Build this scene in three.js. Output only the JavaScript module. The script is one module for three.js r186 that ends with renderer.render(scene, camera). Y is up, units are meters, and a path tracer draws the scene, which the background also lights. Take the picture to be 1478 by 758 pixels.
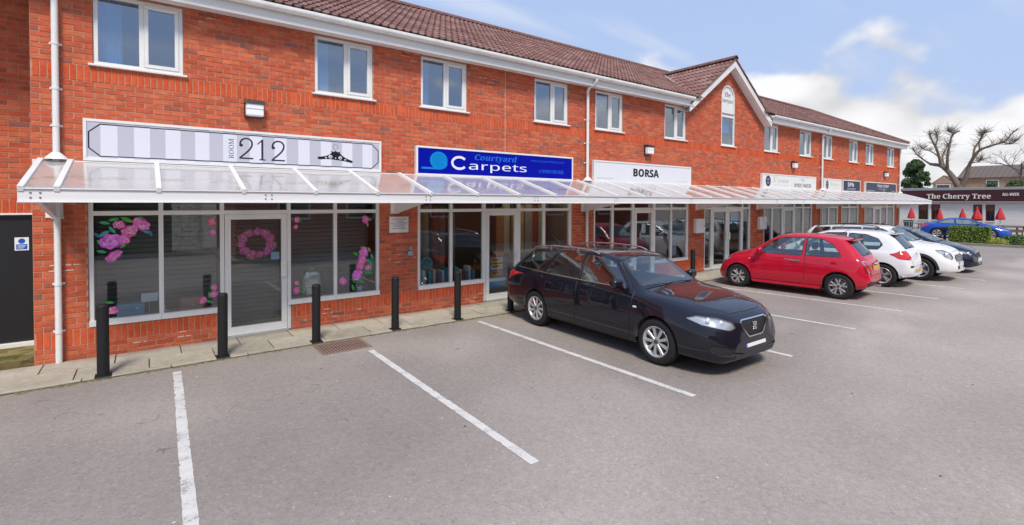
import * as THREE from 'three';
import { mergeGeometries } from 'three/addons/utils/BufferGeometryUtils.js';
import { RoundedBoxGeometry } from 'three/addons/geometries/RoundedBoxGeometry.js';
import { FontLoader } from 'three/addons/loaders/FontLoader.js';
import { RectAreaLightUniformsLib } from 'three/addons/lights/RectAreaLightUniformsLib.js';
import { TextGeometry } from 'three/addons/geometries/TextGeometry.js';

// ---------------------------------------------------------------- camera, sky, sun, exposure
const scene = new THREE.Scene();
const EYE = new THREE.Vector3(0, 2.25, 9.098);          // facade lies in z = 0, x runs along it, +z towards the car park
const camera = new THREE.PerspectiveCamera(2 * Math.atan(452.7 / 712.7) * 180 / Math.PI, 1478 / 905.4, 0.05, 900);
camera.setViewOffset(1478, 905.4, 0, 147.4, 1478, 758);  // risen lens of an architectural photograph
camera.position.copy(EYE);
camera.rotation.order = 'YXZ';
camera.rotation.set(-0.0202, -0.63819, 0.00438);
camera.updateProjectionMatrix();

const renderer = new THREE.WebGLRenderer({ antialias: true });
renderer.toneMapping = THREE.LinearToneMapping;
renderer.toneMappingExposure = 1.3;
renderer.shadowMap.enabled = true;
RectAreaLightUniformsLib.init();

function mulberry(a) { return () => { a |= 0; a = a + 0x6D2B79F5 | 0; let t = Math.imul(a ^ a >>> 15, 1 | a); t = t + Math.imul(t ^ t >>> 7, 61 | t) ^ t; return ((t ^ t >>> 14) >>> 0) / 4294967296; }; }
const rnd = mulberry(7);
const rr = (a, b) => a + (b - a) * rnd();
const hash = (x, y, z) => { let h = Math.imul(x, 374761393) + Math.imul(y, 668265263) + Math.imul(z, 1274126177) | 0; h = Math.imul(h ^ h >>> 13, 1274126177); return ((h ^ h >>> 16) >>> 0) / 4294967296; };
const sm = (t) => t * t * (3 - 2 * t), mix = (a, b, t) => a + (b - a) * t, clamp = (v, a = 0, b = 1) => Math.min(b, Math.max(a, v));
const sstep = (a, b, v) => sm(clamp((v - a) / (b - a)));
function vnoise(x, y, z = 0, per = 0) {
  const X = Math.floor(x), Y = Math.floor(y), Z = Math.floor(z), u = sm(x - X), v = sm(y - Y), w = sm(z - Z);
  const m = (k) => per ? ((k % per) + per) % per : k;
  const h = (i, j, k) => hash(m(X + i), m(Y + j), Z + k);
  const a = mix(mix(h(0, 0, 0), h(1, 0, 0), u), mix(h(0, 1, 0), h(1, 1, 0), u), v);
  if (w === 0) return a;
  return mix(a, mix(mix(h(0, 0, 1), h(1, 0, 1), u), mix(h(0, 1, 1), h(1, 1, 1), u), v), w);
}
function fbm(x, y, z, oct = 5, per = 0) { let s = 0, a = 0.5, t = 0; for (let i = 0; i < oct; i++) { s += a * vnoise(x, y, z + (z ? i * 7.3 : 0), per); t += a; a *= 0.5; x *= 2; y *= 2; z *= 2; per *= 2; } return s / t; }

{ // sky: pale blue, thin high wisps, a bank of cumulus low in the sky
  const W = 2048, H = 1024, d = new Float32Array(W * H * 4);
  for (let r = 0; r < H; r++) {
    const up = ((r + 0.5) / H - 0.5) * Math.PI, y = Math.sin(up), e = up * 180 / Math.PI;
    for (let c = 0; c < W; c++) {
      const az = ((c + 0.5) / W - 0.5) * 2 * Math.PI, x = Math.cos(az) * Math.cos(up), z = Math.sin(az) * Math.cos(up);
      const k = Math.max(y, 0), i0 = (r * W + c) * 4;
      if (e < -0.5) { d[i0] = 0.3; d[i0 + 1] = 0.29; d[i0 + 2] = 0.28; d[i0 + 3] = 1; continue; }
      let R = mix(0.44, 0.25, Math.pow(k, 0.6)), G = mix(0.53, 0.375, Math.pow(k, 0.6)), B = mix(0.71, 0.65, Math.pow(k, 0.6));
      // wisps
      const q = 1 / (k + 0.12), w1 = fbm(x * q * 1.1 + 3, z * q * 5.6 + 9, 4.2, 5), w2 = fbm(x * q * 0.5 + 13, z * q * 0.5 + 1, 8.1, 2);
      let a = sstep(0.46, 0.84, w1) * sstep(0.38, 0.66, w2) * 0.52;
      // cumulus bank
      const cl = fbm(x * 7 + 31, y * 11 + 5, z * 7 + 17, 6), lump = fbm(x * 2.2 + 3, 0.5, z * 2.2 + 7, 3);
      const top = mix(1.5, 5.5, sstep(-0.25, 0.45, x)) + 16 * (lump - 0.22) * mix(0.35, 1, sstep(-0.25, 0.45, x)), b = sstep(-0.05, 0.045, (top - e) / 30 + (cl - 0.5) * 0.6);
      const lit = 0.70 + 0.34 * sstep(0.3, 0.72, fbm(x * 7 + 31, (y + 0.035) * 11 + 5, z * 7 + 17, 5) * -1 + cl + 0.5);
      const cr = lit * 0.735, cg = lit * 0.735, cb = lit * 0.75;
      R = mix(R, 0.68, a); G = mix(G, 0.69, a); B = mix(B, 0.74, a);
      R = mix(R, cr, b); G = mix(G, cg, b); B = mix(B, cb, b);
      const hz = Math.exp(-Math.max(e, 0) / 2.5) * 0.5; R = mix(R, 0.66, hz); G = mix(G, 0.67, hz); B = mix(B, 0.69, hz);
      if (e < 0) { R = 0.3; G = 0.29; B = 0.28; }
      const i = (r * W + c) * 4; d[i] = R; d[i + 1] = G; d[i + 2] = B; d[i + 3] = 1;
    }
  }
  const t = new THREE.DataTexture(d, W, H, THREE.RGBAFormat, THREE.FloatType);
  t.mapping = THREE.EquirectangularReflectionMapping; t.magFilter = t.minFilter = THREE.LinearFilter; t.needsUpdate = true;
  scene.background = t; scene.environment = t;
}
const sun = new THREE.DirectionalLight(new THREE.Color().setRGB(1.0, 0.92, 0.81), 2.8);
sun.position.set(0, 36, 27); sun.target.position.set(12, 0, 2);
sun.castShadow = true; sun.shadow.radius = 28; sun.shadow.mapSize.set(4096, 4096);
Object.assign(sun.shadow.camera, { left: -45, right: 45, top: 30, bottom: -30, near: 1, far: 120 });
scene.add(sun, sun.target);

// ---------------------------------------------------------------- helpers
const rgb = (r, g, b) => new THREE.Color().setRGB(r, g, b);
const M = (c, rough = 0.7, o = {}) => new THREE.MeshStandardMaterial({ color: Array.isArray(c) ? rgb(...c) : c, roughness: rough, ...o });
const P = (c, rough = 0.5, o = {}) => new THREE.MeshPhysicalMaterial({ color: Array.isArray(c) ? rgb(...c) : c, roughness: rough, ...o });
const used = {};
const numbered = (n) => { used[n] = (used[n] ?? -1) + 1; return used[n] ? n + '_' + String(used[n]).padStart(3, '0') : n; };
function mesh(name, geo, mat, parent = scene) {
  const m = new THREE.Mesh(Array.isArray(geo) ? merge(geo) : geo, mat);
  m.name = parent === scene ? numbered(name) : name; m.castShadow = m.receiveShadow = true; parent.add(m); return m;
}
function group(name, parent, [x, y, z] = [0, 0, 0]) { const g = new THREE.Group(); g.name = parent === scene ? numbered(name) : name; g.position.set(x, y, z); parent.add(g); return g; }
function tag(o, label, category, grp) { o.userData.label = label; o.userData.category = category; if (grp) o.userData.group = grp; return o; }
function thing(name, label, category, pos, grp) { return tag(group(name, scene, pos), label, category, grp); }
function struct(o) { o.userData.kind = 'structure'; return o; }
function clean(g) { if (g.index) g = g.toNonIndexed(); for (const k of Object.keys(g.attributes)) if (!['position', 'normal', 'uv', 'color'].includes(k)) g.deleteAttribute(k); g.clearGroups?.(); return g; }
function merge(list) {
  list = list.map(clean); const col = list.some((g) => g.attributes.color);
  if (col) for (const g of list) if (!g.attributes.color) g.setAttribute('color', new THREE.BufferAttribute(new Float32Array(g.attributes.position.count * 3).fill(1), 3));
  return mergeGeometries(list);
}
const box = (x0, x1, y0, y1, z0, z1) => new THREE.BoxGeometry(x1 - x0, y1 - y0, z1 - z0).translate((x0 + x1) / 2, (y0 + y1) / 2, (z0 + z1) / 2);
const rbox = (x0, x1, y0, y1, z0, z1, r = 0.006, s = 2) => new RoundedBoxGeometry(x1 - x0, y1 - y0, z1 - z0, s, r).translate((x0 + x1) / 2, (y0 + y1) / 2, (z0 + z1) / 2);
const V = (x, y, z) => new THREE.Vector3(x, y, z);
function bar(a, b, r0, r1 = r0, n = 10) {
  const d = b.clone().sub(a), g = new THREE.CylinderGeometry(r1, r0, d.length(), n, 1);
  g.applyQuaternion(new THREE.Quaternion().setFromUnitVectors(V(0, 1, 0), d.normalize())); const m = a.clone().add(b).multiplyScalar(0.5); return g.translate(m.x, m.y, m.z);
}
const tube = (pts, r, n = 24, s = 8) => new THREE.TubeGeometry(new THREE.CatmullRomCurve3(pts.map((p) => p.isVector3 ? p : V(...p)), false, 'centripetal'), n, r, s);
// rectangle of beams (x0..x1, y0..y1) of width w between z0 and z1
const ring = (x0, x1, y0, y1, w, z0, z1, wb = w) => [rbox(x0, x1, y1 - w, y1, z0, z1, 0.004), rbox(x0, x1, y0, y0 + wb, z0, z1, 0.004), rbox(x0, x0 + w, y0 + wb, y1 - w, z0 + 0.0005, z1 - 0.0005, 0.004), rbox(x1 - w, x1, y0 + wb, y1 - w, z0 + 0.0005, z1 - 0.0005, 0.004)];
function setColor(g, r, gg, b) { const n = g.attributes.position.count, a = new Float32Array(n * 3); for (let i = 0; i < n; i++) { a[i * 3] = r; a[i * 3 + 1] = gg; a[i * 3 + 2] = b; } g.setAttribute('color', new THREE.BufferAttribute(a, 3)); return g; }
function dataTex(n, fn, srgb, rep) {
  const d = new Uint8Array(n * n * 4);
  for (let j = 0; j < n; j++) for (let i = 0; i < n; i++) { const c = fn(i / n, j / n, i, j), k = (j * n + i) * 4; d[k] = clamp(c[0], 0, 1) * 255; d[k + 1] = clamp(c[1], 0, 1) * 255; d[k + 2] = clamp(c[2], 0, 1) * 255; d[k + 3] = 255; }
  const t = new THREE.DataTexture(d, n, n); t.wrapS = t.wrapT = THREE.RepeatWrapping; t.magFilter = THREE.LinearFilter; t.minFilter = THREE.LinearMipmapLinearFilter; t.generateMipmaps = true;
  if (srgb) t.colorSpace = THREE.SRGBColorSpace; if (rep) t.repeat.set(rep, rep); t.needsUpdate = true; return t;
}
function canvasTex(w, h, draw) {
  const c = document.createElement('canvas'); c.width = w; c.height = h; const g = c.getContext('2d'); draw(g, w, h);
  const t = new THREE.CanvasTexture(c); t.colorSpace = THREE.SRGBColorSpace; t.magFilter = THREE.LinearFilter; t.anisotropy = 8; return t;
}
// uv in metres, by the face's main direction
function uvMetres(g, s = 1) {
  g = clean(g); const p = g.attributes.position, n = g.attributes.normal, u = new Float32Array(p.count * 2);
  for (let i = 0; i < p.count; i++) { const a = Math.abs(n.getX(i)), b = Math.abs(n.getY(i)), c = Math.abs(n.getZ(i)); const x = p.getX(i), y = p.getY(i), z = p.getZ(i); const q = b > a && b > c ? [x, z] : a > c ? [z, y] : [x, y]; u[i * 2] = q[0] * s; u[i * 2 + 1] = q[1] * s; }
  g.setAttribute('uv', new THREE.BufferAttribute(u, 2)); return g;
}

// ---------------------------------------------------------------- shared materials
const grime = dataTex(512, (u, v) => { const a = fbm(u * 6, v * 6, 0, 5, 6), b = fbm(u * 48, v * 48, 0, 2, 48); const c = 0.965 + 0.09 * (a - 0.5) + 0.05 * (b - 0.5); return [c, c * 0.998, c * 0.99]; }, true);
const white = M([0.84, 0.84, 0.83], 0.32, { map: grime });
const whiteMetal = M([0.84, 0.84, 0.845], 0.4, { map: grime });
const glass = P([0.50, 0.70, 0.88], 0.0, { transmission: 1, thickness: 0, ior: 2.8, specularColor: rgb(0.72, 0.90, 1.0) });
const black = M([0.012, 0.012, 0.013], 0.5);

// ---------------------------------------------------------------- ground
const asphaltMap = dataTex(1024, (u, v, i, j) => {
  const a = fbm(u * 5, v * 5, 0, 5, 5), g = hash(i, j, 3), g2 = vnoise(u * 300, v * 300, 0, 300), s = hash(i >> 1, j >> 1, 9);
  let c = 0.85 + 0.13 * (a - 0.5) + 0.10 * (g - 0.5) + 0.06 * (g2 - 0.5);
  if (s > 0.992) c += 0.10; if (s < 0.010) c -= 0.08;
  // fine cracks of the old surface
  const w = Math.abs(fbm(u * 7 + 0.3, v * 7, 0, 4, 7) - 0.5); if (w < 0.0012 && a > 0.53) c -= 0.14;
  return [c, c * 0.972, c * 0.962];
}, true);
asphaltMap.repeat.set(1 / 9, 1 / 9);
const asphaltBump = dataTex(512, (u, v, i, j) => { const c = 0.5 * vnoise(u * 170, v * 170, 0, 170) + 0.35 * hash(i, j, 5) + 0.15 * fbm(u * 20, v * 20, 0, 3, 20); return [c, c, c]; });
asphaltBump.repeat.set(1 / 2.3, 1 / 2.3);
{
  const span = (a, b, s) => { const o = []; for (let x = a; x < b; x += s) o.push(x); return o; };
  const xs = [-320, -160, -80, -40, -20, -12, ...span(-8, 26, 0.34), ...span(26, 60, 2), 60, 80, 120, 200, 320, 520];
  const zs = [-320, -160, -80, -40, -20, -8, -4, ...span(-2, 12, 0.34), 12, 16, 24, 40, 80, 160, 320];
  const pos = [], uv = [], col = [], idx = [];
  for (const z of zs) for (const x of xs) {
    pos.push(x, 0, z); uv.push(x, z);
    const big = fbm(x * 0.16 + 20, z * 0.16 + 7, 1.5, 4), mid = fbm(x * 0.75 + 3, z * 0.75 + 11, 2.5, 4);
    let c = 0.92 + 0.30 * (big - 0.5) + 0.32 * (mid - 0.5);
    const bleach = sstep(0.54, 0.68, fbm(x * 0.55 + 40, z * 0.85 + 2, 5.5, 4)); c += 0.13 * bleach;
    const lane = sstep(-0.9, 0.9, z - 5.7 + 3.2 * (fbm(x * 0.5 + 9, z * 0.5 + 4, 3.5, 4) - 0.5)); c *= mix(0.87, 1.22, lane); // the driving lane is worn pale
    col.push(c, c * (0.985 + 0.02 * (mid - 0.5)), c * 0.985);
  }
  const nx = xs.length; for (let j = 0; j < zs.length - 1; j++) for (let i = 0; i < nx - 1; i++) { const a = j * nx + i; idx.push(a, a + nx, a + 1, a + 1, a + nx, a + nx + 1); }
  const g = new THREE.BufferGeometry(); g.setAttribute('position', new THREE.Float32BufferAttribute(pos, 3)); g.setAttribute('uv', new THREE.Float32BufferAttribute(uv, 2)); g.setAttribute('color', new THREE.Float32BufferAttribute(col, 3)); g.setIndex(idx); g.computeVertexNormals();
  const ground = struct(mesh('car_park_ground', g, M([0.51, 0.478, 0.434], 0.93, { map: asphaltMap, bumpMap: asphaltBump, bumpScale: 0.003, vertexColors: true })));
  ground.userData.label = 'worn grey asphalt of the car park';
}

// painted bay lines, worn at the edges
const paintMap = dataTex(256, (u, v, i, j) => { const a = fbm(u * 9, v * 9, 0, 4, 9), b = fbm(u * 60, v * 60, 0, 2, 60); const w = b * 0.6 + a * 0.5 < 0.36 ? 0.8 : 1; const c = (0.92 + 0.10 * (a - 0.5) + 0.07 * (hash(i, j, 2) - 0.5)) * w; return [c, c * 0.99, c * 0.975]; }, true);
const paintMat = M([0.74, 0.73, 0.71], 0.8, { map: paintMap, bumpMap: asphaltBump, bumpScale: 0.004 });
const bays = [[0.31, 1.33, 0.22, 5.75], [2.70, 1.9, 2.67, 5.85], [4.99, 1.33, 5.09, 5.80], [7.42, 1.33, 7.58, 5.78], [9.82, 1.35, 10.14, 5.72], [12.14, 1.35, 12.62, 5.72], [14.55, 1.35, 14.95, 5.8], [17.0, 1.35, 17.3, 5.8], [19.45, 1.35, 19.7, 5.8], [21.9, 1.35, 22.1, 5.8]];
for (const [x0, z0, x1, z1] of bays) {
  const n = 110, pos = [], uv = [], idx = [];
  for (let i = 0; i <= n; i++) {
    const t = i / n, x = mix(x0, x1, t), z = mix(z0, z1, t), e = () => 0.047 + 0.006 * (rnd() - 0.5) + (rnd() < 0.04 ? -0.012 : 0);
    const a = e(), b = e(); pos.push(x - a, 0.004, z, x + b, 0.004, z); uv.push(x - a, z, x + b, z);
    if (i < n) { const k = i * 2; idx.push(k, k + 2, k + 1, k + 1, k + 2, k + 3); }
  }
  const g = new THREE.BufferGeometry(); g.setAttribute('position', new THREE.Float32BufferAttribute(pos, 3)); g.setAttribute('uv', new THREE.Float32BufferAttribute(uv, 2)); g.setIndex(idx); g.computeVertexNormals();
  const l = struct(mesh('parking_line', g, paintMat)); l.userData.label = 'worn white parking bay line';
}
// chewing gum spots, leaf scraps and grit
{
  const list = [];
  for (let i = 0; i < 150; i++) { const x = rr(-3, 16), z = rr(1.4, 8.6), r = rr(0.006, 0.016), g = new THREE.CircleGeometry(r, 7).rotateX(-Math.PI / 2).scale(1, 1, rr(0.6, 1)).translate(x, 0.0045, z), k = rnd() < 0.7 ? rr(0.42, 0.62) : rr(0.06, 0.12); list.push(setColor(g, k, k * 0.97, k * 0.93)); }
  for (const [x, z, r] of [[5.55, 5.3, 0.045], [1.62, 3.75, 0.025], [3.8, 2.6, 0.03], [8.9, 5.2, 0.04], [11.3, 3.4, 0.06]]) { const sh = new THREE.Shape(); for (let k = 0; k < 18; k++) { const a = k / 18 * 6.283, q = r * (0.6 + 0.8 * vnoise(Math.cos(a) * 2 + x, Math.sin(a) * 2 + z, 0.5)); sh[k ? 'lineTo' : 'moveTo'](Math.cos(a) * q * 1.3, Math.sin(a) * q); } list.push(setColor(new THREE.ShapeGeometry(sh).rotateX(-Math.PI / 2).translate(x, 0.0035, z), 0.24, 0.23, 0.22)); }
  const o = mesh('ground_litter', list, M([1, 1, 1], 0.9, { vertexColors: true })); o.userData = { kind: 'stuff', label: 'gum spots and grit scattered on the asphalt', category: 'litter' };
}

// ---------------------------------------------------------------- pavement along the shops
const slabMap = dataTex(512, (u, v, i, j) => { const a = fbm(u * 4, v * 4, 0, 5, 4), b = fbm(u * 40, v * 40, 0, 3, 40); const c = 0.84 + 0.26 * (a - 0.5) + 0.14 * (b - 0.5) + 0.06 * (hash(i, j, 1) - 0.5); return [c, c * 0.98, c * 0.93]; }, true);
slabMap.repeat.set(0.7, 0.7);
const slabMats = [[0.54, 0.52, 0.475], [0.60, 0.575, 0.53], [0.50, 0.48, 0.44], [0.57, 0.54, 0.475]].map((c) => M(c, 0.9, { map: slabMap, bumpMap: slabMap, bumpScale: 0.002 }));
const mossMap = dataTex(256, (u, v, i, j) => { const a = sstep(0.35, 0.62, fbm(u * 10, v * 10, 0, 4, 10)), h = hash(i, j, 4) * 0.14; return [mix(0.52, 0.36, a) + h, mix(0.47, 0.34, a) + h, mix(0.34, 0.14, a) + h * 0.6]; }, true);
mossMap.repeat.set(1.1, 1.1);
const mossMat = M([0.8, 0.8, 0.8], 0.95, { map: mossMap, bumpMap: mossMap, bumpScale: 0.006 });
const pavement = struct(group('pavement', scene)); pavement.userData.label = 'narrow pavement of concrete slabs along the shop fronts';
{
  mesh('bedding', uvMetres(box(-4, 33.2, -0.1, 0.012, -0.9, 1.115)), M([0.42, 0.39, 0.31], 0.95, { map: mossMap }), pavement);
  const lay = (z0, z1, w, off, x0 = -3.4) => { for (let x = x0 + off; x < 33.2; x += w) { const g = uvMetres(rbox(x + 0.006, x + w - 0.006, -0.02, 0.028 + rr(-0.003, 0.003), z0 + 0.005, z1 - 0.005, 0.006)); const m = mesh('slab', g, slabMats[Math.floor(rnd() * 4)], pavement); m.rotation.z = rr(-0.002, 0.002) * 0; } };
  lay(0.03, 0.52, 0.76, 0); lay(0.52, 1.02, 0.76, 0.38);
  for (let x = -3.4; x < 33.2; x += 0.915) mesh('edging', uvMetres(rbox(x + 0.004, x + 0.911, -0.05, 0.03 + rr(-0.002, 0.002), 1.026, 1.112, 0.012)), slabMats[Math.floor(rnd() * 3)], pavement);
  // moss and silt lying in the joint between edging and asphalt
  const list = []; for (let i = 0; i < 900; i++) { const x = rr(-3, 30), s = rr(0.008, 0.026), g = new THREE.IcosahedronGeometry(s, 0).scale(rr(1, 2.4), 0.3, 1).rotateY(rnd() * 3).translate(x, 0.003, 1.118 + Math.abs(rnd() - rnd()) * 0.05), k = rr(0.7, 1.2); list.push(setColor(g, 0.20 * k, 0.17 * k, 0.07 * k)); }
  const s = mesh('joint_moss', list, M([1, 1, 1], 1, { vertexColors: true }), pavement); s.userData.kind = 'stuff';
}
// drain grate sunk in the asphalt at the pavement edge
{
  const g = thing('drain_grate', 'rusty slotted drain grate set in the asphalt beside the pavement', 'drain', [2.42, 0, 1.45]);
  const rust = M([0.31, 0.20, 0.16], 0.85, { map: grime, bumpMap: asphaltBump, bumpScale: 0.004 });
  mesh('frame', ring(-0.37, 0.37, -0.29, 0.29, 0.03, 0, 0.012).map((q) => q.rotateX(-Math.PI / 2)), rust, g);
  mesh('pit', box(-0.35, 0.35, 0.0005, 0.003, -0.27, 0.27), M([0.06, 0.045, 0.04], 1), g);
  for (let i = 0; i < 15; i++) for (const s of [0, 1]) mesh('grate_bar', rbox(-0.33 + i * 0.0455, -0.303 + i * 0.0455, 0.003, 0.011, s ? 0.012 : -0.262, s ? 0.262 : -0.012, 0.002, 1), rust, g);
}
// bollards
{
  const geo = new THREE.LatheGeometry([[0, 0.935], [0.05, 0.93], [0.061, 0.918], [0.064, 0.90], [0.064, 0.0]].reverse().map((q) => new THREE.Vector2(...q)), 22);
  const rim = new THREE.CylinderGeometry(0.0655, 0.0655, 0.012, 22).translate(0, 0.87, 0);
  const mat = M([0.007, 0.007, 0.008], 0.62, { map: grime, bumpMap: grime, bumpScale: 0.001 });
  const names = ['black steel bollard beside the downpipe at the building corner', 'black steel bollard standing just left of the wreath door', 'black steel bollard in front of the silver backpack window', 'black steel bollard in front of the wall notice', 'black steel bollard in front of the carpet sample window', 'black steel bollard beside the tail of the black estate car', 'black steel bollard beside the nose of the red hatchback'];
  [-0.45, 0.86, 2.14, 3.46, 4.71, 5.95, 12.29].forEach((x, i) => {
    const b = thing('bollard', names[i], 'bollard', [x, 0.0, 1.04], 'bollards along the pavement edge');
    mesh('post', geo, mat, b); mesh('collar', rim, mat, b); mesh('base_plate', rbox(-0.085, 0.085, 0.03, 0.038, -0.085, 0.085, 0.003), mat, b);
    b.rotation.z = rr(-0.008, 0.008); b.rotation.x = rr(-0.006, 0.006);
  });
}

// ---------------------------------------------------------------- the parade: two-storey brick building
const parade = thing('brick_shop_building', 'long two-storey red brick building with ground floor shops and tiled roof', 'building', [0, 0, 0]);
const XL = -1.22, XR = 33.1, C = 0.075;
const upperWins = [[-0.58, 0.48], [2.41, 3.47], [4.46, 5.54], [7.40, 8.48], [9.45, 10.52], [12.37, 13.44], [18.30, 19.37], [21.15, 22.22], [23.25, 24.32], [26.15, 27.23], [28.20, 29.28], [31.20, 32.28]];
const shops = [
  { x0: -0.66, x1: 3.60, cells: [['w', -0.60, 0.15], ['w', 0.21, 0.95], ['d', 1.01, 1.95, 'r'], ['w', 2.01, 2.74], ['w', 2.80, 3.54]] },
  { x0: 4.39, x1: 8.65, cells: [['w', 4.46, 5.15], ['w', 5.21, 5.97], ['d', 6.05, 6.94, 'r'], ['w', 7.02, 7.71], ['w', 7.78, 8.57]] },
  { x0: 9.42, x1: 13.66, cells: [['w', 9.50, 10.14], ['w', 10.22, 10.98], ['d', 11.08, 11.92, 'r'], ['w', 12.02, 12.75], ['w', 12.83, 13.56]] },
  { x0: 14.50, x1: 17.42, full: true, cells: [['s', 14.58, 14.92], ['d', 14.99, 15.90, 'r'], ['d', 15.94, 16.86, 'l'], ['s', 16.94, 17.32]] },
  { x0: 18.34, x1: 22.45, cells: [['w', 18.44, 18.98], ['w', 19.10, 19.80], ['d', 19.94, 20.80, 'r'], ['w', 20.92, 21.56], ['w', 21.68, 22.34]] },
  { x0: 23.17, x1: 25.10, cells: [['w', 23.28, 24.05], ['w', 24.15, 25.0]] },
  { x0: 25.42, x1: 27.50, cells: [['w', 25.55, 26.35], ['w', 26.45, 27.4]] },
  { x0: 28.20, x1: 32.55, cells: [['w', 28.35, 29.45], ['d', 29.6, 30.42, 'r'], ['w', 30.55, 31.35], ['w', 31.5, 32.4]] },
];
const holes = [];
for (const [a, b] of upperWins) holes.push([a, b, 4.125, 5.175]);
for (const s of shops) { for (const c of s.cells) if (c[0] === 'd') holes.push([c[1] - 0.07, c[2] + 0.07, 0, 2.55]); holes.push([s.x0, s.x1, s.full ? 0 : 0.45, 2.55]); }
const ARCH = { x0: 15.42, x1: 16.26, y0: 4.125, spring: 5.80 }; ARCH.cx = (ARCH.x0 + ARCH.x1) / 2; ARCH.r = (ARCH.x1 - ARCH.x0) / 2;
const GX = 15.76, GY = 6.86, GS = 0.70; // gable apex (underside of the tiles) and slope
function freeSpans(y0, y1, xl, xr, list = holes) {
  let spans = [[xl, xr]];
  for (const [a, b, c, d] of list) if (c < y1 - 0.001 && d > y0 + 0.001) spans = spans.flatMap(([p, q]) => b <= p || a >= q ? [[p, q]] : [[p, a], [b, q]].filter(([s, t]) => t - s > 0.012));
  return spans;
}
function archHole(y0, y1) { const y = (y0 + y1) / 2; if (y1 <= ARCH.y0 + 0.001) return []; if (y < ARCH.spring) return [[ARCH.x0, ARCH.x1, y0, y1]]; const h = y - ARCH.spring; if (h >= ARCH.r) return []; const w = Math.sqrt(ARCH.r ** 2 - h * h); return [[ARCH.cx - w, ARCH.cx + w, y0, y1]]; }

const brickMap = dataTex(256, (u, v, i, j) => { const a = fbm(u * 8, v * 8, 0, 4, 8), b = vnoise(u * 60, v * 90, 0, 30); const c = 0.95 + 0.20 * (a - 0.5) + 0.10 * (b - 0.5) + 0.08 * (hash(i, j, 6) - 0.5); return [c, c * 0.99, c * 0.98]; }, true);
brickMap.repeat.set(1.7, 1.7);
const brickCols = [[0.62, 0.138, 0.068], [0.59, 0.126, 0.062], [0.65, 0.158, 0.080], [0.57, 0.116, 0.058], [0.63, 0.165, 0.082], [0.54, 0.122, 0.065], [0.66, 0.185, 0.086], [0.44, 0.128, 0.08], [0.35, 0.138, 0.105], [0.61, 0.134, 0.065]];
const soldierCols = [[0.66, 0.115, 0.044], [0.69, 0.13, 0.052], [0.63, 0.106, 0.042]];
const brickBase = { roughness: 0.88, map: brickMap, bumpMap: brickMap, bumpScale: 0.0022, specularIntensity: 0.3 };
const brickMats = [...brickCols, ...soldierCols].map((c) => new THREE.MeshPhysicalMaterial({ color: rgb(...c), ...brickBase }));
const pickBrick = (x, y) => { const t = fbm(x * 0.8 + 5, y * 1.4 + 3, 1.3, 3), h = rnd(); if (h < 0.018 + 0.05 * sstep(0.52, 0.7, t)) return 8; if (h < 0.06 + 0.06 * sstep(0.5, 0.65, t)) return 7; return [0, 1, 2, 3, 4, 5, 6, 9][Math.floor(rnd() * 8)]; };
class Boxes { // many small blocks in one geometry: front and four sides
  constructor() { this.p = []; this.n = []; this.u = []; this.c = []; }
  quad(a, b, c, d, n, col, uo) { for (const q of [a, b, c, a, c, d]) { this.p.push(...q); this.n.push(...n); this.u.push(q[0] + uo + q[2], q[1] + uo * 0.7 + q[2]); this.c.push(...col); } }
  add(x0, x1, y0, y1, z0, z1, col, k = 0.003) { // k: arris
    const uo = rnd() * 9, F = [[x0 + k, y0 + k, z1], [x1 - k, y0 + k, z1], [x1 - k, y1 - k, z1], [x0 + k, y1 - k, z1]], B = [[x0, y0, z0], [x1, y0, z0], [x1, y1, z0], [x0, y1, z0]];
    this.quad(...F, [0, 0, 1], col, uo); const N = [[0, -1, 0.15], [1, 0, 0.15], [0, 1, 0.15], [-1, 0, 0.15]];
    for (let i = 0; i < 4; i++) { const j = (i + 1) % 4; this.quad(F[i], B[i], B[j], F[j], N[i], col, uo); }
  }
  build() { const g = new THREE.BufferGeometry(); g.setAttribute('position', new THREE.Float32BufferAttribute(this.p, 3)); g.setAttribute('normal', new THREE.Float32BufferAttribute(this.n, 3)); g.setAttribute('uv', new THREE.Float32BufferAttribute(this.u, 2)); g.setAttribute('color', new THREE.Float32BufferAttribute(this.c, 3)); return g; }
}
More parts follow.
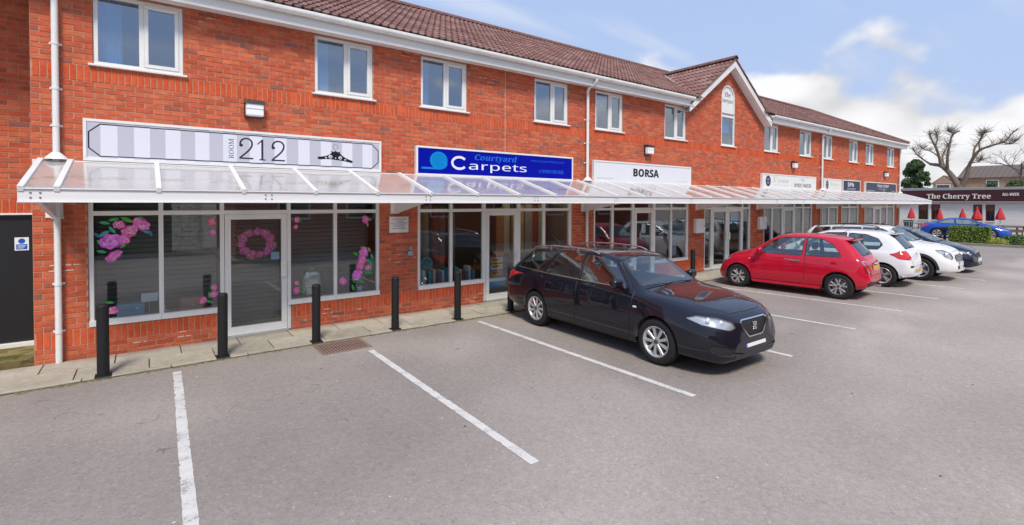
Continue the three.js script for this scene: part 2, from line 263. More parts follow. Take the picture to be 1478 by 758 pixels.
// one brick mesh per variant of uv, shared by the bricks that stand singly
const brickGeos = Array.from({ length: 8 }, () => { const b = new Boxes(); b.add(-0.1075, 0.1075, -0.0325, 0.0325, -0.03, 0, [1, 1, 1]); return b.build(); });
const soldierGeos = Array.from({ length: 4 }, () => { const b = new Boxes(); b.add(-0.0325, 0.0325, -0.1075, 0.1075, -0.03, 0, [1, 1, 1]); return b.build(); });
function layBricks(wallPart, rows, z, nSingle, mats = brickMats) {
  const bricks = []; // x0,x1,y0,y1,matIndex
  for (const { y0, y1, spans, soldier, odd } of rows) for (const [a, b] of spans) {
    const step = soldier ? 0.075 : 0.225, start = soldier ? 0 : odd ? 0.1125 : 0;
    for (let k = Math.floor((a - start) / step) - 1; ; k++) {
      let x0 = k * step + start, x1 = x0 + step - 0.01; if (x0 >= b) break; if (x1 <= a) continue;
      x0 = Math.max(x0, a + (x0 < a ? 0.002 : 0)); x1 = Math.min(x1, b); if (x1 - x0 < 0.02) continue;
      bricks.push([x0, x1, y0 + 0.005, y1 - 0.005, soldier ? 10 + Math.floor(rnd() * 3) : pickBrick(x0, y0), soldier]);
    }
  }
  const full = bricks.filter((b) => Math.abs(b[1] - b[0] - (b[5] ? 0.065 : 0.215)) < 1e-4 && Math.abs(b[3] - b[2] - (b[5] ? 0.215 : 0.065)) < 1e-4);
  full.sort((p, q) => Math.hypot(p[0], p[2] - 2.2, 9) - Math.hypot(q[0], q[2] - 2.2, 9) || 0);
  const single = new Set(full.filter((b) => b[0] > -1.25 && b[2] < 4.9).slice(0, nSingle)), rest = new Boxes();
  for (const b of bricks) {
    const zj = z + rr(-0.0018, 0.0018);
    if (single.has(b)) { const m = mesh('brick', (b[5] ? soldierGeos : brickGeos)[Math.floor(rnd() * (b[5] ? 4 : 8))], mats[b[4]], wallPart); m.position.set((b[0] + b[1]) / 2, (b[2] + b[3]) / 2, zj); }
    else { const c = mats[b[4]].color, j = rr(0.93, 1.07); rest.add(b[0], b[1], b[2], b[3], zj - 0.03, zj, [c.r * j, c.g * j, c.b * j]); }
  }
  const r = mesh('brick_courses', rest.build(), new THREE.MeshPhysicalMaterial({ vertexColors: true, ...brickBase }), wallPart); r.userData.kind = 'stuff';
}
const mortarMat = M([0.58, 0.30, 0.21], 0.95, { map: brickMap });
{
  const wall = group('wall', parade), rows = [];
  const ys = [0, 0.45, 2.55, 4.125, 5.175, 5.25]; const mortar = [];
  for (let i = 0; i < ys.length - 1; i++) for (const [a, b] of freeSpans(ys[i], ys[i + 1], XL, XR, [...holes, ...(ys[i] >= 4.1 ? [[ARCH.x0 - 0.001, ARCH.x1 + 0.001, ys[i], ys[i + 1]]] : [])])) mortar.push(box(a, b, ys[i], ys[i + 1], -0.22, -0.007));
  // gable triangle with the arched opening
  const gs = new THREE.Shape([[GX - (GY - 5.25) / GS, 5.25], [GX + (GY - 5.25) / GS, 5.25], [GX, GY]].map((q) => new THREE.Vector2(...q)));
  const gh = new THREE.Path(); gh.moveTo(ARCH.x0, 5.2505); gh.lineTo(ARCH.x1, 5.2505); gh.lineTo(ARCH.x1, ARCH.spring); gh.absarc(ARCH.cx, ARCH.spring, ARCH.r, 0, Math.PI, false); gh.lineTo(ARCH.x0, 5.2505); gs.holes.push(gh);
  mortar.push(new THREE.ExtrudeGeometry(gs, { depth: 0.21, bevelEnabled: false, curveSegments: 20 }).translate(0, 0, -0.217));
  mesh('mortar', uvMetres(merge(mortar)), mortarMat, wall);
  for (let i = 0; i < 70; i++) {
    const y0 = i * C, y1 = y0 + C;
    if (i >= 52 && i < 55 || i >= 3 && i < 6) continue;
    rows.push({ y0, y1, odd: i % 2, spans: freeSpans(y0, y1, XL, XR, [...holes, ...archHole(y0, y1)]) });
  }
  rows.push({ y0: 3.9, y1: 4.125, soldier: true, spans: [[XL, XR]] }, { y0: 0.225, y1: 0.45, soldier: true, spans: freeSpans(0.225, 0.45, XL, XR) });
  for (let i = 70; i < 91; i++) { const y0 = i * C, y1 = y0 + C, w = (GY - y1) / GS; if (w > 0.1) rows.push({ y0, y1, odd: i % 2, spans: freeSpans(y0, y1, GX - w, GX + w, archHole(y0, y1)) }); }
  layBricks(wall, rows, 0, 300);
  mesh('movement_joint', box(6.535, 6.549, 2.6, 5.2, -0.006, 0.0045), M([0.45, 0.38, 0.34], 0.9), wall);
  { const e = []; const salt = (x0, x1, y, n) => { for (let i = 0; i < n; i++) { const x = rr(x0, x1), k = Math.round((y + rr(-0.08, 0.08)) / C) * C, w = rr(0.03, 0.12); e.push(box(x, x + w, k - 0.009, k + 0.008, -0.006, 0.0035)); } }; salt(0.6, 0.95, 5.1, 9); salt(4.0, 4.35, 5.12, 7); salt(5.8, 6.3, 4.9, 5); salt(-0.2, 0.6, 0.17, 5); salt(2.2, 3.3, 0.2, 8); salt(5.2, 5.9, 0.15, 5); salt(-1.15, -0.75, 1.3, 5); salt(3.7, 4.3, 1.1, 5); const m = mesh('salt_bloom', e, M([0.70, 0.55, 0.48], 0.95, { map: brickMap }), wall); m.userData.kind = 'stuff'; }
  // recessed wing at the left end, with the black door
  const wing = group('wing_wall', parade), z = -0.9, dh = [[-2.25, -1.30, 0.12, 2.025]];
  const mo = []; for (const [a, b] of [[0, 2.025], [2.025, 5.4]]) for (const [p, q] of freeSpans(a, b, -4.2, XL, a < 1 ? [[-2.25, -1.30, 0, 2.025]] : [])) mo.push(box(p, q, a, b, z - 0.2, z - 0.007));
  mo.push(box(XL, XL + 0.2, 0, 5.25, z - 0.2, -0.225)); mesh('mortar', uvMetres(merge(mo)), mortarMat, wing);
  const wr = [{ y0: 2.025, y1: 2.25, soldier: true, spans: [[-4.2, XL]] }];
  for (let i = 0; i < 72; i++) if (i < 27 || i >= 30) wr.push({ y0: i * C, y1: i * C + C, odd: i % 2, spans: freeSpans(i * C, i * C + C, -4.2, XL, dh) });
  layBricks(wing, wr, z, 0);
  const door = group('door', parade, [0, 0, z]);
  mesh('leaf', rbox(-2.22, -1.33, 0.17, 1.99, -0.09, -0.045, 0.004), M([0.012, 0.012, 0.013], 0.45), door);
  mesh('door_frame', [rbox(-2.25, -1.30, 1.985, 2.022, -0.12, -0.02, 0.004), rbox(-1.336, -1.302, 0.14, 1.985, -0.12, -0.02, 0.004), rbox(-2.248, -2.214, 0.14, 1.985, -0.12, -0.02, 0.004)], M([0.02, 0.02, 0.021], 0.4), door);
  mesh('threshold', rbox(-2.25, -1.30, 0.10, 0.168, -0.12, 0.02, 0.006), white, door);
  mesh('lintel_strip', rbox(-2.26, -1.28, 2.023, 2.05, -0.1, 0.012, 0.004), white, door);
  mesh('step', uvMetres(rbox(-3.2, XL - 0.005, -0.05, 0.11, z + 0.0, -0.42, 0.02)), mossMat, parade);
}
{ // black door's blue notice
  const t = canvasTex(128, 160, (g, w, h) => { g.fillStyle = '#e9edf2'; g.fillRect(0, 0, w, h); g.fillStyle = '#1d57b5'; g.beginPath(); g.arc(w / 2, 46, 32, 0, 7); g.fill(); g.fillRect(14, 84, w - 28, 64); g.fillStyle = '#e9edf2'; for (let i = 0; i < 3; i++) g.fillRect(26, 98 + i * 15, w - 52 - i * 10, 6); });
  tag(mesh('door_notice', new THREE.BoxGeometry(0.15, 0.19, 0.003).translate(-1.46, 1.60, -0.9 - 0.043), [black, black, black, black, M([1, 1, 1], 0.4, { map: t }), black]), 'small blue and white notice on the black door', 'notice');
}

// ---------------------------------------------------------------- windows upstairs
const curtainMat = M([0.74, 0.80, 0.80], 0.9);
function upperWindow(x0, x1, k) {
  const y0 = 4.125, y1 = 5.175, w = group('window', parade), z1 = -0.028, z0 = -0.10, xm = (x0 + x1) / 2 + 0.02;
  mesh('frame', [...ring(x0 + 0.004, x1 - 0.004, y0 + 0.028, y1 - 0.004, 0.052, z0, z1), rbox(xm - 0.03, xm + 0.03, y0 + 0.08, y1 - 0.056, z0, z1 - 0.001, 0.004)], white, w);
  mesh('casement', ring(xm + 0.031, x1 - 0.057, y0 + 0.081, y1 - 0.057, 0.05, z0 + 0.01, z1 + 0.012), white, w);
  mesh('pane', box(x0 + 0.056, xm - 0.03, y0 + 0.08, y1 - 0.056, -0.066, -0.060), glass, w);
  mesh('pane', box(xm + 0.079, x1 - 0.105, y0 + 0.129, y1 - 0.105, -0.056, -0.050), glass, w);
  mesh('sill', rbox(x0 - 0.05, x1 + 0.05, y0 + 0.0, y0 + 0.03, -0.10, 0.045, 0.006), white, w);
  const cw = [0.34, 0.30, 0.26, 0.24, 0.3, 0.22, 0.3, 0.55, 0.6, 0.6, 0.6, 0.6][k] * (x1 - x0) * 0.75;
  if (k !== 1 || true) { const pts = []; for (let i = 0; i <= 26; i++) pts.push([x0 + 0.05 + cw * i / 26, 0.02 * Math.sin(i * 1.7)]); const pos = [], idx = []; pts.forEach(([x, dz], i) => { pos.push(x, y0, -0.2 + dz, x, y1, -0.2 + dz); if (i) { const q = i * 2; idx.push(q - 2, q, q - 1, q - 1, q, q + 1); } }); const g = new THREE.BufferGeometry(); g.setAttribute('position', new THREE.Float32BufferAttribute(pos, 3)); g.setIndex(idx); g.computeVertexNormals(); g.setAttribute('uv', new THREE.Float32BufferAttribute(new Float32Array(pos.length / 3 * 2), 2)); mesh('curtain', g, curtainMat, w); }
}
upperWins.forEach(([a, b], k) => upperWindow(a, b, k));
{ // arched window over the entrance
  const w = group('arched_window', parade), { x0, x1, y0, spring, cx, r } = ARCH;
  const outline = (d) => { const s = new THREE.Shape(); s.moveTo(x0 + d, y0 + 0.03 + d); s.lineTo(x1 - d, y0 + 0.03 + d); s.lineTo(x1 - d, spring); s.absarc(cx, spring, r - d, 0, Math.PI, false); s.lineTo(x0 + d, y0 + 0.03 + d); return s; };
  const f = outline(0.004); f.holes.push(outline(0.06)); mesh('frame', [new THREE.ExtrudeGeometry(f, { depth: 0.08, bevelEnabled: false, curveSegments: 20 }).translate(0, 0, -0.1), rbox(x0 + 0.06, x1 - 0.06, 5.12, 5.18, -0.1, -0.022, 0.004)], white, w);
  const p = new THREE.Shape(); p.moveTo(x0 + 0.06, 5.18); p.lineTo(x1 - 0.06, 5.18); p.lineTo(x1 - 0.06, spring); p.absarc(cx, spring, r - 0.06, 0, Math.PI, false); p.lineTo(x0 + 0.06, 5.18);
  const t = canvasTex(512, 720, (g, W, H) => { g.fillStyle = '#f1f2f1'; g.fillRect(0, 0, W, H); g.fillStyle = '#33383c'; g.textAlign = 'center'; g.font = 'italic bold 120px serif'; g.fillText('The', W / 2, 330); g.font = 'italic bold 108px serif'; g.fillText('Courtyard', W / 2, 450, W - 20); });
  const g = new THREE.ExtrudeGeometry(p, { depth: 0.02, bevelEnabled: false, curveSegments: 20 }).translate(0, 0, -0.075), pa = g.attributes.position, ua = g.attributes.uv; for (let i = 0; i < pa.count; i++) ua.setXY(i, (pa.getX(i) - x0) / (x1 - x0), (pa.getY(i) - 5.18) / (x1 - x0) * 512 / 720);
  mesh('name_panel', g, M([0.85, 0.85, 0.85], 0.5, { map: t }), w);
  mesh('pane', box(x0 + 0.06, x1 - 0.06, y0 + 0.09, 5.12, -0.066, -0.06), glass, w);
  mesh('blind', box(x0 + 0.05, x1 - 0.05, y0 + 0.5, 5.16, -0.2, -0.19), M([0.7, 0.72, 0.72], 0.9), w);
  mesh('sill', rbox(x0 - 0.05, x1 + 0.05, y0, y0 + 0.03, -0.1, 0.045, 0.006), white, w);
}

// ---------------------------------------------------------------- roof, eaves, rainwater goods
const tileMap = dataTex(256, (u, v, i, j) => { const a = fbm(u * 6, v * 6, 0, 4, 6), c = 0.8 + 0.4 * (a - 0.5) + 0.16 * (hash(i, j, 8) - 0.5); return [c, c, c]; }, true); tileMap.repeat.set(2, 2);
const tileCols = [[0.36, 0.185, 0.155], [0.32, 0.16, 0.135], [0.40, 0.21, 0.18], [0.29, 0.135, 0.115], [0.42, 0.25, 0.215]];
const tileMats = tileCols.map((c) => M(c, 0.8, { map: tileMap, side: THREE.DoubleSide }));
const TW = 0.30, TL = 0.31;
function tileProfile(u) { const f = (u * 2) % 1; return f < 0.36 ? 0.032 * Math.sin(f / 0.36 * Math.PI) : 0.0; }
const tileGeo = (() => {
  const n = 14, pos = [], uv = [], idx = []; const L = 0.37;
  for (let i = 0; i <= n; i++) { const u = i / n, x = u * TW, h = tileProfile(u) + 0.012; pos.push(x, 0, h + 0.022, x, L, h - 0.004, x, 0.004, h - 0.006); uv.push(x, 0, x, L, x, -0.03); if (i < n) { const a = i * 3, b = a + 3; idx.push(a, b, a + 1, a + 1, b, b + 1, a + 2, b + 2, a, a, b + 2, b); } }
  const g = new THREE.BufferGeometry(); g.setAttribute('position', new THREE.Float32BufferAttribute(pos, 3)); g.setAttribute('uv', new THREE.Float32BufferAttribute(uv, 2)); g.setIndex(idx); const q = g.toNonIndexed(); q.computeVertexNormals(); return q;
})();
function layTiles(roofPart, O, ax, as, cols, rows, keep, nSingle) {
  const an = ax.clone().cross(as), base = new THREE.Matrix4().makeBasis(ax, as, an), list = [];
  for (let j = 0; j < rows; j++) for (let i = 0; i < cols; i++) {
    const p = O.clone().addScaledVector(ax, i * TW).addScaledVector(as, j * TL), c = p.clone().addScaledVector(ax, TW / 2).addScaledVector(as, TL / 2);
    if (keep(c)) list.push([p, c]);
  }
  list.sort((a, b) => a[1].distanceTo(EYE) - b[1].distanceTo(EYE));
  const rest = []; let n = 0;
  for (const [p, c] of list) {
    const k = Math.floor(rnd() * 5), m = base.clone().setPosition(p.clone().addScaledVector(an, rr(-0.003, 0.003)));
    if (n < nSingle && c.x > 1.2) { n++; const t = mesh('roof_tile', tileGeo, tileMats[k], roofPart); t.applyMatrix4(m); }
    else { const j = rr(0.9, 1.12), cc = tileCols[k]; rest.push(setColor(tileGeo.clone().applyMatrix4(m), cc[0] * j, cc[1] * j, cc[2] * j)); }
  }
  if (rest.length) { const r = mesh('tile_courses', rest, M([1, 1, 1], 0.8, { map: tileMap, vertexColors: true, side: THREE.DoubleSide }), roofPart); r.userData.kind = 'stuff'; }
}
const quadGeo = (a, b, c, d) => { const g = new THREE.BufferGeometry(); g.setAttribute('position', new THREE.Float32BufferAttribute([a, b, c, a, c, d].flat(), 3)); g.setAttribute('uv', new THREE.Float32BufferAttribute([0, 0, 1, 0, 1, 1, 0, 0, 1, 1, 0, 1], 2)); g.computeVertexNormals(); return g; };
const feltMat = M([0.03, 0.028, 0.027], 0.95, { side: THREE.DoubleSide });
function ridgeTiles(part, a, b, mat) { const d = b.clone().sub(a), L = d.length(), n = Math.round(L / 0.45); d.normalize(); for (let i = 0; i < n; i++) { const g = new THREE.CylinderGeometry(0.105, 0.112, L / n - 0.008, 10, 1, true, 0, Math.PI).rotateY(0); const m = mesh('ridge_tile', ridgeGeo(L / n - 0.008), mat, part); m.position.copy(a).addScaledVector(d, (i + 0.5) * L / n); m.quaternion.setFromUnitVectors(V(0, 0, 1), d); const up = V(0, 1, 0).applyQuaternion(m.quaternion); if (up.y < 0.2) m.rotateZ(Math.PI / 2); } }
const ridgeGeo = (L) => { const s = new THREE.Shape(); s.absarc(0, -0.03, 0.13, 0.1, Math.PI - 0.1, false); s.absarc(0, -0.03, 0.11, Math.PI - 0.1, 0.1, true); return new THREE.ExtrudeGeometry(s, { depth: L, bevelEnabled: false, curveSegments: 8 }).translate(0, 0, -L / 2); };
{
  const roof = group('roof', parade), EY = 5.44, EZ = 0.34, RY = 7.72, RZ = -3.95, sl = (RY - EY) / (EZ - RZ), th = Math.atan(sl);
  const as = V(0, Math.sin(th), -Math.cos(th)), ax = V(1, 0, 0), yMain = (z) => EY + (EZ - z) * sl, gTop = (x) => GY + 0.16 - GS * Math.abs(x - GX);
  const nRow = Math.ceil((EZ - RZ) / Math.cos(th) / TL), nR2 = nRow - 2;
  const RZ2 = EZ - nR2 * TL * Math.cos(th), RY2 = yMain(RZ2), HX = 30.6;
  layTiles(roof, V(-2.4, EY, EZ), ax, as, 120, nRow, (c) => {
    if (c.x > 33.4) return false;
    if (c.x > 17.9) { if (c.z < RZ2 - 0.02) return false; if (c.x > HX + (33.35 - HX) * (1 - (EZ - c.z) / (EZ - RZ2)) + 0.05) return false; }
    return gTop(c.x) < yMain(c.z) + 0.05;
  }, 180);
  // gable: left and right slopes
  const ph = Math.atan(GS), zv = (x) => EZ - (gTop(x) - EY) / sl;
  const gl = Math.ceil((GY + 0.16 - 5.36) / Math.sin(ph) / TL);
  const gables = group('gable_roof', parade);
  layTiles(gables, V(GX - gl * TL * Math.cos(ph), GY + 0.14 - gl * TL * Math.sin(ph), 0.30 - 16 * TW), V(0, 0, 1).negate().negate(), V(Math.cos(ph), Math.sin(ph), 0), 16, gl, (c) => c.z > zv(c.x) - 0.12, 110);
  layTiles(gables, V(GX + gl * TL * Math.cos(ph), GY + 0.14 - gl * TL * Math.sin(ph), 0.30), V(0, 0, -1), V(-Math.cos(ph), Math.sin(ph), 0), 16, gl, (c) => c.z > zv(c.x) - 0.12, 0);
  // boarding under the tiles, rear slope and hipped end
  const d = 0.035, y_ = (z) => yMain(z) - d;
  mesh('boarding', [quadGeo([-2.4, y_(EZ - 0.04), EZ - 0.04], [GX - 2.2, y_(EZ - 0.04), EZ - 0.04], [GX - 2.2, y_(-0.3), -0.3], [-2.4, y_(-0.3), -0.3]), quadGeo([GX + 2.2, y_(EZ - 0.04), EZ - 0.04], [33.3, y_(EZ - 0.04), EZ - 0.04], [33.3, y_(-0.3), -0.3], [GX + 2.2, y_(-0.3), -0.3]),
    quadGeo([-2.4, y_(-0.3), -0.3], [17.9, y_(-0.3), -0.3], [17.9, RY - d, RZ], [-2.4, RY - d, RZ]), quadGeo([17.9, y_(-0.3), -0.3], [33.1, y_(-0.3), -0.3], [HX, RY2 - d, RZ2], [17.9, RY2 - d, RZ2]),
    quadGeo([-2.4, RY - d, RZ], [17.9, RY - d, RZ], [17.9, 5.3, -8.3], [-2.4, 5.3, -8.3]), quadGeo([17.9, RY2 - d, RZ2], [HX, RY2 - d, RZ2], [33.3, 5.3, -8.3], [17.9, 5.3, -8.3]), quadGeo([33.3, y_(EZ), EZ], [33.3, 5.3, -8.3], [HX, RY2 - d, RZ2], [HX, RY2 - d, RZ2]),
    quadGeo([GX - 2.4, 5.33, 0.2], [GX, GY + 0.09, 0.2], [GX, GY + 0.09, -2.6], [GX - 2.4, 5.33, -0.0]), quadGeo([GX + 2.4, 5.33, 0.2], [GX, GY + 0.09, 0.2], [GX, GY + 0.09, -2.6], [GX + 2.4, 5.33, -0.0])], feltMat, roof);
  ridgeTiles(roof, V(-2.4, RY + 0.02, RZ), V(17.9, RY + 0.02, RZ), tileMats[3]); ridgeTiles(roof, V(17.9, RY2 + 0.03, RZ2), V(HX, RY2 + 0.03, RZ2), tileMats[3]);
  ridgeTiles(gables, V(GX, GY + 0.17, 0.31), V(GX, GY + 0.17, zv(GX) - 0.1), tileMats[1]);
  { const a = V(33.35, EY + 0.06, EZ), b = V(HX, RY2 + 0.03, RZ2); ridgeTiles(roof, b, a, tileMats[3]); }
  // low vents on the ridge
  for (const x of [14.0, 14.55]) mesh('ridge_vent', rbox(x - 0.22, x + 0.22, 7.5, 7.92, -4.9, -4.4, 0.03), tileMats[3], roof);
  // valley lead, barge boards, verge
  const zl = 0.335; const barge = (s) => { const sh = new THREE.Shape([[GX, GY + 0.10], [GX + s * 2.52, GY + 0.10 - GS * 2.52], [GX + s * 2.52, GY - 0.10 - GS * 2.52], [GX, GY - 0.115]].map((q) => new THREE.Vector2(...q))); return new THREE.ExtrudeGeometry(sh, { depth: 0.03, bevelEnabled: false }).translate(0, 0, 0.24); };
  for (const s of [-1, 1]) mesh('bargeboard', [barge(s), quadGeo([GX, GY - 0.1, 0.24], [GX + s * 2.5, GY - 0.1 - GS * 2.5, 0.24], [GX + s * 2.5, GY - 0.1 - GS * 2.5, 0.003], [GX, GY - 0.1, 0.003])], M([0.80, 0.80, 0.79], 0.32, { map: grime, side: THREE.DoubleSide }), gables);
  for (const s of [-1, 1]) for (let i = 0; i < gl; i++) { const m = mesh('verge_tile', rbox(-0.004, TL - 0.008, -0.012, 0.03, -0.03, 0.012, 0.006), tileMats[i % 4], gables); m.position.set(GX + s * (gl - i) * TL * Math.cos(ph) * 0.995, GY + 0.135 - (gl - i) * TL * Math.sin(ph), 0.292); m.rotation.z = s < 0 ? ph : Math.PI - ph; if (s > 0) m.scale.y = -1; }
  mesh('valley_gutter', tube([[13.45, 5.47, 0.28], [14.5, 6.19, -1.05], [GX - 0.08, 6.98, -2.45]], 0.035, 12, 6), M([0.45, 0.44, 0.42], 0.6), gables);
  // fascia, soffit, gutters
  for (const [a, b] of [[-2.4, 13.32], [18.22, 33.3]]) {
    mesh('fascia', rbox(a, b, 5.165, 5.40, 0.262, 0.285, 0.004), white, parade); mesh('soffit', rbox(a, b, 5.195, 5.212, 0.002, 0.262, 0.003), white, parade);
    const gs = new THREE.Shape(); gs.moveTo(-0.062, 0.03); gs.lineTo(-0.062, 0); gs.absarc(0, 0, 0.062, Math.PI, Math.PI * 2, false); gs.lineTo(0.062, 0.03); gs.lineTo(0.052, 0.03); gs.lineTo(0.052, 0.0); gs.absarc(0, 0, 0.052, Math.PI * 2, Math.PI, true); gs.lineTo(-0.052, 0.03);
    const gut = mesh('gutter', new THREE.ExtrudeGeometry(gs, { depth: b - a, bevelEnabled: false, curveSegments: 8 }).rotateY(Math.PI / 2).translate(a, 5.385, 0.352), white, parade);
    for (let x = a + 1.3; x < b; x += 2.0) { const m = mesh('gutter_union', new THREE.CylinderGeometry(0.067, 0.067, 0.07, 16, 1, false, Math.PI / 2, Math.PI).rotateZ(Math.PI / 2), white, gut); m.position.set(x, 5.385, 0.352); m.rotation.x = 0; }
  }
  mesh('eaves_box_end', [rbox(13.30, 13.50, 5.165, 5.42, 0.003, 0.285, 0.004), rbox(18.05, 18.24, 5.165, 5.42, 0.003, 0.285, 0.004)], white, parade);
  // downpipes
  const pipe = (x, low, neck) => {
    const g = group('downpipe', parade), z = 0.075, r = 0.037;
    if (neck) mesh('swan_neck', tube([[x + 0.03, 5.36, 0.352], [x + 0.03, 5.30, 0.352], [x + 0.01, 5.24, 0.30], [x, 5.14, 0.12], [x, 5.06, z], [x, 4.98, z]], r, 20, 12), white, g);
    mesh('pipe', bar(V(x, low, z), V(x, neck ? 5.0 : 5.36, z), r, r, 16), white, g);
    for (const y of [4.35, 3.75, 3.25, 2.0, 1.1, 0.45]) if (y > low) mesh('clip', [bar(V(x, y - 0.018, z), V(x, y + 0.018, z), r + 0.006, r + 0.006, 16), rbox(x - 0.065, x + 0.065, y - 0.014, y + 0.014, 0.002, 0.02, 0.003)], white, g);
    mesh('canopy_flange', new THREE.LatheGeometry([[0.036, 0.10], [0.05, 0.09], [0.11, 0.03], [0.125, 0]].reverse().map((q) => new THREE.Vector2(...q)), 18).translate(x, 2.79, z + 0.01), white, g);
  };
  pipe(-0.965, 0.03, false); pipe(9.09, 0.03, true); pipe(23.1, 0.03, true); pipe(32.95, 0.03, false);
}
// floors, party walls and back of the building
{
  const ins = [box(XL + 0.3, XR, 2.75, 2.95, -7.99, -0.23), box(XL + 0.21, XR, 5.22, 5.248, -7.99, -0.23), box(XL + 0.21, XR, -0.12, 0.02, -7.99, -0.01)];
  mesh('floor_structure', ins, M([0.2, 0.19, 0.18], 0.9), parade);
  mesh('rear_wall', [box(-4.2, XR, 0, 5.25, -8.2, -8), box(-4.4, -4.2, 0, 5.25, -8.2, -0.9), box(XR, XR + 0.2, 0, 5.25, -8.2, 0), box(XL + 0.2, XL + 0.3, 0.02, 5.22, -8, -0.23)], mortarMat, parade);
  const pw = [], up = []; for (const x of [4.0, 9.05, 14.08, 17.9, 22.8, 25.26, 27.85]) pw.push(box(x - 0.06, x + 0.06, 0.02, 2.75, -7.9, -0.225)); for (const x of [1.5, 6.4, 11.5, 14.4, 17.3, 20.2, 25.2, 30.2]) up.push(box(x - 0.05, x + 0.05, 2.95, 5.22, -7.9, -0.225));
  mesh('party_wall', pw, M([0.26, 0.2, 0.165], 0.9), parade);
  mesh('office_partition', [...up, box(XL + 0.3, XR, 2.95, 5.22, -3.4, -3.3)], M([0.34, 0.35, 0.36], 0.9), parade);
  mesh('shop_back_wall', box(XL + 0.3, XR, 0.02, 2.75, -3.6, -3.5), M([0.22, 0.155, 0.12], 0.9), parade);
}

// ---------------------------------------------------------------- shop fronts
const shopGlass = P([0.86, 0.90, 0.90], 0.0, { transmission: 1, thickness: 0, ior: 1.75 });
const chrome = M([0.72, 0.72, 0.72], 0.4, { metalness: 0.4 });
shops.forEach((s, si) => {
  const front = group('shop_front', parade), Z0 = -0.105, Z1 = -0.03, bot = s.full ? 0.03 : 0.45, fr = [];
  const tr = 2.055, top = 2.55;
  // head, transom, jambs and mullions
  fr.push(rbox(s.x0 + 0.003, s.x1 - 0.003, top - 0.06, top - 0.003, Z0, Z1, 0.004), rbox(s.x0 + 0.06, s.x1 - 0.06, tr - 0.032, tr + 0.032, Z0 + 0.001, Z1 - 0.001, 0.004));
  const edges = [s.x0 + 0.003]; s.cells.forEach((c, i) => { if (i) edges.push((s.cells[i - 1][2] + c[1]) / 2); }); edges.push(s.x1 - 0.003);
  edges.forEach((x, i) => { const l = i ? (i === edges.length - 1 ? s.cells[i - 1][2] + 0.002 : s.cells[i - 1][2]) : x, r = i === edges.length - 1 ? x : s.cells[i][1]; const nearDoor = (s.cells[i] && s.cells[i][0] === 'd') || (i && s.cells[i - 1][0] === 'd'); fr.push(rbox(l, r, nearDoor ? 0.03 : bot, top - 0.061, Z0 + 0.0015, Z1 - 0.0015 + (i % 2) * 0.001, 0.004)); });
  mesh('frame', fr, white, front);
  s.cells.forEach(([type, a, b, hinge], ci) => {
    mesh('pane', box(a, b, tr + 0.032, top - 0.06, -0.07, -0.064), shopGlass, front);
    if (type === 'w') {
      mesh('sill', [rbox(a - (ci && s.cells[ci - 1][0] === 'w' ? 0.03 : 0.055), b + (s.cells[ci + 1]?.[0] === 'w' ? 0.0295 : 0.055), bot, bot + 0.085, Z0 - 0.001, 0.012, 0.008)], white, front);
      mesh('pane', box(a, b, bot + 0.085, tr - 0.032, -0.07, -0.064), shopGlass, front);
      mesh('inner_sill', box(a - 0.02, b + 0.02, bot - 0.05, bot + 0.03, -0.62, -0.235), M([0.3, 0.29, 0.28], 0.7), front);
    } else if (type === 's') { mesh('pane', box(a, b, 0.10, tr - 0.032, -0.07, -0.064), shopGlass, front); mesh('sill', rbox(a, b, 0.03, 0.10, Z0, Z1 - 0.002, 0.004), white, front); }
    else {
      const y1 = tr - 0.034; mesh('door_leaf', ring(a + 0.006, b - 0.006, 0.045, y1, 0.085, -0.095, -0.022, 0.13), white, front);
      mesh('pane', box(a + 0.091, b - 0.091, 0.175, y1 - 0.085, -0.062, -0.056), shopGlass, front);
      const hx = hinge === 'r' ? b - 0.05 : a + 0.05, q = hinge === 'r' ? -1 : 1;
      mesh('handle', si === 0 ? [rbox(hx - 0.055, hx + 0.035, 0.94, 1.22, -0.022, 0.012, 0.012), rbox(hx - 0.005, hx + 0.005, 1.30, 1.34, -0.022, -0.005, 0.002)] : si === 3 ? [rbox(hx - 0.045, hx + 0.045, 0.98, 1.24, -0.022, 0.012, 0.01)] : [rbox(hx - 0.018, hx + 0.018, 0.94, 1.16, -0.022, -0.008, 0.005), rbox(Math.min(hx, hx + 0.09 * q), Math.max(hx, hx + 0.09 * q), 1.04, 1.06, -0.004, 0.014, 0.005)], si === 0 || si === 3 ? white : chrome, front);
      mesh('threshold', rbox(a, b, 0.02, 0.042, -0.12, 0.03, 0.004), M([0.5, 0.5, 0.5], 0.5, { metalness: 0.6 }), front);
    }
  });
});

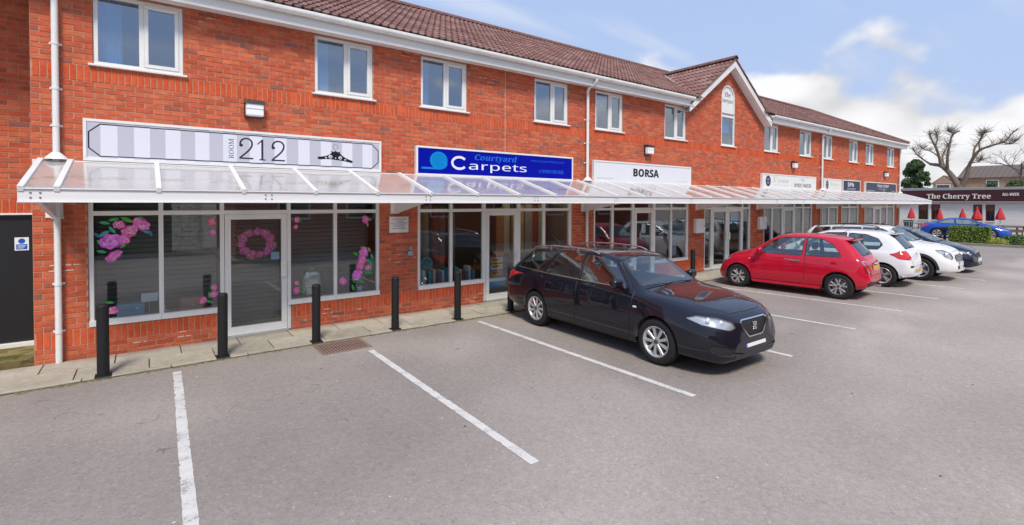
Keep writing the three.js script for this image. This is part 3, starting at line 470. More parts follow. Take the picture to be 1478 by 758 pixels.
// ---------------------------------------------------------------- glazed canopy along the shop fronts
{
  const cano = thing('glazed_canopy', 'long white lean-to canopy with clear glazed panels over the shop fronts', 'canopy', [0, 0, 0]);
  const zb = 0.085, yb = 2.765, zf = 1.40, yf = 2.375, sl = (yb - yf) / (zf - zb), an = Math.atan(sl), len = Math.hypot(zf - zb, yb - yf);
  const lichen = dataTex(512, (u, v) => { const a = fbm(u * 5, v * 5, 0, 5, 5), b = fbm(u * 22, v * 22, 0, 3, 22), k = sstep(0.58, 0.78, a) * 0.28 + 0.08 * (b - 0.5); return [0.97 - k * 0.34, 0.965 - k * 0.40, 0.955 - k * 0.72]; }, true);
  const panelMat = P([0.90, 0.90, 0.905], 0.2, { transmission: 0.5, thickness: 0, map: lichen, clearcoat: 1, clearcoatRoughness: 0.02, ior: 1.9 });
  mesh('wall_plate', [rbox(-1.20, 33.1, 2.71, 2.782, 0.003, 0.098, 0.006)], whiteMetal, cano);
  const rx = [-1.12, -0.82]; for (let x = 0.135; x < 32.9; x += 0.9555) rx.push(x); rx.push(33.0);
  const rg = rbox(-0.03, 0.03, -0.02, 0.028, -len / 2 - 0.01, len / 2 + 0.02, 0.006), capg = rbox(-0.026, 0.026, -0.035, 0.03, len / 2 + 0.02, len / 2 + 0.045, 0.004), boltg = new THREE.CylinderGeometry(0.011, 0.011, 0.008, 10);
  const place = (o, x) => { o.position.set(x, (yb + yf) / 2 + 0.012, (zb + zf) / 2); o.rotation.x = an; return o; };
  rx.forEach((x, i) => {
    place(mesh('rafter', rg, whiteMetal, cano), x); place(mesh('rafter_cap', capg, whiteMetal, cano), x);
    if (i < rx.length - 1) { const w = rx[i + 1] - x; place(mesh('glazing_panel', uvMetres(box(-w / 2 + 0.022, w / 2 - 0.022, -0.008, 0.0, -len / 2 + 0.01, len / 2 + 0.005).translate(x * 0.37, 0, 0)).translate(-x * 0.37, 0, 0), panelMat, cano), x + w / 2); }
  });
  // front beam in lengths, with bolts over the brackets
  const bx = [-1.0, 3.9, 9.03, 14.06, 17.86, 22.83, 27.83, 32.85], cuts = [-1.15, 8.82, 18.0, 27.8, 33.05];
  for (let i = 0; i < cuts.length - 1; i++) mesh('front_beam', [rbox(cuts[i] + 0.002, cuts[i + 1] - 0.002, 2.225, 2.368, 1.372, 1.422, 0.008), rbox(cuts[i] + 0.002, cuts[i + 1] - 0.002, 2.214, 2.229, 1.33, 1.440, 0.004), rbox(cuts[i] + 0.003, cuts[i + 1] - 0.003, 2.366, 2.378, 1.35, 1.442, 0.004)], whiteMetal, cano);
  const boltMat = M([0.24, 0.23, 0.23], 0.5, { metalness: 0.5 });
  const bs = new THREE.Shape([[0, 2.02], [0.10, 2.02], [1.36, 2.235], [1.36, 2.34], [0.10, 2.70], [0, 2.70]].map((q) => new THREE.Vector2(...q)));
  const bg = new THREE.ExtrudeGeometry(bs, { depth: 0.05, bevelEnabled: true, bevelSize: 0.004, bevelThickness: 0.004, bevelSegments: 1 }).rotateY(-Math.PI / 2).translate(0.025, 0, 0.004);
  for (const x of bx) { const b = mesh('bracket', [bg.clone(), rbox(-0.09, 0.09, 2.0, 2.70, 0.002, 0.016, 0.003)], whiteMetal, cano); b.position.x = x; }
  for (const x of [-1.0, 1.4, 3.9, 6.3, 8.66, 11.6, 14.06, 16.3, 18.2, 22.8]) for (const [dx, y] of [[-0.04, 2.325], [0.04, 2.325], [-0.04, 2.27], [0.04, 2.27]]) { const b = mesh('bolt', boltg, boltMat, cano); b.rotation.x = Math.PI / 2; b.position.set(x + dx, y, 1.424); }
}
// ---------------------------------------------------------------- fascia signs
function signBoard(name, label, x0, x1, y0, y1, tex, frame, opt = {}) {
  const s = thing(name, label, 'sign', [(x0 + x1) / 2, y0, 0], 'shop fascia signs'), w = x1 - x0, h = y1 - y0;
  const f = mesh('panel', new THREE.PlaneGeometry(w - 0.07, h - 0.07).translate(0, h / 2, 0.088), P([0.85, 0.85, 0.85], 0.45, { map: tex, specularIntensity: 0.25 }), s);
  mesh('backing', box(-w / 2 + 0.01, w / 2 - 0.01, 0.01, h - 0.01, 0.004, 0.086), whiteMetal, s);
  mesh('frame', ring(-w / 2, w / 2, 0, h, 0.038, 0.012, 0.102), frame, s);
  return s;
}
const fit = (g, text, x, y, w, h, font, col, stretch = true) => { g.save(); g.fillStyle = col; g.font = font; g.textBaseline = 'alphabetic'; g.textAlign = 'left'; const m = g.measureText(text); g.translate(x, y + h); const fs = parseFloat(font.match(/(\d+)px/)[1]) * 0.73; g.scale(stretch ? w / m.width : h / fs, h / fs); g.fillText(text, 0, 0); g.restore(); };
{
  const px = 480; // pixels per metre
  const t = canvasTex(2048, 272, (g, W, H) => {
    const S = W / 4.21, o = -0.035; g.fillStyle = '#e9ebf6'; g.fillRect(0, 0, W, H);
    g.fillStyle = '#c9c9d6'; for (let k = 0; k < 24; k += 2) g.fillRect((k * 0.1866 + o) * S, 14, 0.1866 * S, H - 28);
    g.fillStyle = '#d5d5e0'; for (let k = 1; k < 24; k += 2) { g.fillRect((k * 0.1866 + o) * S, 0, 0.1866 * S, 14); g.fillRect((k * 0.1866 + o) * S, H - 14, 0.1866 * S, 14); }
    g.strokeStyle = '#2b2b38'; g.lineWidth = 8; const c = 60; g.beginPath(); g.moveTo(12 + c, 18); g.lineTo(W - 12 - c, 18); g.lineTo(W - 12, 18 + c); g.lineTo(W - 12, H - 18 - c); g.lineTo(W - 12 - c, H - 18); g.lineTo(12 + c, H - 18); g.lineTo(12, H - 18 - c); g.lineTo(12, 18 + c); g.closePath(); g.stroke();
    g.fillStyle = '#e6e8f3'; g.fillRect((1.68 + o) * S, 24, 0.19 * S, H - 48);
    g.save(); g.translate((1.825 + o) * S, 225); g.rotate(-Math.PI / 2); g.font = '46px serif'; g.fillStyle = '#4a4a58'; g.scale(170 / g.measureText('ROOM').width, 1); g.fillText('ROOM', 0, 0); g.restore();
    // the numerals, drawn as thick and thin strokes
    const two = (x, y, w, h) => { g.strokeStyle = '#3a3846'; g.lineCap = 'butt'; g.lineWidth = 13; g.beginPath(); g.moveTo(x + 0.10 * w, y + 0.34 * h); g.bezierCurveTo(x + 0.0 * w, y - 0.06 * h, x + 0.98 * w, y - 0.10 * h, x + 0.92 * w, y + 0.30 * h); g.bezierCurveTo(x + 0.86 * w, y + 0.58 * h, x + 0.3 * w, y + 0.78 * h, x + 0.08 * w, y + 0.96 * h); g.stroke(); g.fillStyle = '#3a3846'; g.beginPath(); g.arc(x + 0.15 * w, y + 0.35 * h, 13, 0, 7); g.fill(); g.fillRect(x + 0.02 * w, y + 0.93 * h, 0.98 * w, 13); };
    two((1.90 + o) * S, 44, 0.205 * S, 178); two((2.375 + o) * S, 50, 0.21 * S, 178);
    g.fillStyle = '#3a3846'; g.fillRect((2.225 + o) * S, 48, 15, 180); g.beginPath(); g.moveTo((2.165 + o) * S, 86); g.lineTo((2.235 + o) * S, 48); g.lineTo((2.235 + o) * S, 62); g.lineTo((2.17 + o) * S, 96); g.fill(); g.fillRect((2.195 + o) * S, 218, 46, 10);
    // ornate coat hanger
    const hx = (3.43 + o) * S, hy = 150; g.fillStyle = '#26242f'; g.beginPath(); g.moveTo(hx - 148, hy + 18); g.quadraticCurveTo(hx - 160, hy + 40, hx - 130, hy + 42); g.quadraticCurveTo(hx - 60, hy + 30, hx, hy + 40); g.quadraticCurveTo(hx + 70, hy + 44, hx + 140, hy + 62); g.quadraticCurveTo(hx + 160, hy + 52, hx + 142, hy + 40); g.quadraticCurveTo(hx + 60, hy + 12, hx + 34, hy - 30); g.lineTo(hx - 34, hy - 30); g.quadraticCurveTo(hx - 50, hy + 8, hx - 148, hy + 18); g.fill();
    g.beginPath(); g.moveTo(hx - 42, hy - 44); g.lineTo(hx - 30, hy - 22); g.lineTo(hx + 30, hy - 22); g.lineTo(hx + 44, hy - 40); g.lineTo(hx + 16, hy - 34); g.lineTo(hx, hy - 46); g.lineTo(hx - 16, hy - 34); g.fill();
    g.fillStyle = '#dcdce8'; for (const [dx, dy, r] of [[-44, 12, 17], [40, 18, 16], [-82, 22, 8], [84, 34, 8], [0, 22, 6]]) { g.beginPath(); g.arc(hx + dx, hy + dy, r, 0, 7); g.fill(); }
    g.fillStyle = '#26242f'; for (const [dx, dy] of [[-44, 12], [40, 18]]) { g.beginPath(); g.arc(hx + dx + 3, hy + dy + 2, 6, 0, 7); g.fill(); }
    g.strokeStyle = '#8a8798'; g.lineWidth = 5; g.beginPath(); g.moveTo(hx, hy - 44); g.bezierCurveTo(hx - 26, hy - 70, hx - 26, hy - 110, hx, hy - 106); g.bezierCurveTo(hx + 30, hy - 100, hx + 26, hy - 66, hx + 4, hy - 70); g.stroke();
  });
  signBoard('fascia_sign', 'grey and white striped shop sign with numerals and coat hanger', -0.69, 3.59, 2.79, 3.375, t, whiteMetal);
  const t2 = canvasTex(2048, 264, (g, W, H) => {
    g.fillStyle = '#000fa6'; g.fillRect(0, 0, W, H);
    g.fillStyle = '#0f8fd6'; g.beginPath(); g.ellipse(230, 122, 98, 92, 0, 0, 7); g.fill(); g.fillRect(40, 196, 200, 20); g.beginPath(); g.ellipse(236, 150, 92, 66, 0, 0, Math.PI); g.fill();
    g.strokeStyle = '#0f6fc0'; g.lineWidth = 4; for (const r of [14, 28, 42, 56, 70]) { g.beginPath(); g.ellipse(232, 122, r, r * 0.94, 0.4, 0.2, 6.0); g.stroke(); }
    fit(g, 'Courtyard', 640, 30, 560, 62, 'italic bold 100px serif', '#2a78e0');
    g.fillStyle = '#f4f6fb'; g.strokeStyle = '#f4f6fb'; g.lineWidth = 26; g.beginPath(); g.ellipse(468, 136, 84, 62, 0, 0.7, 5.6); g.stroke();
    g.save(); g.font = '100px sans-serif'; const m = g.measureText('arpets'); g.translate(568, 200); g.scale(792 / m.width, 1.18); g.fillText('arpets', 0, 0); g.restore();
    g.font = 'italic 40px sans-serif'; fit(g, 'www.courtyardcarpets.com', 1400, 44, 520, 26, 'italic 40px sans-serif', '#2f6fd8'); fit(g, 't: 01925 555 822', 1530, 160, 380, 40, 'bold 60px sans-serif', '#2f6fd8');
  });
  signBoard('fascia_sign', 'deep blue shop sign with pale blue rolled carpet emblem', 4.31, 8.57, 2.77, 3.355, t2, whiteMetal);
  const t3 = canvasTex(2048, 264, (g, W, H) => { g.fillStyle = '#eceef4'; g.fillRect(0, 0, W, H); fit(g, 'BORSA', 730, 66, 560, 112, 'bold 140px sans-serif', '#2d2d33'); g.save(); g.strokeStyle = '#2d2d33'; g.lineWidth = 7; g.font = 'bold 140px sans-serif'; g.translate(730, 178); g.scale(560 / g.measureText('BORSA').width, 112 / (140 * 0.73)); g.strokeText('BORSA', 0, 0); g.restore(); fit(g, 'www.borsa.co.uk', 40, 216, 300, 18, '40px sans-serif', '#8a8d96'); fit(g, '01925 000 000', 1740, 222, 230, 14, '40px sans-serif', '#a9acb5'); });
  signBoard('fascia_sign', 'plain white shop sign with bold black capital letters', 9.31, 13.58, 2.77, 3.335, t3, whiteMetal);
  const oval = (g, x, y, rx, ry) => { g.fillStyle = '#3b3654'; g.beginPath(); g.ellipse(x, y, rx, ry, 0, 0, 7); g.fill(); g.fillStyle = '#8d87a8'; g.beginPath(); g.ellipse(x, y, rx * 0.55, ry * 0.6, 0, 0, 7); g.fill(); g.fillStyle = '#4a4468'; g.fillRect(x - rx * 0.5, y - 8, rx, 16); };
  const t4 = canvasTex(1024, 136, (g, W, H) => { g.fillStyle = '#eeeeea'; g.fillRect(0, 0, W, H); oval(g, 95, 66, 44, 56); fit(g, '5', 185, 22, 40, 54, '80px serif', '#9a9a94'); fit(g, 'th', 228, 22, 18, 14, '30px serif', '#9a9a94'); fit(g, 'Avenue', 262, 38, 210, 38, '80px serif', '#b3b2aa'); fit(g, 'hair & beauty', 200, 98, 260, 12, '40px sans-serif', '#c9c8c2'); fit(g, 'Tel', 720, 20, 60, 32, '60px sans-serif', '#55565c'); fit(g, '01925 746330', 580, 78, 350, 40, 'bold 70px sans-serif', '#3f4650'); });
  signBoard('fascia_sign', 'white shop sign with dark oval emblem and telephone number', 18.0, 22.46, 2.77, 3.32, t4, whiteMetal);
  const t5 = canvasTex(512, 140, (g, W, H) => { g.fillStyle = '#e9e9e2'; g.fillRect(0, 0, W, H); oval(g, 90, 70, 40, 56); fit(g, '5', 190, 30, 40, 52, '80px serif', '#aaa99f'); fit(g, 'Avenue', 250, 40, 200, 40, '80px serif', '#c3c1b4'); });
  signBoard('fascia_sign', 'short cream shop sign with dark oval emblem beside the downpipe', 23.25, 25.05, 2.77, 3.30, t5, whiteMetal);
  const t6 = canvasTex(512, 140, (g, W, H) => { g.fillStyle = '#3c4456'; g.fillRect(0, 0, W, H); fit(g, 'SPh', 130, 22, 200, 58, 'bold 80px sans-serif', '#e8e9ee'); fit(g, 'CENTRE', 120, 100, 260, 22, '60px sans-serif', '#d8dae2'); });
  signBoard('fascia_sign', 'short slate blue shop sign with white letters in a white frame', 25.25, 27.3, 2.77, 3.30, t6, whiteMetal);
  const t7 = canvasTex(1024, 136, (g, W, H) => { g.fillStyle = '#474b5a'; g.fillRect(0, 0, W, H); fit(g, 'TAN STEP', 360, 22, 400, 40, 'bold 70px sans-serif', '#dcdde3'); fit(g, 'tanning salon', 420, 76, 250, 20, '60px sans-serif', '#c6c8d0'); g.fillStyle = '#c0c2ca'; g.fillRect(40, 112, 230, 7); g.fillRect(560, 110, 70, 9); g.fillRect(860, 112, 110, 7); });
  signBoard('fascia_sign', 'long charcoal shop sign with white letters at the far end', 27.97, 32.34, 2.77, 3.29, t7, whiteMetal);
}
// ---------------------------------------------------------------- bulkhead lamps over the signs, boxes and notices on the wall
{
  const lens = P([0.88, 0.88, 0.89], 0.25, { clearcoat: 1 }), blk = M([0.02, 0.02, 0.025], 0.4);
  const names = ['black hooded wall lamp above the striped sign', 'black hooded wall lamp above the plain white sign', 'black hooded wall lamp above the white sign with the telephone number', 'black hooded wall lamp above the charcoal sign'];
  [1.44, 11.56, 20.55, 30.8].forEach((x, i) => {
    const l = thing('wall_lamp', names[i], 'lamp', [x, 3.60, 0], 'wall lamps above the shop signs');
    mesh('back_plate', rbox(-0.145, 0.145, 0.0, 0.27, 0.003, 0.05, 0.03, 3), blk, l);
    mesh('lens', rbox(-0.132, 0.132, 0.018, 0.232, 0.03, 0.16, 0.03, 4), lens, l);
    mesh('reflector_band', rbox(-0.125, 0.125, 0.125, 0.14, 0.10, 0.163, 0.004), M([0.4, 0.38, 0.37], 0.4), l);
    const s = new THREE.Shape([[0.02, 0.235], [0.13, 0.226], [0.165, 0.222], [0.15, 0.25], [0.08, 0.272], [0.02, 0.272]].map((q) => new THREE.Vector2(...q)));
    mesh('hood', new THREE.ExtrudeGeometry(s, { depth: 0.27, bevelEnabled: true, bevelSize: 0.01, bevelThickness: 0.01, bevelSegments: 2 }).rotateY(-Math.PI / 2).translate(0.135, 0, 0), blk, l);
  });
  const t = canvasTex(256, 208, (g, W, H) => { g.fillStyle = '#ece8e6'; g.fillRect(0, 0, W, H); g.strokeStyle = '#c9c2c0'; g.strokeRect(3, 3, W - 6, H - 6); fit(g, 'PRIVATE CAR PARK', 26, 20, 204, 16, 'bold 40px sans-serif', '#b02a2a'); g.fillStyle = '#4a4a4c'; fit(g, 'FOR CUSTOMERS', 60, 52, 140, 11, 'bold 40px sans-serif', '#555'); fit(g, 'OF THE COURTYARD SHOPS', 16, 76, 226, 13, 'bold 40px sans-serif', '#444'); fit(g, 'ONLY WHILE SHOPPING', 40, 102, 176, 12, 'bold 40px sans-serif', '#444'); fit(g, 'OTHER VEHICLES', 50, 126, 156, 11, 'bold 40px sans-serif', '#555'); fit(g, 'MAY BE CLAMPED', 36, 150, 188, 14, 'bold 40px sans-serif', '#333'); });
  const n = thing('wall_notice', 'white printed notice with red heading on the brick pier', 'notice', [3.985, 1.63, 0]); mesh('board', rbox(-0.2, 0.2, 0, 0.315, 0.002, 0.010, 0.003), white, n); mesh('print', new THREE.PlaneGeometry(0.38, 0.295).translate(0, 0.1575, 0.0125), M([0.95, 0.95, 0.95], 0.5, { map: t }), n);
  const k = thing('key_switch', 'small grey key switch box with round cover on the brick pier', 'switch', [4.22, 1.17, 0]); mesh('box', rbox(-0.05, 0.05, 0, 0.085, 0.002, 0.05, 0.008), M([0.5, 0.49, 0.48], 0.4, { metalness: 0.3 }), k); mesh('round_cover', new THREE.CylinderGeometry(0.042, 0.045, 0.04, 16).rotateX(Math.PI / 2).translate(0, 0.135, 0.022), M([0.4, 0.38, 0.37], 0.4, { metalness: 0.4 }), k); mesh('keyhole', rbox(-0.012, 0.012, 0.035, 0.05, 0.05, 0.054, 0.002), black, k);
  for (const [x, l] of [[14.13, 'white meter box on the brick pier beside the plain white sign shop'], [18.1, 'white meter box on the brick pier right of the double doors']]) { const b = thing('meter_box', l, 'meter box', [x, 1.27, 0], 'white boxes on the brick piers'); mesh('housing', rbox(-0.26, 0.24, 0, 0.46, 0.002, 0.11, 0.012), white, b); mesh('cover', rbox(-0.23, 0.21, 0.03, 0.43, 0.108, 0.118, 0.006), white, b); mesh('latch', rbox(0.15, 0.18, 0.2, 0.26, 0.118, 0.124, 0.003), M([0.3, 0.3, 0.3], 0.5), b); }
}

// ---------------------------------------------------------------- flower stickers on the first shop's glass
function rose(g, x, y, r, hue, sq = 0.85) {
  const R = mulberry(Math.round(x * 13 + y * 7 + r)); g.save(); g.translate(x, y); g.rotate(R() * 6); g.scale(1, sq);
  for (let ring = 0; ring < 4; ring++) { const rad = r * (1 - ring * 0.24), n = 7 - ring; for (let i = 0; i < n; i++) { const a = i / n * 6.283 + ring * 0.7 + R() * 0.3, l = 58 + ring * 4 + R() * 16 - (i % 2) * 8; g.fillStyle = `hsl(${hue + R() * 14 - 7},${62 - ring * 4}%,${l}%)`; g.beginPath(); g.ellipse(Math.cos(a) * rad * 0.55, Math.sin(a) * rad * 0.55, rad * 0.5, rad * 0.42, a, 0, 7); g.fill(); g.strokeStyle = `hsla(${hue + 4},60%,42%,0.45)`; g.lineWidth = Math.max(1, r * 0.03); g.stroke(); } }
  g.fillStyle = `hsl(${hue + 8},60%,46%)`; g.beginPath(); g.arc(0, 0, r * 0.12, 0, 7); g.fill(); g.restore();
}
function leaf(g, x, y, r, a, hue = 125) { g.save(); g.translate(x, y); g.rotate(a); g.fillStyle = `hsl(${hue},52%,40%)`; g.beginPath(); g.moveTo(-r, 0); g.quadraticCurveTo(0, -r * 0.75, r, 0); g.quadraticCurveTo(0, r * 0.75, -r, 0); g.fill(); g.strokeStyle = `hsl(${hue},45%,54%)`; g.lineWidth = 2; g.beginPath(); g.moveTo(-r, 0); g.lineTo(r, 0); g.stroke(); g.restore(); }
function sticker(label, x0, x1, y0, y1, w, draw) {
  const t = canvasTex(w, Math.round(w * (y1 - y0) / (x1 - x0)), draw);
  const m = mesh('flower_sticker', new THREE.PlaneGeometry(x1 - x0, y1 - y0).translate((x0 + x1) / 2, (y0 + y1) / 2, -0.0628), M([1, 1, 1], 0.45, { map: t, alphaTest: 0.5, transparent: false, side: THREE.DoubleSide }));
  tag(m, label, 'sticker', 'flower stickers on the shop glass');
}
sticker('large spray of pink roses on the window beside the corner downpipe', -0.60, 0.10, 1.10, 2.02, 640, (g, W, H) => {
  const k = W / 375; g.scale(k, k); for (const [x, y, r, a, h] of [[65, 55, 34, 0.2, 150], [120, 30, 34, -0.2, 130], [200, 34, 44, 0.5, 110], [275, 22, 28, -0.4, 120], [60, 140, 42, -0.6, 175], [110, 110, 34, 0.9, 168], [30, 205, 24, 1.2, 140], [175, 240, 26, -0.5, 118], [45, 275, 32, 0.3, 150], [330, 135, 32, 0.2, 190], [20, 148, 30, 0.8, 212], [350, 150, 24, 1.2, 216]]) leaf(g, x, y, r, a, h);
  rose(g, 215, 125, 52, 325); rose(g, 290, 70, 62, 316, 0.72); rose(g, 152, 72, 38, 322); rose(g, 172, 190, 48, 318); rose(g, 100, 198, 68, 300); rose(g, 118, 313, 60, 316, 0.55);
});
sticker('single pink rose low on the window beside the corner downpipe', -0.52, -0.33, 0.55, 0.84, 128, (g, W, H) => { leaf(g, 60, 50, 34, 0.2); leaf(g, 100, 120, 26, 1); rose(g, 84, 130, 44, 330); });
sticker('two small pink roses high beside the wreath door', 0.74, 0.94, 1.62, 2.0, 128, (g, W, H) => { leaf(g, 90, 70, 26, 0.6); leaf(g, 30, 120, 24, -0.4); rose(g, 66, 62, 42, 340); rose(g, 72, 170, 32, 325); });
sticker('small pink roses low beside the wreath door', 0.62, 0.95, 0.56, 0.94, 200, (g, W, H) => { for (const [x, y, a] of [[110, 120, 1.5], [130, 60, 1.2], [100, 180, 0.4]]) leaf(g, x, y, 34, a); rose(g, 150, 50, 30, 326); rose(g, 150, 118, 36, 322); rose(g, 56, 168, 36, 330); });
sticker('ring of pink roses on the white framed door', 1.16, 1.80, 1.25, 1.82, 400, (g, W, H) => { for (let i = 0; i < 12; i++) leaf(g, W / 2 + Math.cos(i * 0.53) * 172, H / 2 + Math.sin(i * 0.53) * 150, 32, i * 0.9, 115 + (i % 3) * 12); for (let i = 0; i < 11; i++) { const a = i * 0.571 + 0.2; rose(g, W / 2 + Math.cos(a) * 142, H / 2 + Math.sin(a) * 122, 54 - (i % 3) * 6, 322 + (i % 4) * 4); } });
sticker('two small pink roses high beside the door handle', 2.03, 2.22, 1.70, 2.0, 128, (g) => { leaf(g, 90, 70, 26, 0.5); rose(g, 60, 56, 36, 330); rose(g, 46, 140, 28, 340); });
sticker('small pink roses low behind the silver backpack', 2.02, 2.28, 0.56, 0.92, 160, (g) => { leaf(g, 90, 110, 32, 1.2); leaf(g, 110, 170, 28, 0.4); rose(g, 56, 70, 28, 326); rose(g, 52, 150, 40, 322); });
sticker('single pink rose with a yellow bud high in the end window', 3.22, 3.50, 1.68, 2.0, 160, (g) => { leaf(g, 110, 60, 30, 0.2, 100); leaf(g, 90, 110, 30, 1.4, 70); rose(g, 68, 60, 44, 322); });
sticker('tall cascade of pink roses in the end window', 2.84, 3.52, 0.56, 1.50, 500, (g, W, H) => { for (const [x, y, r, a, h] of [[420, 300, 60, 0.8, 150], [440, 380, 60, 1.5, 158], [400, 450, 60, 0.2, 130], [300, 560, 56, 0.4, 130], [200, 520, 60, 1.4, 128], [340, 100, 50, 0.3, 80], [420, 130, 40, 1.0, 60], [230, 180, 44, 0.5, 110], [190, 640, 50, 1.3, 128], [460, 230, 46, 1.2, 155]]) leaf(g, x, y, r, a, h); rose(g, 340, 170, 78, 316); rose(g, 320, 270, 70, 320); rose(g, 290, 350, 60, 326); rose(g, 250, 470, 78, 304); rose(g, 400, 380, 44, 318); rose(g, 50, 540, 56, 318); });

// grey roller shutters behind the first shop's glass
{
  const mat = M([0.21, 0.20, 0.19], 0.6);
  const shutter = (x0, x1, y0, label) => { const s = thing('roller_shutter', label, 'shutter', [x0, y0, -0.66], 'roller shutters behind the first shop front'); for (let y = 0.0; y < 2.2 - y0; y += 0.078) mesh('slat', rbox(0.01, x1 - x0 - 0.01, y + 0.003, y + 0.075, -0.012 - 0.0, 0.006, 0.008, 1), mat, s); mesh('guide', [rbox(-0.03, 0.012, 0, 2.25 - y0, -0.03, 0.03, 0.004)], trimB, s); mesh('guide', [rbox(x1 - x0 - 0.012, x1 - x0 + 0.03, 0, 2.25 - y0, -0.03, 0.03, 0.004)], trimB, s); };
  const trimB = M([0.1, 0.1, 0.1], 0.5);
  shutter(-0.62, 0.97, 0.48, 'dark slatted shutter behind the rose spray window'); shutter(1.02, 1.95, 0.04, 'dark slatted shutter behind the wreath door'); shutter(2.0, 3.56, 0.48, 'dark slatted shutter behind the silver backpack window');
}
// things on show in the windows
{
  const b = thing('clutch_box', 'pale blue box bag lying in the rose spray window', 'bag', [-0.20, 0.48, -0.36]); mesh('box_body', rbox(-0.17, 0.17, 0, 0.115, -0.08, 0.08, 0.01), M([0.10, 0.30, 0.48], 0.5), b); mesh('lid', rbox(-0.172, 0.172, 0.117, 0.20, -0.082, 0.082, 0.012), M([0.12, 0.34, 0.54], 0.5), b); mesh('clasp', rbox(0.06, 0.10, 0.11, 0.14, 0.08, 0.09, 0.004), M([0.5, 0.6, 0.6], 0.3, { metalness: 0.8 }), b);
  const c = thing('display_card', 'small pale card on a thin stand in the window', 'card', [0.03, 0.48, -0.28]); mesh('stem', bar(V(0, 0, 0), V(0, 0.22, 0), 0.004), M([0.5, 0.5, 0.5], 0.3, { metalness: 0.7 }), c); mesh('card', rbox(-0.10, 0.10, 0.21, 0.34, -0.004, 0.002, 0.001), M([0.62, 0.68, 0.74], 0.6), c); mesh('stand_foot', new THREE.CylinderGeometry(0.05, 0.055, 0.012, 16).translate(0, 0.006, 0), M([0.4, 0.4, 0.4], 0.4), c);
  const h = thing('handbag', 'dusty pink flap handbag in the window beside the door', 'handbag', [0.60, 0.48, -0.34]); mesh('bag_body', rbox(-0.19, 0.19, 0, 0.21, -0.06, 0.06, 0.03, 3), M([0.42, 0.20, 0.18], 0.6), h); const fs = new THREE.Shape(); fs.moveTo(-0.19, 0.21); fs.lineTo(0.19, 0.21); fs.quadraticCurveTo(0.16, 0.11, 0.0, 0.075); fs.quadraticCurveTo(-0.16, 0.11, -0.19, 0.21); mesh('flap', new THREE.ExtrudeGeometry(fs, { depth: 0.008, bevelEnabled: true, bevelSize: 0.003, bevelThickness: 0.003, bevelSegments: 1 }).translate(0, 0.0, 0.062), M([0.46, 0.23, 0.205], 0.6), h); mesh('clasp', rbox(-0.014, 0.014, 0.075, 0.105, 0.072, 0.082, 0.004), M([0.6, 0.5, 0.3], 0.3, { metalness: 0.9 }), h);
  // crinkled silver backpack
  const bp = thing('backpack', 'shiny silver backpack standing in the shop window', 'backpack', [2.43, 0.48, -0.34]), sg = new THREE.SphereGeometry(1, 40, 28), pa = sg.attributes.position; for (let i = 0; i < pa.count; i++) { const x = pa.getX(i), y = pa.getY(i), z = pa.getZ(i), k = 1 + 0.10 * (fbm(x * 3 + 5, y * 3 + 2, z * 3 + 1, 3) - 0.5); const sx = Math.sign(x) * Math.pow(Math.abs(x), 0.6), sy = Math.sign(y) * Math.pow(Math.abs(y), 0.62), sz = Math.sign(z) * Math.pow(Math.abs(z), 0.7); pa.setXYZ(i, sx * 0.19 * k * (1 - 0.12 * Math.max(0, sy)), 0.25 + sy * 0.25 * k, sz * 0.10 * k); } sg.computeVertexNormals();
  mesh('pack_body', sg, M([0.55, 0.62, 0.60], 0.22, { metalness: 0.8 }), bp); mesh('front_pocket', rbox(-0.13, 0.13, 0.03, 0.20, 0.06, 0.125, 0.03, 3), M([0.6, 0.66, 0.64], 0.25, { metalness: 0.8 }), bp); mesh('top_handle', new THREE.TorusGeometry(0.04, 0.008, 6, 16, Math.PI).translate(0, 0.49, 0), M([0.5, 0.5, 0.5], 0.4), bp);
  const st = thing('star_bag', 'navy bag with a white star in the end window', 'bag', [3.28, 0.48, -0.25]); mesh('bag_body', rbox(-0.16, 0.16, 0, 0.19, -0.05, 0.05, 0.03, 3), M([0.02, 0.035, 0.10], 0.6), st); const ss = new THREE.Shape(); for (let i = 0; i < 10; i++) { const r = i % 2 ? 0.028 : 0.068, a = i * Math.PI / 5 + Math.PI / 2; ss[i ? 'lineTo' : 'moveTo'](Math.cos(a) * r, 0.10 + Math.sin(a) * r); } mesh('star', new THREE.ExtrudeGeometry(ss, { depth: 0.003, bevelEnabled: false }).translate(0, 0, 0.05), M([0.6, 0.68, 0.75], 0.5), st);
  // door sticker of the first shop
  tag(mesh('door_sticker', rbox(1.70, 1.83, 1.245, 1.37, -0.0625, -0.0605, 0.0008, 1), M([0.25, 0.38, 0.55], 0.5)), 'blue and white opening sticker on the wreath door', 'sticker');
  // carpet shop: pattern books, arched stand, poster, hanging rugs, carpet rolls
  const bookCols = [[0.06, 0.20, 0.34], [0.35, 0.42, 0.45], [0.03, 0.06, 0.16], [0.05, 0.30, 0.33], [0.40, 0.38, 0.34], [0.18, 0.04, 0.06], [0.10, 0.13, 0.28], [0.45, 0.50, 0.46]];
  for (let i = 0; i < 17; i++) { const x = 4.56 + i * 0.082 + rr(-0.01, 0.01); if (x > 5.90) break; const hgt = rr(0.20, 0.34), o = mesh('pattern_book', rbox(-0.03, 0.03, 0, hgt, -0.11, 0.11, 0.006, 1), M(bookCols[i % 8], 0.7)); o.position.set(x, 0.48, -0.37 + rr(-0.03, 0.03)); o.rotation.z = rr(-0.06, 0.06); tag(o, ['petrol blue', 'pale grey', 'navy', 'teal', 'beige', 'maroon', 'slate blue', 'pale green'][i % 8] + ' carpet pattern book standing in the window row', 'book', 'carpet pattern books in the window'); }
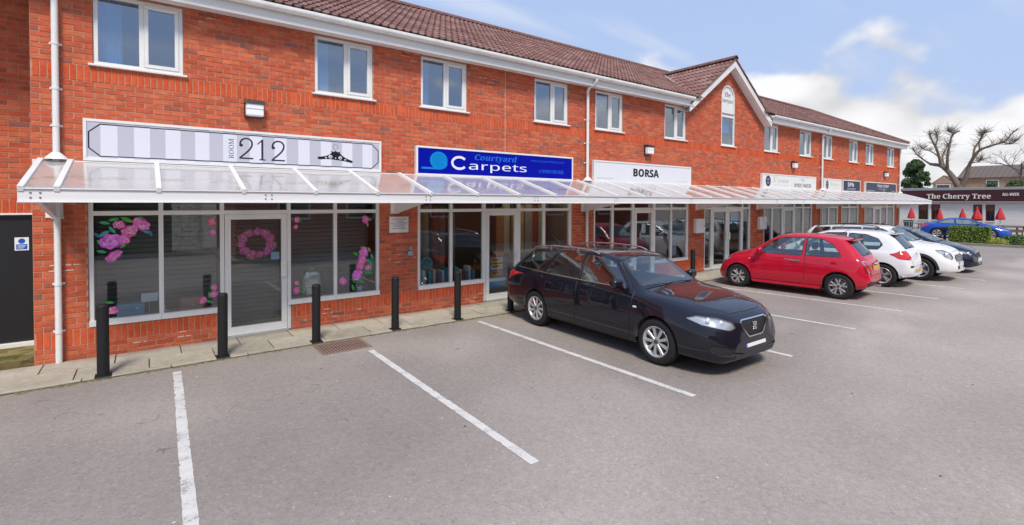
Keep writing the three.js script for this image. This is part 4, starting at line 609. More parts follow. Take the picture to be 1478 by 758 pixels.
  const as = new THREE.Shape(); as.moveTo(-0.15, 0); as.lineTo(0.15, 0); as.lineTo(0.15, 0.42); as.absarc(0, 0.42, 0.15, 0, Math.PI, false); as.lineTo(-0.15, 0); const ag = thing('arched_stand', 'teal arched display board standing behind the pattern books', 'display', [4.84, 0.48, -0.54]); mesh('board', new THREE.ExtrudeGeometry(as, { depth: 0.03, bevelEnabled: false }), M([0.06, 0.24, 0.26], 0.6), ag); mesh('sample_patch', rbox(-0.08, 0.08, 0.12, 0.36, 0.03, 0.04, 0.004), M([0.25, 0.30, 0.26], 0.9), ag); mesh('rail', new THREE.TorusGeometry(0.13, 0.008, 6, 24, Math.PI).translate(0, 0.42, 0.04), M([0.4, 0.45, 0.42], 0.4), ag);
  const pt = canvasTex(256, 320, (g, W, H) => { g.fillStyle = '#1f55a8'; g.fillRect(0, 0, W, H); for (const [y, c] of [[14, '#d9a83a'], [84, '#e2c37a'], [150, '#c98a2c']]) { g.fillStyle = c; g.fillRect(70, y, 150, 56); g.fillStyle = '#7a4b22'; g.fillRect(84, y + 14, 90, 16); } g.fillStyle = '#dfe7f0'; g.fillRect(0, 226, W, 34); g.fillStyle = '#4f9ed8'; g.fillRect(0, 268, W, 52); g.fillStyle = '#1a3f85'; for (let i = 0; i < 5; i++) g.fillRect(14, 20 + i * 38, 40, 20); });
  const po = thing('door_poster', 'blue and yellow leaflet poster inside the carpet shop door', 'poster', [6.50, 0.24, -0.30]); mesh('sheet', box(-0.29, 0.29, 0.02, 0.74, -0.006, 0), [white, white, white, white, M([0.95, 0.95, 0.95], 0.5, { map: pt }), white], po); mesh('stand', [rbox(-0.3, 0.3, 0, 0.03, -0.12, 0.05, 0.006)], M([0.2, 0.2, 0.2], 0.5), po);
  for (let i = 0; i < 7; i++) { const cols = [[0.50, 0.20, 0.07], [0.62, 0.52, 0.36], [0.34, 0.17, 0.09], [0.58, 0.40, 0.2], [0.44, 0.38, 0.32], [0.46, 0.08, 0.07], [0.56, 0.48, 0.36]], o = mesh('hanging_rug', rbox(-0.12, 0.12, 0, 1.25, -0.02, 0.02, 0.01, 1), M(cols[i], 0.95, { map: brickMap })); o.position.set(7.15 + i * 0.23, 0.85 + rr(-0.1, 0.1), -1.05 - (i % 2) * 0.06); tag(o, ['rust orange', 'oatmeal', 'dark brown', 'caramel', 'taupe', 'red', 'sand'][i] + ' sample rug hanging inside the carpet shop', 'rug', 'sample rugs hanging in the carpet shop'); }
  for (let r = 0; r < 5; r++) for (let i = 0; i < 4; i++) { const c = [[0.40, 0.26, 0.13], [0.30, 0.15, 0.08], [0.42, 0.36, 0.28], [0.22, 0.20, 0.19]][(i + r) % 4], o = mesh('carpet_roll', new THREE.CylinderGeometry(0.085, 0.085, 1.3, 16).rotateZ(Math.PI / 2), M(c, 0.95)); o.position.set(7.75, 0.12 + r * 0.165, -1.6 - i * 0.18); tag(o, ['tan', 'chestnut', 'oatmeal', 'charcoal'][(i + r) % 4] + ' rolled carpet lying in the stack inside the carpet shop', 'carpet roll', 'carpet rolls stacked in the carpet shop'); }
  for (let i = 0; i < 9; i++) { const c = [[0.36, 0.10, 0.06], [0.3, 0.22, 0.15], [0.42, 0.33, 0.22]][i % 3], o = mesh('carpet_roll', new THREE.CylinderGeometry(0.10, 0.10, 2.1, 16), M(c, 0.95)); o.position.set(4.6 + i * 0.24, 1.08, -2.4 - (i % 2) * 0.1); tag(o, ['rust red', 'brown', 'golden'][i % 3] + ' rolled carpet standing upright inside the carpet shop', 'carpet roll', 'upright carpet rolls in the carpet shop'); }
  // lit fluorescent tube in the carpet shop
  const tl = thing('tube_light', 'lit fluorescent tube under the carpet shop ceiling', 'lamp', [5.3, 2.62, -0.95]); mesh('fitting', rbox(-0.62, 0.62, 0.02, 0.08, -0.05, 0.05, 0.01), white, tl); mesh('lamp_tube', new THREE.CylinderGeometry(0.018, 0.018, 1.2, 12).rotateZ(Math.PI / 2).translate(0, -0.005, 0), M([1, 0.9, 0.7], 0.5, { emissive: rgb(1, 0.86, 0.6), emissiveIntensity: 3 }), tl);
  const ra = new THREE.RectAreaLight(rgb(1, 0.86, 0.62), 14, 1.2, 0.04); ra.position.set(0, -0.03, 0); ra.rotation.x = -Math.PI / 2; tl.add(ra); ra.name = 'lamp_glow';
  const tl2 = tl.clone(); tl2.name = numbered('tube_light'); tl2.userData = { label: 'lit fluorescent tube above the hanging sample rugs', category: 'lamp' }; tl2.position.set(7.75, 2.62, -0.6); scene.add(tl2);
  // papers and posters further along
  tag(mesh('window_card', rbox(13.2, 13.45, 0.58, 0.93, -0.32, -0.315, 0.001, 1), M([0.55, 0.62, 0.68], 0.6)), 'pale leaflet standing in the window of the plain white sign shop', 'card');
  tag(mesh('door_paper', rbox(11.45, 11.62, 1.35, 1.62, -0.073, -0.071, 0.0008, 1), M([0.75, 0.75, 0.74], 0.7)), 'white paper taped inside the door of the plain white sign shop', 'paper');
  tag(mesh('door_poster', rbox(16.22, 16.68, 1.55, 1.90, -0.073, -0.071, 0.0008, 1), M([0.03, 0.36, 0.52], 0.6)), 'turquoise poster inside the right hand double door', 'poster');
}

// ---------------------------------------------------------------- cars: lofted shells cut into panels, glass and lamps
function pchip(pts) {
  const n = pts.length, x = pts.map((p) => p[0]), y = pts.map((p) => p[1]), h = [], d = [], m = new Array(n).fill(0);
  for (let i = 0; i < n - 1; i++) { h[i] = x[i + 1] - x[i]; d[i] = (y[i + 1] - y[i]) / h[i]; }
  m[0] = d[0]; m[n - 1] = d[n - 2]; for (let i = 1; i < n - 1; i++) if (d[i - 1] * d[i] > 0) { const a = 2 * h[i] + h[i - 1], b = h[i] + 2 * h[i - 1]; m[i] = (a + b) / (a / d[i - 1] + b / d[i]); }
  return (v) => { if (v <= x[0]) return y[0]; if (v >= x[n - 1]) return y[n - 1]; let i = 0; while (v > x[i + 1]) i++; const t = (v - x[i]) / h[i], t2 = t * t, t3 = t2 * t; return (2 * t3 - 3 * t2 + 1) * y[i] + (t3 - 2 * t2 + t) * h[i] * m[i] + (3 * t2 - 2 * t3) * y[i + 1] + (t3 - t2) * h[i] * m[i + 1]; };
}
function sdPoly(px, py, v) {
  let d = Infinity, s = 1;
  for (let i = 0, j = v.length - 1; i < v.length; j = i++) {
    const ex = v[j][0] - v[i][0], ey = v[j][1] - v[i][1], wx = px - v[i][0], wy = py - v[i][1], t = clamp((wx * ex + wy * ey) / (ex * ex + ey * ey)), bx = wx - ex * t, by = wy - ey * t; d = Math.min(d, bx * bx + by * by);
    const c1 = py >= v[i][1], c2 = py < v[j][1], c3 = ex * wy > ey * wx; if (c1 && c2 && c3 || !c1 && !c2 && !c3) s = -s;
  }
  return s * Math.sqrt(d);
}
// triangle soup, 7 numbers a corner: position, normal, place along the section
function split(soup, f) {
  const inn = [], out = [];
  for (let i = 0; i < soup.length; i += 21) {
    const d = [f(soup[i], soup[i + 1], soup[i + 2], soup[i + 6]), f(soup[i + 7], soup[i + 8], soup[i + 9], soup[i + 13]), f(soup[i + 14], soup[i + 15], soup[i + 16], soup[i + 20])], neg = (d[0] < 0) + (d[1] < 0) + (d[2] < 0);
    if (neg === 0 || neg === 3) { const t = neg ? inn : out; for (let k = 0; k < 21; k++) t.push(soup[i + k]); continue; }
    const v = [soup.slice(i, i + 7), soup.slice(i + 7, i + 14), soup.slice(i + 14, i + 21)];
    const k = neg === 1 ? d.findIndex((q) => q < 0) : d.findIndex((q) => q >= 0), a = v[k], b = v[(k + 1) % 3], c = v[(k + 2) % 3], da = d[k], db = d[(k + 1) % 3], dc = d[(k + 2) % 3];
    const lp = (p, q, t) => p.map((e, j) => e + (q[j] - e) * t), ab = lp(a, b, da / (da - db)), ac = lp(a, c, da / (da - dc));
    const one = [a, ab, ac], two = [ab, b, c, ab, c, ac]; for (const q of one) for (const e of q) (neg === 1 ? inn : out).push(e); for (const q of two) for (const e of q) (neg === 1 ? out : inn).push(e);
  }
  return [inn, out];
}
function soupGeo(soups, off = 0) { // [soup, mirrored?] pairs
  const p = [], n = [], u = [];
  for (const [s, m] of soups) for (let i = 0; i < s.length; i += 21) for (const k of m ? [0, 14, 7] : [0, 7, 14]) { const j = i + k, z = m ? -1 : 1; p.push(s[j] + s[j + 3] * off, s[j + 1] + s[j + 4] * off, (s[j + 2] + s[j + 5] * off) * z); n.push(s[j + 3], s[j + 4], s[j + 5] * z); u.push(s[j], s[j + 1]); }
  const g = new THREE.BufferGeometry(); g.setAttribute('position', new THREE.Float32BufferAttribute(p, 3)); g.setAttribute('normal', new THREE.Float32BufferAttribute(n, 3)); g.setAttribute('uv', new THREE.Float32BufferAttribute(u, 2)); return g;
}
const rubber = M([0.014, 0.014, 0.014], 0.85), trimBlack = M([0.018, 0.018, 0.019], 0.55), innerMat = M([0.09, 0.09, 0.09], 0.95, { side: THREE.DoubleSide });
const liningMat = M([0.17, 0.17, 0.165], 0.95, { side: THREE.DoubleSide });
const carGlass = P([0.74, 0.86, 0.84], 0.0, { transmission: 1, thickness: 0, ior: 2.3 }), darkGlass = P([0.40, 0.44, 0.47], 0.0, { transmission: 1, thickness: 0, ior: 1.9 });
const lampGlass = P([0.93, 0.95, 0.97], 0.04, { transmission: 0.92, thickness: 0, ior: 1.5 }), reflectorMat = M([0.60, 0.62, 0.65], 0.25, { metalness: 0.6 });
const redLamp = P([0.62, 0.02, 0.02], 0.12, { clearcoat: 1 }), orangeLamp = P([0.8, 0.25, 0.03], 0.15, { clearcoat: 1 });
const alloy = M([0.66, 0.66, 0.67], 0.32, { metalness: 0.75 }), darkAlloy = M([0.10, 0.10, 0.10], 0.5, { metalness: 0.4 }), seatMat = M([0.055, 0.052, 0.05], 0.9), brightTrim = M([0.78, 0.78, 0.79], 0.18, { metalness: 1 });
const paint = (c, m = 0) => P(c, 0.55, { metalness: m, specularIntensity: 0.35, clearcoat: 1, clearcoatRoughness: 0.02 });

function makeWheel(R, kind) {
  const w = new THREE.Group(); w.name = 'wheel'; const r = R * 0.665, hw = 0.098;
  mesh('tyre', new THREE.LatheGeometry([[r - 0.004, -hw + 0.012], [r + 0.02, -hw], [R - 0.035, -hw - 0.004], [R - 0.008, -hw + 0.02], [R, -hw + 0.045], [R, hw - 0.045], [R - 0.008, hw - 0.02], [R - 0.035, hw + 0.004], [r + 0.02, hw], [r - 0.004, hw - 0.012]].map((q) => new THREE.Vector2(...q)), 40).rotateX(Math.PI / 2), rubber, w);
  // outer face at +z
  const rim = [new THREE.LatheGeometry([[r - 0.03, -hw + 0.02], [r - 0.035, hw - 0.05], [r - 0.022, hw - 0.018], [r - 0.004, hw - 0.006], [r + 0.004, hw - 0.004], [r + 0.002, hw - 0.014]].map((q) => new THREE.Vector2(...q)), 40).rotateX(Math.PI / 2)];
  const ext = (pts, d = 0.028, z = hw - 0.05) => new THREE.ExtrudeGeometry(new THREE.Shape(pts.map((q) => new THREE.Vector2(...q))), { depth: d, bevelEnabled: true, bevelSize: 0.004, bevelThickness: 0.006, bevelSegments: 1 }).translate(0, 0, z);
  const ro = r - 0.026, spoke = (a, w0, w1, r0 = 0.04, r1 = ro, sh = 0) => ext([[r0, -w0 + sh * 0.2], [r1, -w1 + sh], [r1, w1 + sh], [r0, w0 + sh * 0.2]]).rotateZ(a);
  if (kind === 'nine') for (let i = 0; i < 9; i++) rim.push(spoke(i * 2 * Math.PI / 9, 0.012, 0.021));
  if (kind === 'y') for (let i = 0; i < 5; i++) { const a = i * 2 * Math.PI / 5; rim.push(spoke(a, 0.02, 0.022, 0.035, ro * 0.62), spoke(a + 0.06, 0.014, 0.018, ro * 0.5, ro, 0.035), spoke(a - 0.06, 0.014, 0.018, ro * 0.5, ro, -0.035)); }
  if (kind === 'double') for (let i = 0; i < 5; i++) { const a = i * 2 * Math.PI / 5; rim.push(spoke(a, 0.010, 0.013, 0.05, ro, 0.028), spoke(a, 0.010, 0.013, 0.05, ro, -0.028)); }
  if (kind === 'five') for (let i = 0; i < 5; i++) rim.push(spoke(i * 2 * Math.PI / 5, 0.022, 0.034));
  rim.push(new THREE.CylinderGeometry(0.05, 0.058, 0.03, 20).rotateX(Math.PI / 2).translate(0, 0, hw - 0.034));
  if (kind === 'y') mesh('rim_barrel', rim.shift(), darkAlloy, w);
  mesh('rim', rim, alloy, w); mesh('hub_cap', new THREE.CylinderGeometry(0.03, 0.032, 0.012, 16).rotateX(Math.PI / 2).translate(0, 0, hw - 0.014), darkAlloy, w);
  mesh('brake_disc', new THREE.CylinderGeometry(r * 0.72, r * 0.72, 0.02, 28).rotateX(Math.PI / 2).translate(0, 0, 0.0), M([0.22, 0.21, 0.2], 0.4, { metalness: 0.8 }), w);
  mesh('wheel_back', new THREE.CylinderGeometry(r - 0.02, r - 0.02, 0.01, 28).rotateX(Math.PI / 2).translate(0, 0, -0.05), innerMat, w);
  return w;
}
const plateTex = (bg, txt) => canvasTex(256, 56, (g, W, H) => { g.fillStyle = bg; g.fillRect(0, 0, W, H); if (txt) { g.fillStyle = '#2a4fb0'; g.fillRect(0, 0, 24, H); } });

function makeCar(S, name, label, cat, grp) {
  const car = thing(name, label, cat, [0, 0, 0], grp), F = {}; for (const k of ['top', 'bot', 'wid', 'belt', 'bw', 'rw', 'drop']) F[k] = pchip(S[k]);
  const xF = S.top[S.top.length - 1][0], xR = S.top[0][0], nx = S.nx || 150, rows = [];
  const seg = [2, 3, 6, 6, 3, 11, 5, 7];
  for (let i = 0; i <= nx; i++) {
    const t = i / nx, e = 0.5 - 0.5 * Math.cos(Math.PI * t), x = mix(xR, xF, mix(t, e, 0.72)), T = F.top(x), B = F.bot(x), W = F.wid(x), b = Math.min(F.belt(x), T - 0.03), bw = F.bw(x), rw = F.rw(x), dr = F.drop(x), mid = B + (b - B) * (S.midk || 0.55);
    const K = [[0, B], [W * 0.86, B], [W * 0.965, B + 0.06 * Math.min(1, (b - B) / 0.3)], [W, mid], [mix(bw, W, 0.45), b - 0.16 * (b - mid) - 0.012], [bw, b], [rw, T - dr], [rw * 0.70, T - dr * 0.30], [0, T]];
    const row = []; let s0 = 0;
    for (let k = 0; k < 8; k++) {
      const p0 = K[Math.max(0, k - 1)], p1 = K[k], p2 = K[k + 1], p3 = k + 2 < 9 ? K[k + 2] : [-K[7][0], K[7][1]], n = seg[k];
      // centripetal Catmull-Rom
      const tj = (a, q, t0) => t0 + Math.max(1e-4, Math.pow((q[0] - a[0]) ** 2 + (q[1] - a[1]) ** 2, 0.25)), pa = k === 0 ? [-p2[0], p2[1]] : p0, t0 = 0, t1 = tj(pa, p1, t0), t2 = tj(p1, p2, t1), t3 = tj(p2, p3, t2);
      for (let q = 0; q < n + (k === 7 ? 1 : 0); q++) {
        const tt = t1 + (t2 - t1) * q / n, L = (A, Bq, ta, tb) => [0, 1].map((c) => (tb - tt) / (tb - ta) * A[c] + (tt - ta) / (tb - ta) * Bq[c]);
        const A1 = L(pa, p1, t0, t1), A2 = L(p1, p2, t1, t2), A3 = L(p2, p3, t2, t3), B1 = L(A1, A2, t0, t2), B2 = L(A2, A3, t1, t3), Cc = L(B1, B2, t1, t2);
        row.push([x, Cc[1], Math.max(0, Cc[0]), s0 + q / n]);
      }
      s0++;
    }
    row[0][2] = 0; row[row.length - 1][2] = 0; rows.push(row);
  }
  const m = rows[0].length, N = rows.length, nor = rows.map((r) => r.map(() => [0, 0, 0]));
  for (let i = 0; i < N - 1; i++) for (let j = 0; j < m - 1; j++) for (const [a, b, c] of [[[i, j], [i + 1, j], [i, j + 1]], [[i + 1, j], [i + 1, j + 1], [i, j + 1]]]) {
    const A = rows[a[0]][a[1]], Bv = rows[b[0]][b[1]], Cv = rows[c[0]][c[1]], e = [0, 1, 2].map((k) => Bv[k] - A[k]), f = [0, 1, 2].map((k) => Cv[k] - A[k]), q = [f[1] * e[2] - f[2] * e[1], f[2] * e[0] - f[0] * e[2], f[0] * e[1] - f[1] * e[0]];
    for (const [r, cI] of [a, b, c]) for (let k = 0; k < 3; k++) nor[r][cI][k] += q[k];
  }
  let soup = []; const put = (i, j) => { const v = rows[i][j], n = nor[i][j].slice(); if (j === 0 || j === m - 1) n[2] = 0; const l = Math.hypot(...n) || 1; soup.push(v[0], v[1], v[2], n[0] / l * sgn, n[1] / l * sgn, n[2] / l * sgn, v[3]); };
  // outward normals: at the widest point n.z must be positive
  let sgn = 1; { const n = nor[Math.floor(N / 2)][Math.floor(m * 0.3)]; sgn = n[2] >= 0 ? 1 : -1; }
  const flip = sgn > 0;
  for (let i = 0; i < N - 1; i++) for (let j = 0; j < m - 1; j++) for (const q of [[[i, j], [i + 1, j], [i, j + 1]], [[i + 1, j], [i + 1, j + 1], [i, j + 1]]]) { const o = flip ? [q[0], q[2], q[1]] : q; for (const [a, b] of o) put(a, b); }
  for (const [i, back] of [[0, 1], [N - 1, 0]]) for (let j = 1; j < m - 1; j++) { const a = rows[i][0], nn = back ? -1 : 1; const tri = [[i, 0], [i, j], [i, j + 1]]; for (const [r, c] of back ? [tri[0], tri[2], tri[1]] : tri) { const v = rows[r][c]; soup.push(v[0], v[1], v[2], nn, 0, 0, v[3]); } }
  for (let i = 0; i < soup.length; i += 21) { // winding follows the normals
    const e = [0, 1, 2].map((k) => soup[i + 7 + k] - soup[i + k]), f = [0, 1, 2].map((k) => soup[i + 14 + k] - soup[i + k]), q = [e[1] * f[2] - e[2] * f[1], e[2] * f[0] - e[0] * f[2], e[0] * f[1] - e[1] * f[0]];
    if (q[0] * soup[i + 3] + q[1] * soup[i + 4] + q[2] * soup[i + 5] < 0) for (let k = 0; k < 7; k++) { const t = soup[i + 7 + k]; soup[i + 7 + k] = soup[i + 14 + k]; soup[i + 14 + k] = t; }
  }
  // wheel arches
  const [xa, xb] = S.axles, R = S.R, RA = S.arch || R + 0.045; let arch;
  const fa = (x, y, z) => z < 0.35 ? 1 : Math.min(Math.hypot(x - xa, y - R - 0.005), Math.hypot(x - xb, y - R - 0.005)) - RA;
  [arch, soup] = split(soup, fa); const inner0 = soup.slice();
  // openings
  const cutters = [], roundSd = (poly, r) => { const q = [0, 1].map((k) => [Math.min(...poly.map((p) => p[k])) - r - 0.16, Math.max(...poly.map((p) => p[k])) + r + 0.16]); return (a, b) => a < q[0][0] || a > q[0][1] || b < q[1][0] || b > q[1][1] ? 1 : sdPoly(a, b, poly) - r; };
  const region = { side: (f) => (x, y, z, s) => s > 4.2 && s < 6.35 ? f(x, y) : 1, top: (f) => (x, y, z, s) => s > 5.2 ? f(x, z) : 1, front: (f) => (x, y, z) => x > xF - 0.75 ? f(z, y) : 1, rear: (f) => (x, y, z) => x < xR + 0.7 ? f(z, y) : 1, flank: (f) => (x, y, z, s) => s > 1.0 && s < 5.6 ? f(x, y) : 1, whole: (f) => (x, y, z, s) => s > 1.0 && s < 6.3 ? f(x, y) : 1 };
  const parts = [];
  for (const w of S.glass) {
    const sd = region[w.on](roundSd(w.poly, w.r ?? 0.03)), seal = w.seal ?? 0.014; let g, ring_;
    [g, soup] = split(soup, (x, y, z, s) => { const d = sd(x, y, z, s); return d === 1 ? 1 : d - seal; });
    [g, ring_] = split(g, sd); cutters.push(sd);
    if (w.on === 'side') for (const mir of [0, 1]) { const o = mesh(w.name || 'side_window', soupGeo([[g, mir]], -0.004), w.dark ? darkGlass : carGlass, car); mesh('window_seal', soupGeo([[ring_, mir]], -0.001), trimBlack, o); }
    else { const o = mesh(w.name, soupGeo([[g, 0], [g, 1]], -0.004), w.dark ? darkGlass : carGlass, car); mesh('window_seal', soupGeo([[ring_, 0], [ring_, 1]], -0.001), trimBlack, o); }
  }
  for (const p of S.pieces) { // lamps, grilles, trim panels
    const sd = region[p.on](roundSd(p.poly, p.r ?? 0.02)); let g, gap; const gapW = p.gap ?? 0.004;
    [g, soup] = split(soup, (x, y, z, s) => { const d = sd(x, y, z, s); return d === 1 ? 1 : d - gapW; }); [g, gap] = split(g, sd); if (p.mat === lampGlass) cutters.push(sd);
    const one = (list, mir) => {
      const o = mesh(p.name, soupGeo(list, p.off ?? -0.002), p.mat, car); if (p.label) o.userData.label = p.label;
      if (p.mat === lampGlass) { o.geometry = soupGeo(list, -0.001); mesh('reflector', soupGeo(list, -0.03), reflectorMat, o); for (const [lx, ly, lz, lr] of p.lens || []) mesh('lamp_unit', new THREE.SphereGeometry(lr, 16, 10, 0, 7, 0, Math.PI / 2).rotateZ(lx > 0 ? -Math.PI / 2 : Math.PI / 2).translate(lx, ly, mir ? -lz : lz), M([0.9, 0.92, 0.95], 0.08, { metalness: 0.6 }), o); }
      if (p.rim) mesh(p.rimName || 'surround', soupGeo(list.map(([, mm]) => [split(split(g, (x, y, z, s) => sd(x, y, z, s) + p.rim)[1], () => -1)[0], mm]), 0.006), brightTrim, o);
    };
    if (p.pair) { one([[g, 0]], 0); one([[g, 1]], 1); } else one([[g, 0], [g, 1]], 0);
  }
  for (const d of S.doors) {
    const sd = region.whole(roundSd(d, 0.03)); let g, gap; [g, soup] = split(soup, (x, y, z, s) => { const q = sd(x, y, z, s); return q === 1 ? 1 : q - 0.005; }); [g, gap] = split(g, (x, y, z, s) => sd(x, y, z, s) + 0.005);
    for (const mir of [0, 1]) { const o = mesh('door', soupGeo([[g, mir]]), S.paint, car); }
  }
  for (const pn of S.panels || []) { const sd = region[pn.on](roundSd(pn.poly, 0.03)); let g, gap; [g, soup] = split(soup, (x, y, z, s) => { const q = sd(x, y, z, s); return q === 1 ? 1 : q - 0.004; }); [g, gap] = split(g, (x, y, z, s) => sd(x, y, z, s) + 0.004); mesh(pn.name, soupGeo([[g, 0], [g, 1]]), pn.mat || S.paint, car); }
  mesh('body', soupGeo([[soup, 0], [soup, 1]]), S.paint, car);
  let inner = inner0; for (const c of cutters) inner = split(inner, (x, y, z, s) => c(x, y, z, s) - 0.002)[1];
  mesh('inner_shell', soupGeo([[inner, 0], [inner, 1]], -0.018), liningMat, car);
  // wheel wells and floor
  const well = []; for (const ax of [xa, xb]) for (const s of [-1, 1]) { const wf = F.wid(ax); well.push(new THREE.CylinderGeometry(RA + 0.004, RA + 0.004, 0.30, 28, 1, true, Math.PI * 1.5 + 0.25 - Math.PI * 2 - 0.3 + Math.PI, Math.PI + 0.1).rotateX(Math.PI / 2).translate(ax, R + 0.005, s * (wf - 0.19)), new THREE.CircleGeometry(RA, 28, -0.3, Math.PI + 0.6).translate(ax, R + 0.005, s * (wf - 0.335))); }
  for (let i = 0; i < 8; i += 2) mesh('wheel_arch_liner', [well[i], well[i + 1]], innerMat, car);
  mesh('floor_pan', box(xR + 0.3, xF - 0.35, S.floor || 0.24, (S.floor || 0.24) + 0.05, -F.wid(0) + 0.3, F.wid(0) - 0.3), innerMat, car);
  // wheels
  const wh = makeWheel(R, S.spokes); let first = true;
  for (const ax of [xa, xb]) for (const s of [1, -1]) { const w = first ? wh : wh.clone(); first = false; car.add(w); w.position.set(ax, R, s * (F.wid(ax) - 0.115)); w.rotation.set(0, s < 0 ? Math.PI : 0, rr(0, 1.2)); }
  // cabin
  const seatG = merge([rbox(-0.26, 0.26, 0.0, 0.16, -0.25, 0.25, 0.06, 3), rbox(-0.09, 0.05, 0.1, 0.66, -0.24, 0.24, 0.05, 3).rotateZ(0.22).translate(-0.24, 0.02, 0), rbox(-0.05, 0.05, 0.70, 0.88, -0.13, 0.13, 0.04, 3).rotateZ(0.18).translate(-0.26, 0.0, 0)]);
  for (const [sx, sz] of S.seats) { const s = mesh('seat', seatG, S.seatMat || seatMat, car); s.position.set(sx, 0.36, sz); }
  const dx = S.dash; mesh('dashboard', [rbox(dx - 0.1, dx + 0.42, 0.62, F.belt(dx) - 0.02, -F.bw(dx) + 0.1, F.bw(dx) - 0.1, 0.05, 3)], M([0.07, 0.07, 0.072], 0.8), car);
  mesh('steering_wheel', new THREE.TorusGeometry(0.18, 0.016, 8, 28).rotateY(Math.PI / 2).rotateZ(0.4).translate(dx - 0.22, F.belt(dx) - 0.10, 0.36), trimBlack, car);
  mesh('mirror_inside', rbox(S.mirrorIn[0] - 0.01, S.mirrorIn[0] + 0.02, S.mirrorIn[1] - 0.03, S.mirrorIn[1] + 0.03, -0.11, 0.11, 0.01), trimBlack, car);
  // door mirrors, handles
  for (const s of [1, -1]) {
    const [mx, my] = S.mirror, mz = F.bw(mx) + 0.02; const mm = mesh('door_mirror', [rbox(mx - 0.05, mx + 0.075, my - 0.01, my + 0.125, s * (mz + 0.085) - 0.105, s * (mz + 0.085) + 0.105, 0.055, 5), bar(V(mx + 0.01, my - 0.02, s * (mz - 0.06)), V(mx + 0.01, my + 0.02, s * (mz + 0.02)), 0.035)], S.mirrorMat || S.paint, car);
    mesh('mirror_glass', new THREE.CircleGeometry(0.5, 18).scale(0.17, 0.1, 1).rotateY(-Math.PI / 2).translate(mx - 0.0515, my + 0.058, s * (mz + 0.085)), chromeMirror, mm);
    for (const [hx, hy] of S.handles) { const W = widAt(rows, hx, hy); mesh('door_handle', [rbox(hx - 0.09, hx + 0.09, hy - 0.013, hy + 0.013, s * (W + 0.022) - 0.009, s * (W + 0.022) + 0.009, 0.007), rbox(hx - 0.085, hx - 0.065, hy - 0.01, hy + 0.01, s > 0 ? W - 0.01 : -W - 0.02, s > 0 ? W + 0.02 : -W + 0.01, 0.003), rbox(hx + 0.065, hx + 0.085, hy - 0.01, hy + 0.01, s > 0 ? W - 0.01 : -W - 0.02, s > 0 ? W + 0.02 : -W + 0.01, 0.003)], S.handleMat || S.paint, car); }
  }
  // plates
  for (const [px, py, tilt, tex] of S.plates) { const p = mesh('number_plate', new THREE.BoxGeometry(0.52, 0.112, 0.012), [trimBlack, trimBlack, trimBlack, trimBlack, M([0.95, 0.95, 0.95], 0.35, { map: tex }), trimBlack], car); p.position.set(px, py, 0); p.rotation.order = 'YXZ'; p.rotation.y = px > 0 ? Math.PI / 2 : -Math.PI / 2; p.rotation.x = tilt; }
  // wipers
  for (const z of [0.12, -0.42]) { const [a, b] = S.wiper; mesh('wiper', tube([V(a[0], a[1], z), V(mix(a[0], b[0], 0.4), mix(a[1], b[1], 0.4) + 0.012, z + 0.24), V(b[0], b[1], z + 0.5)], 0.007, 8, 5), trimBlack, car); }
  car.userData.F = undefined; delete car.userData.F;
  S.extra?.(car, F, rows);
  return car;
}
const chromeMirror = M([0.7, 0.72, 0.74], 0.03, { metalness: 1 });
function widAt(rows, x, y) { let b = rows[0]; for (const r of rows) if (Math.abs(r[0][0] - x) < Math.abs(b[0][0] - x)) b = r; let w = 0.8, e = 9; for (const v of b) if (v[3] > 1 && v[3] < 6.2 && Math.abs(v[1] - y) < e) { e = Math.abs(v[1] - y); w = v[2]; } return w; }
const plateBlank = plateTex('#eef0f2', true), plateYellow = plateTex('#d8a21a', false), plateWhite = plateTex('#dfe2e6', false);

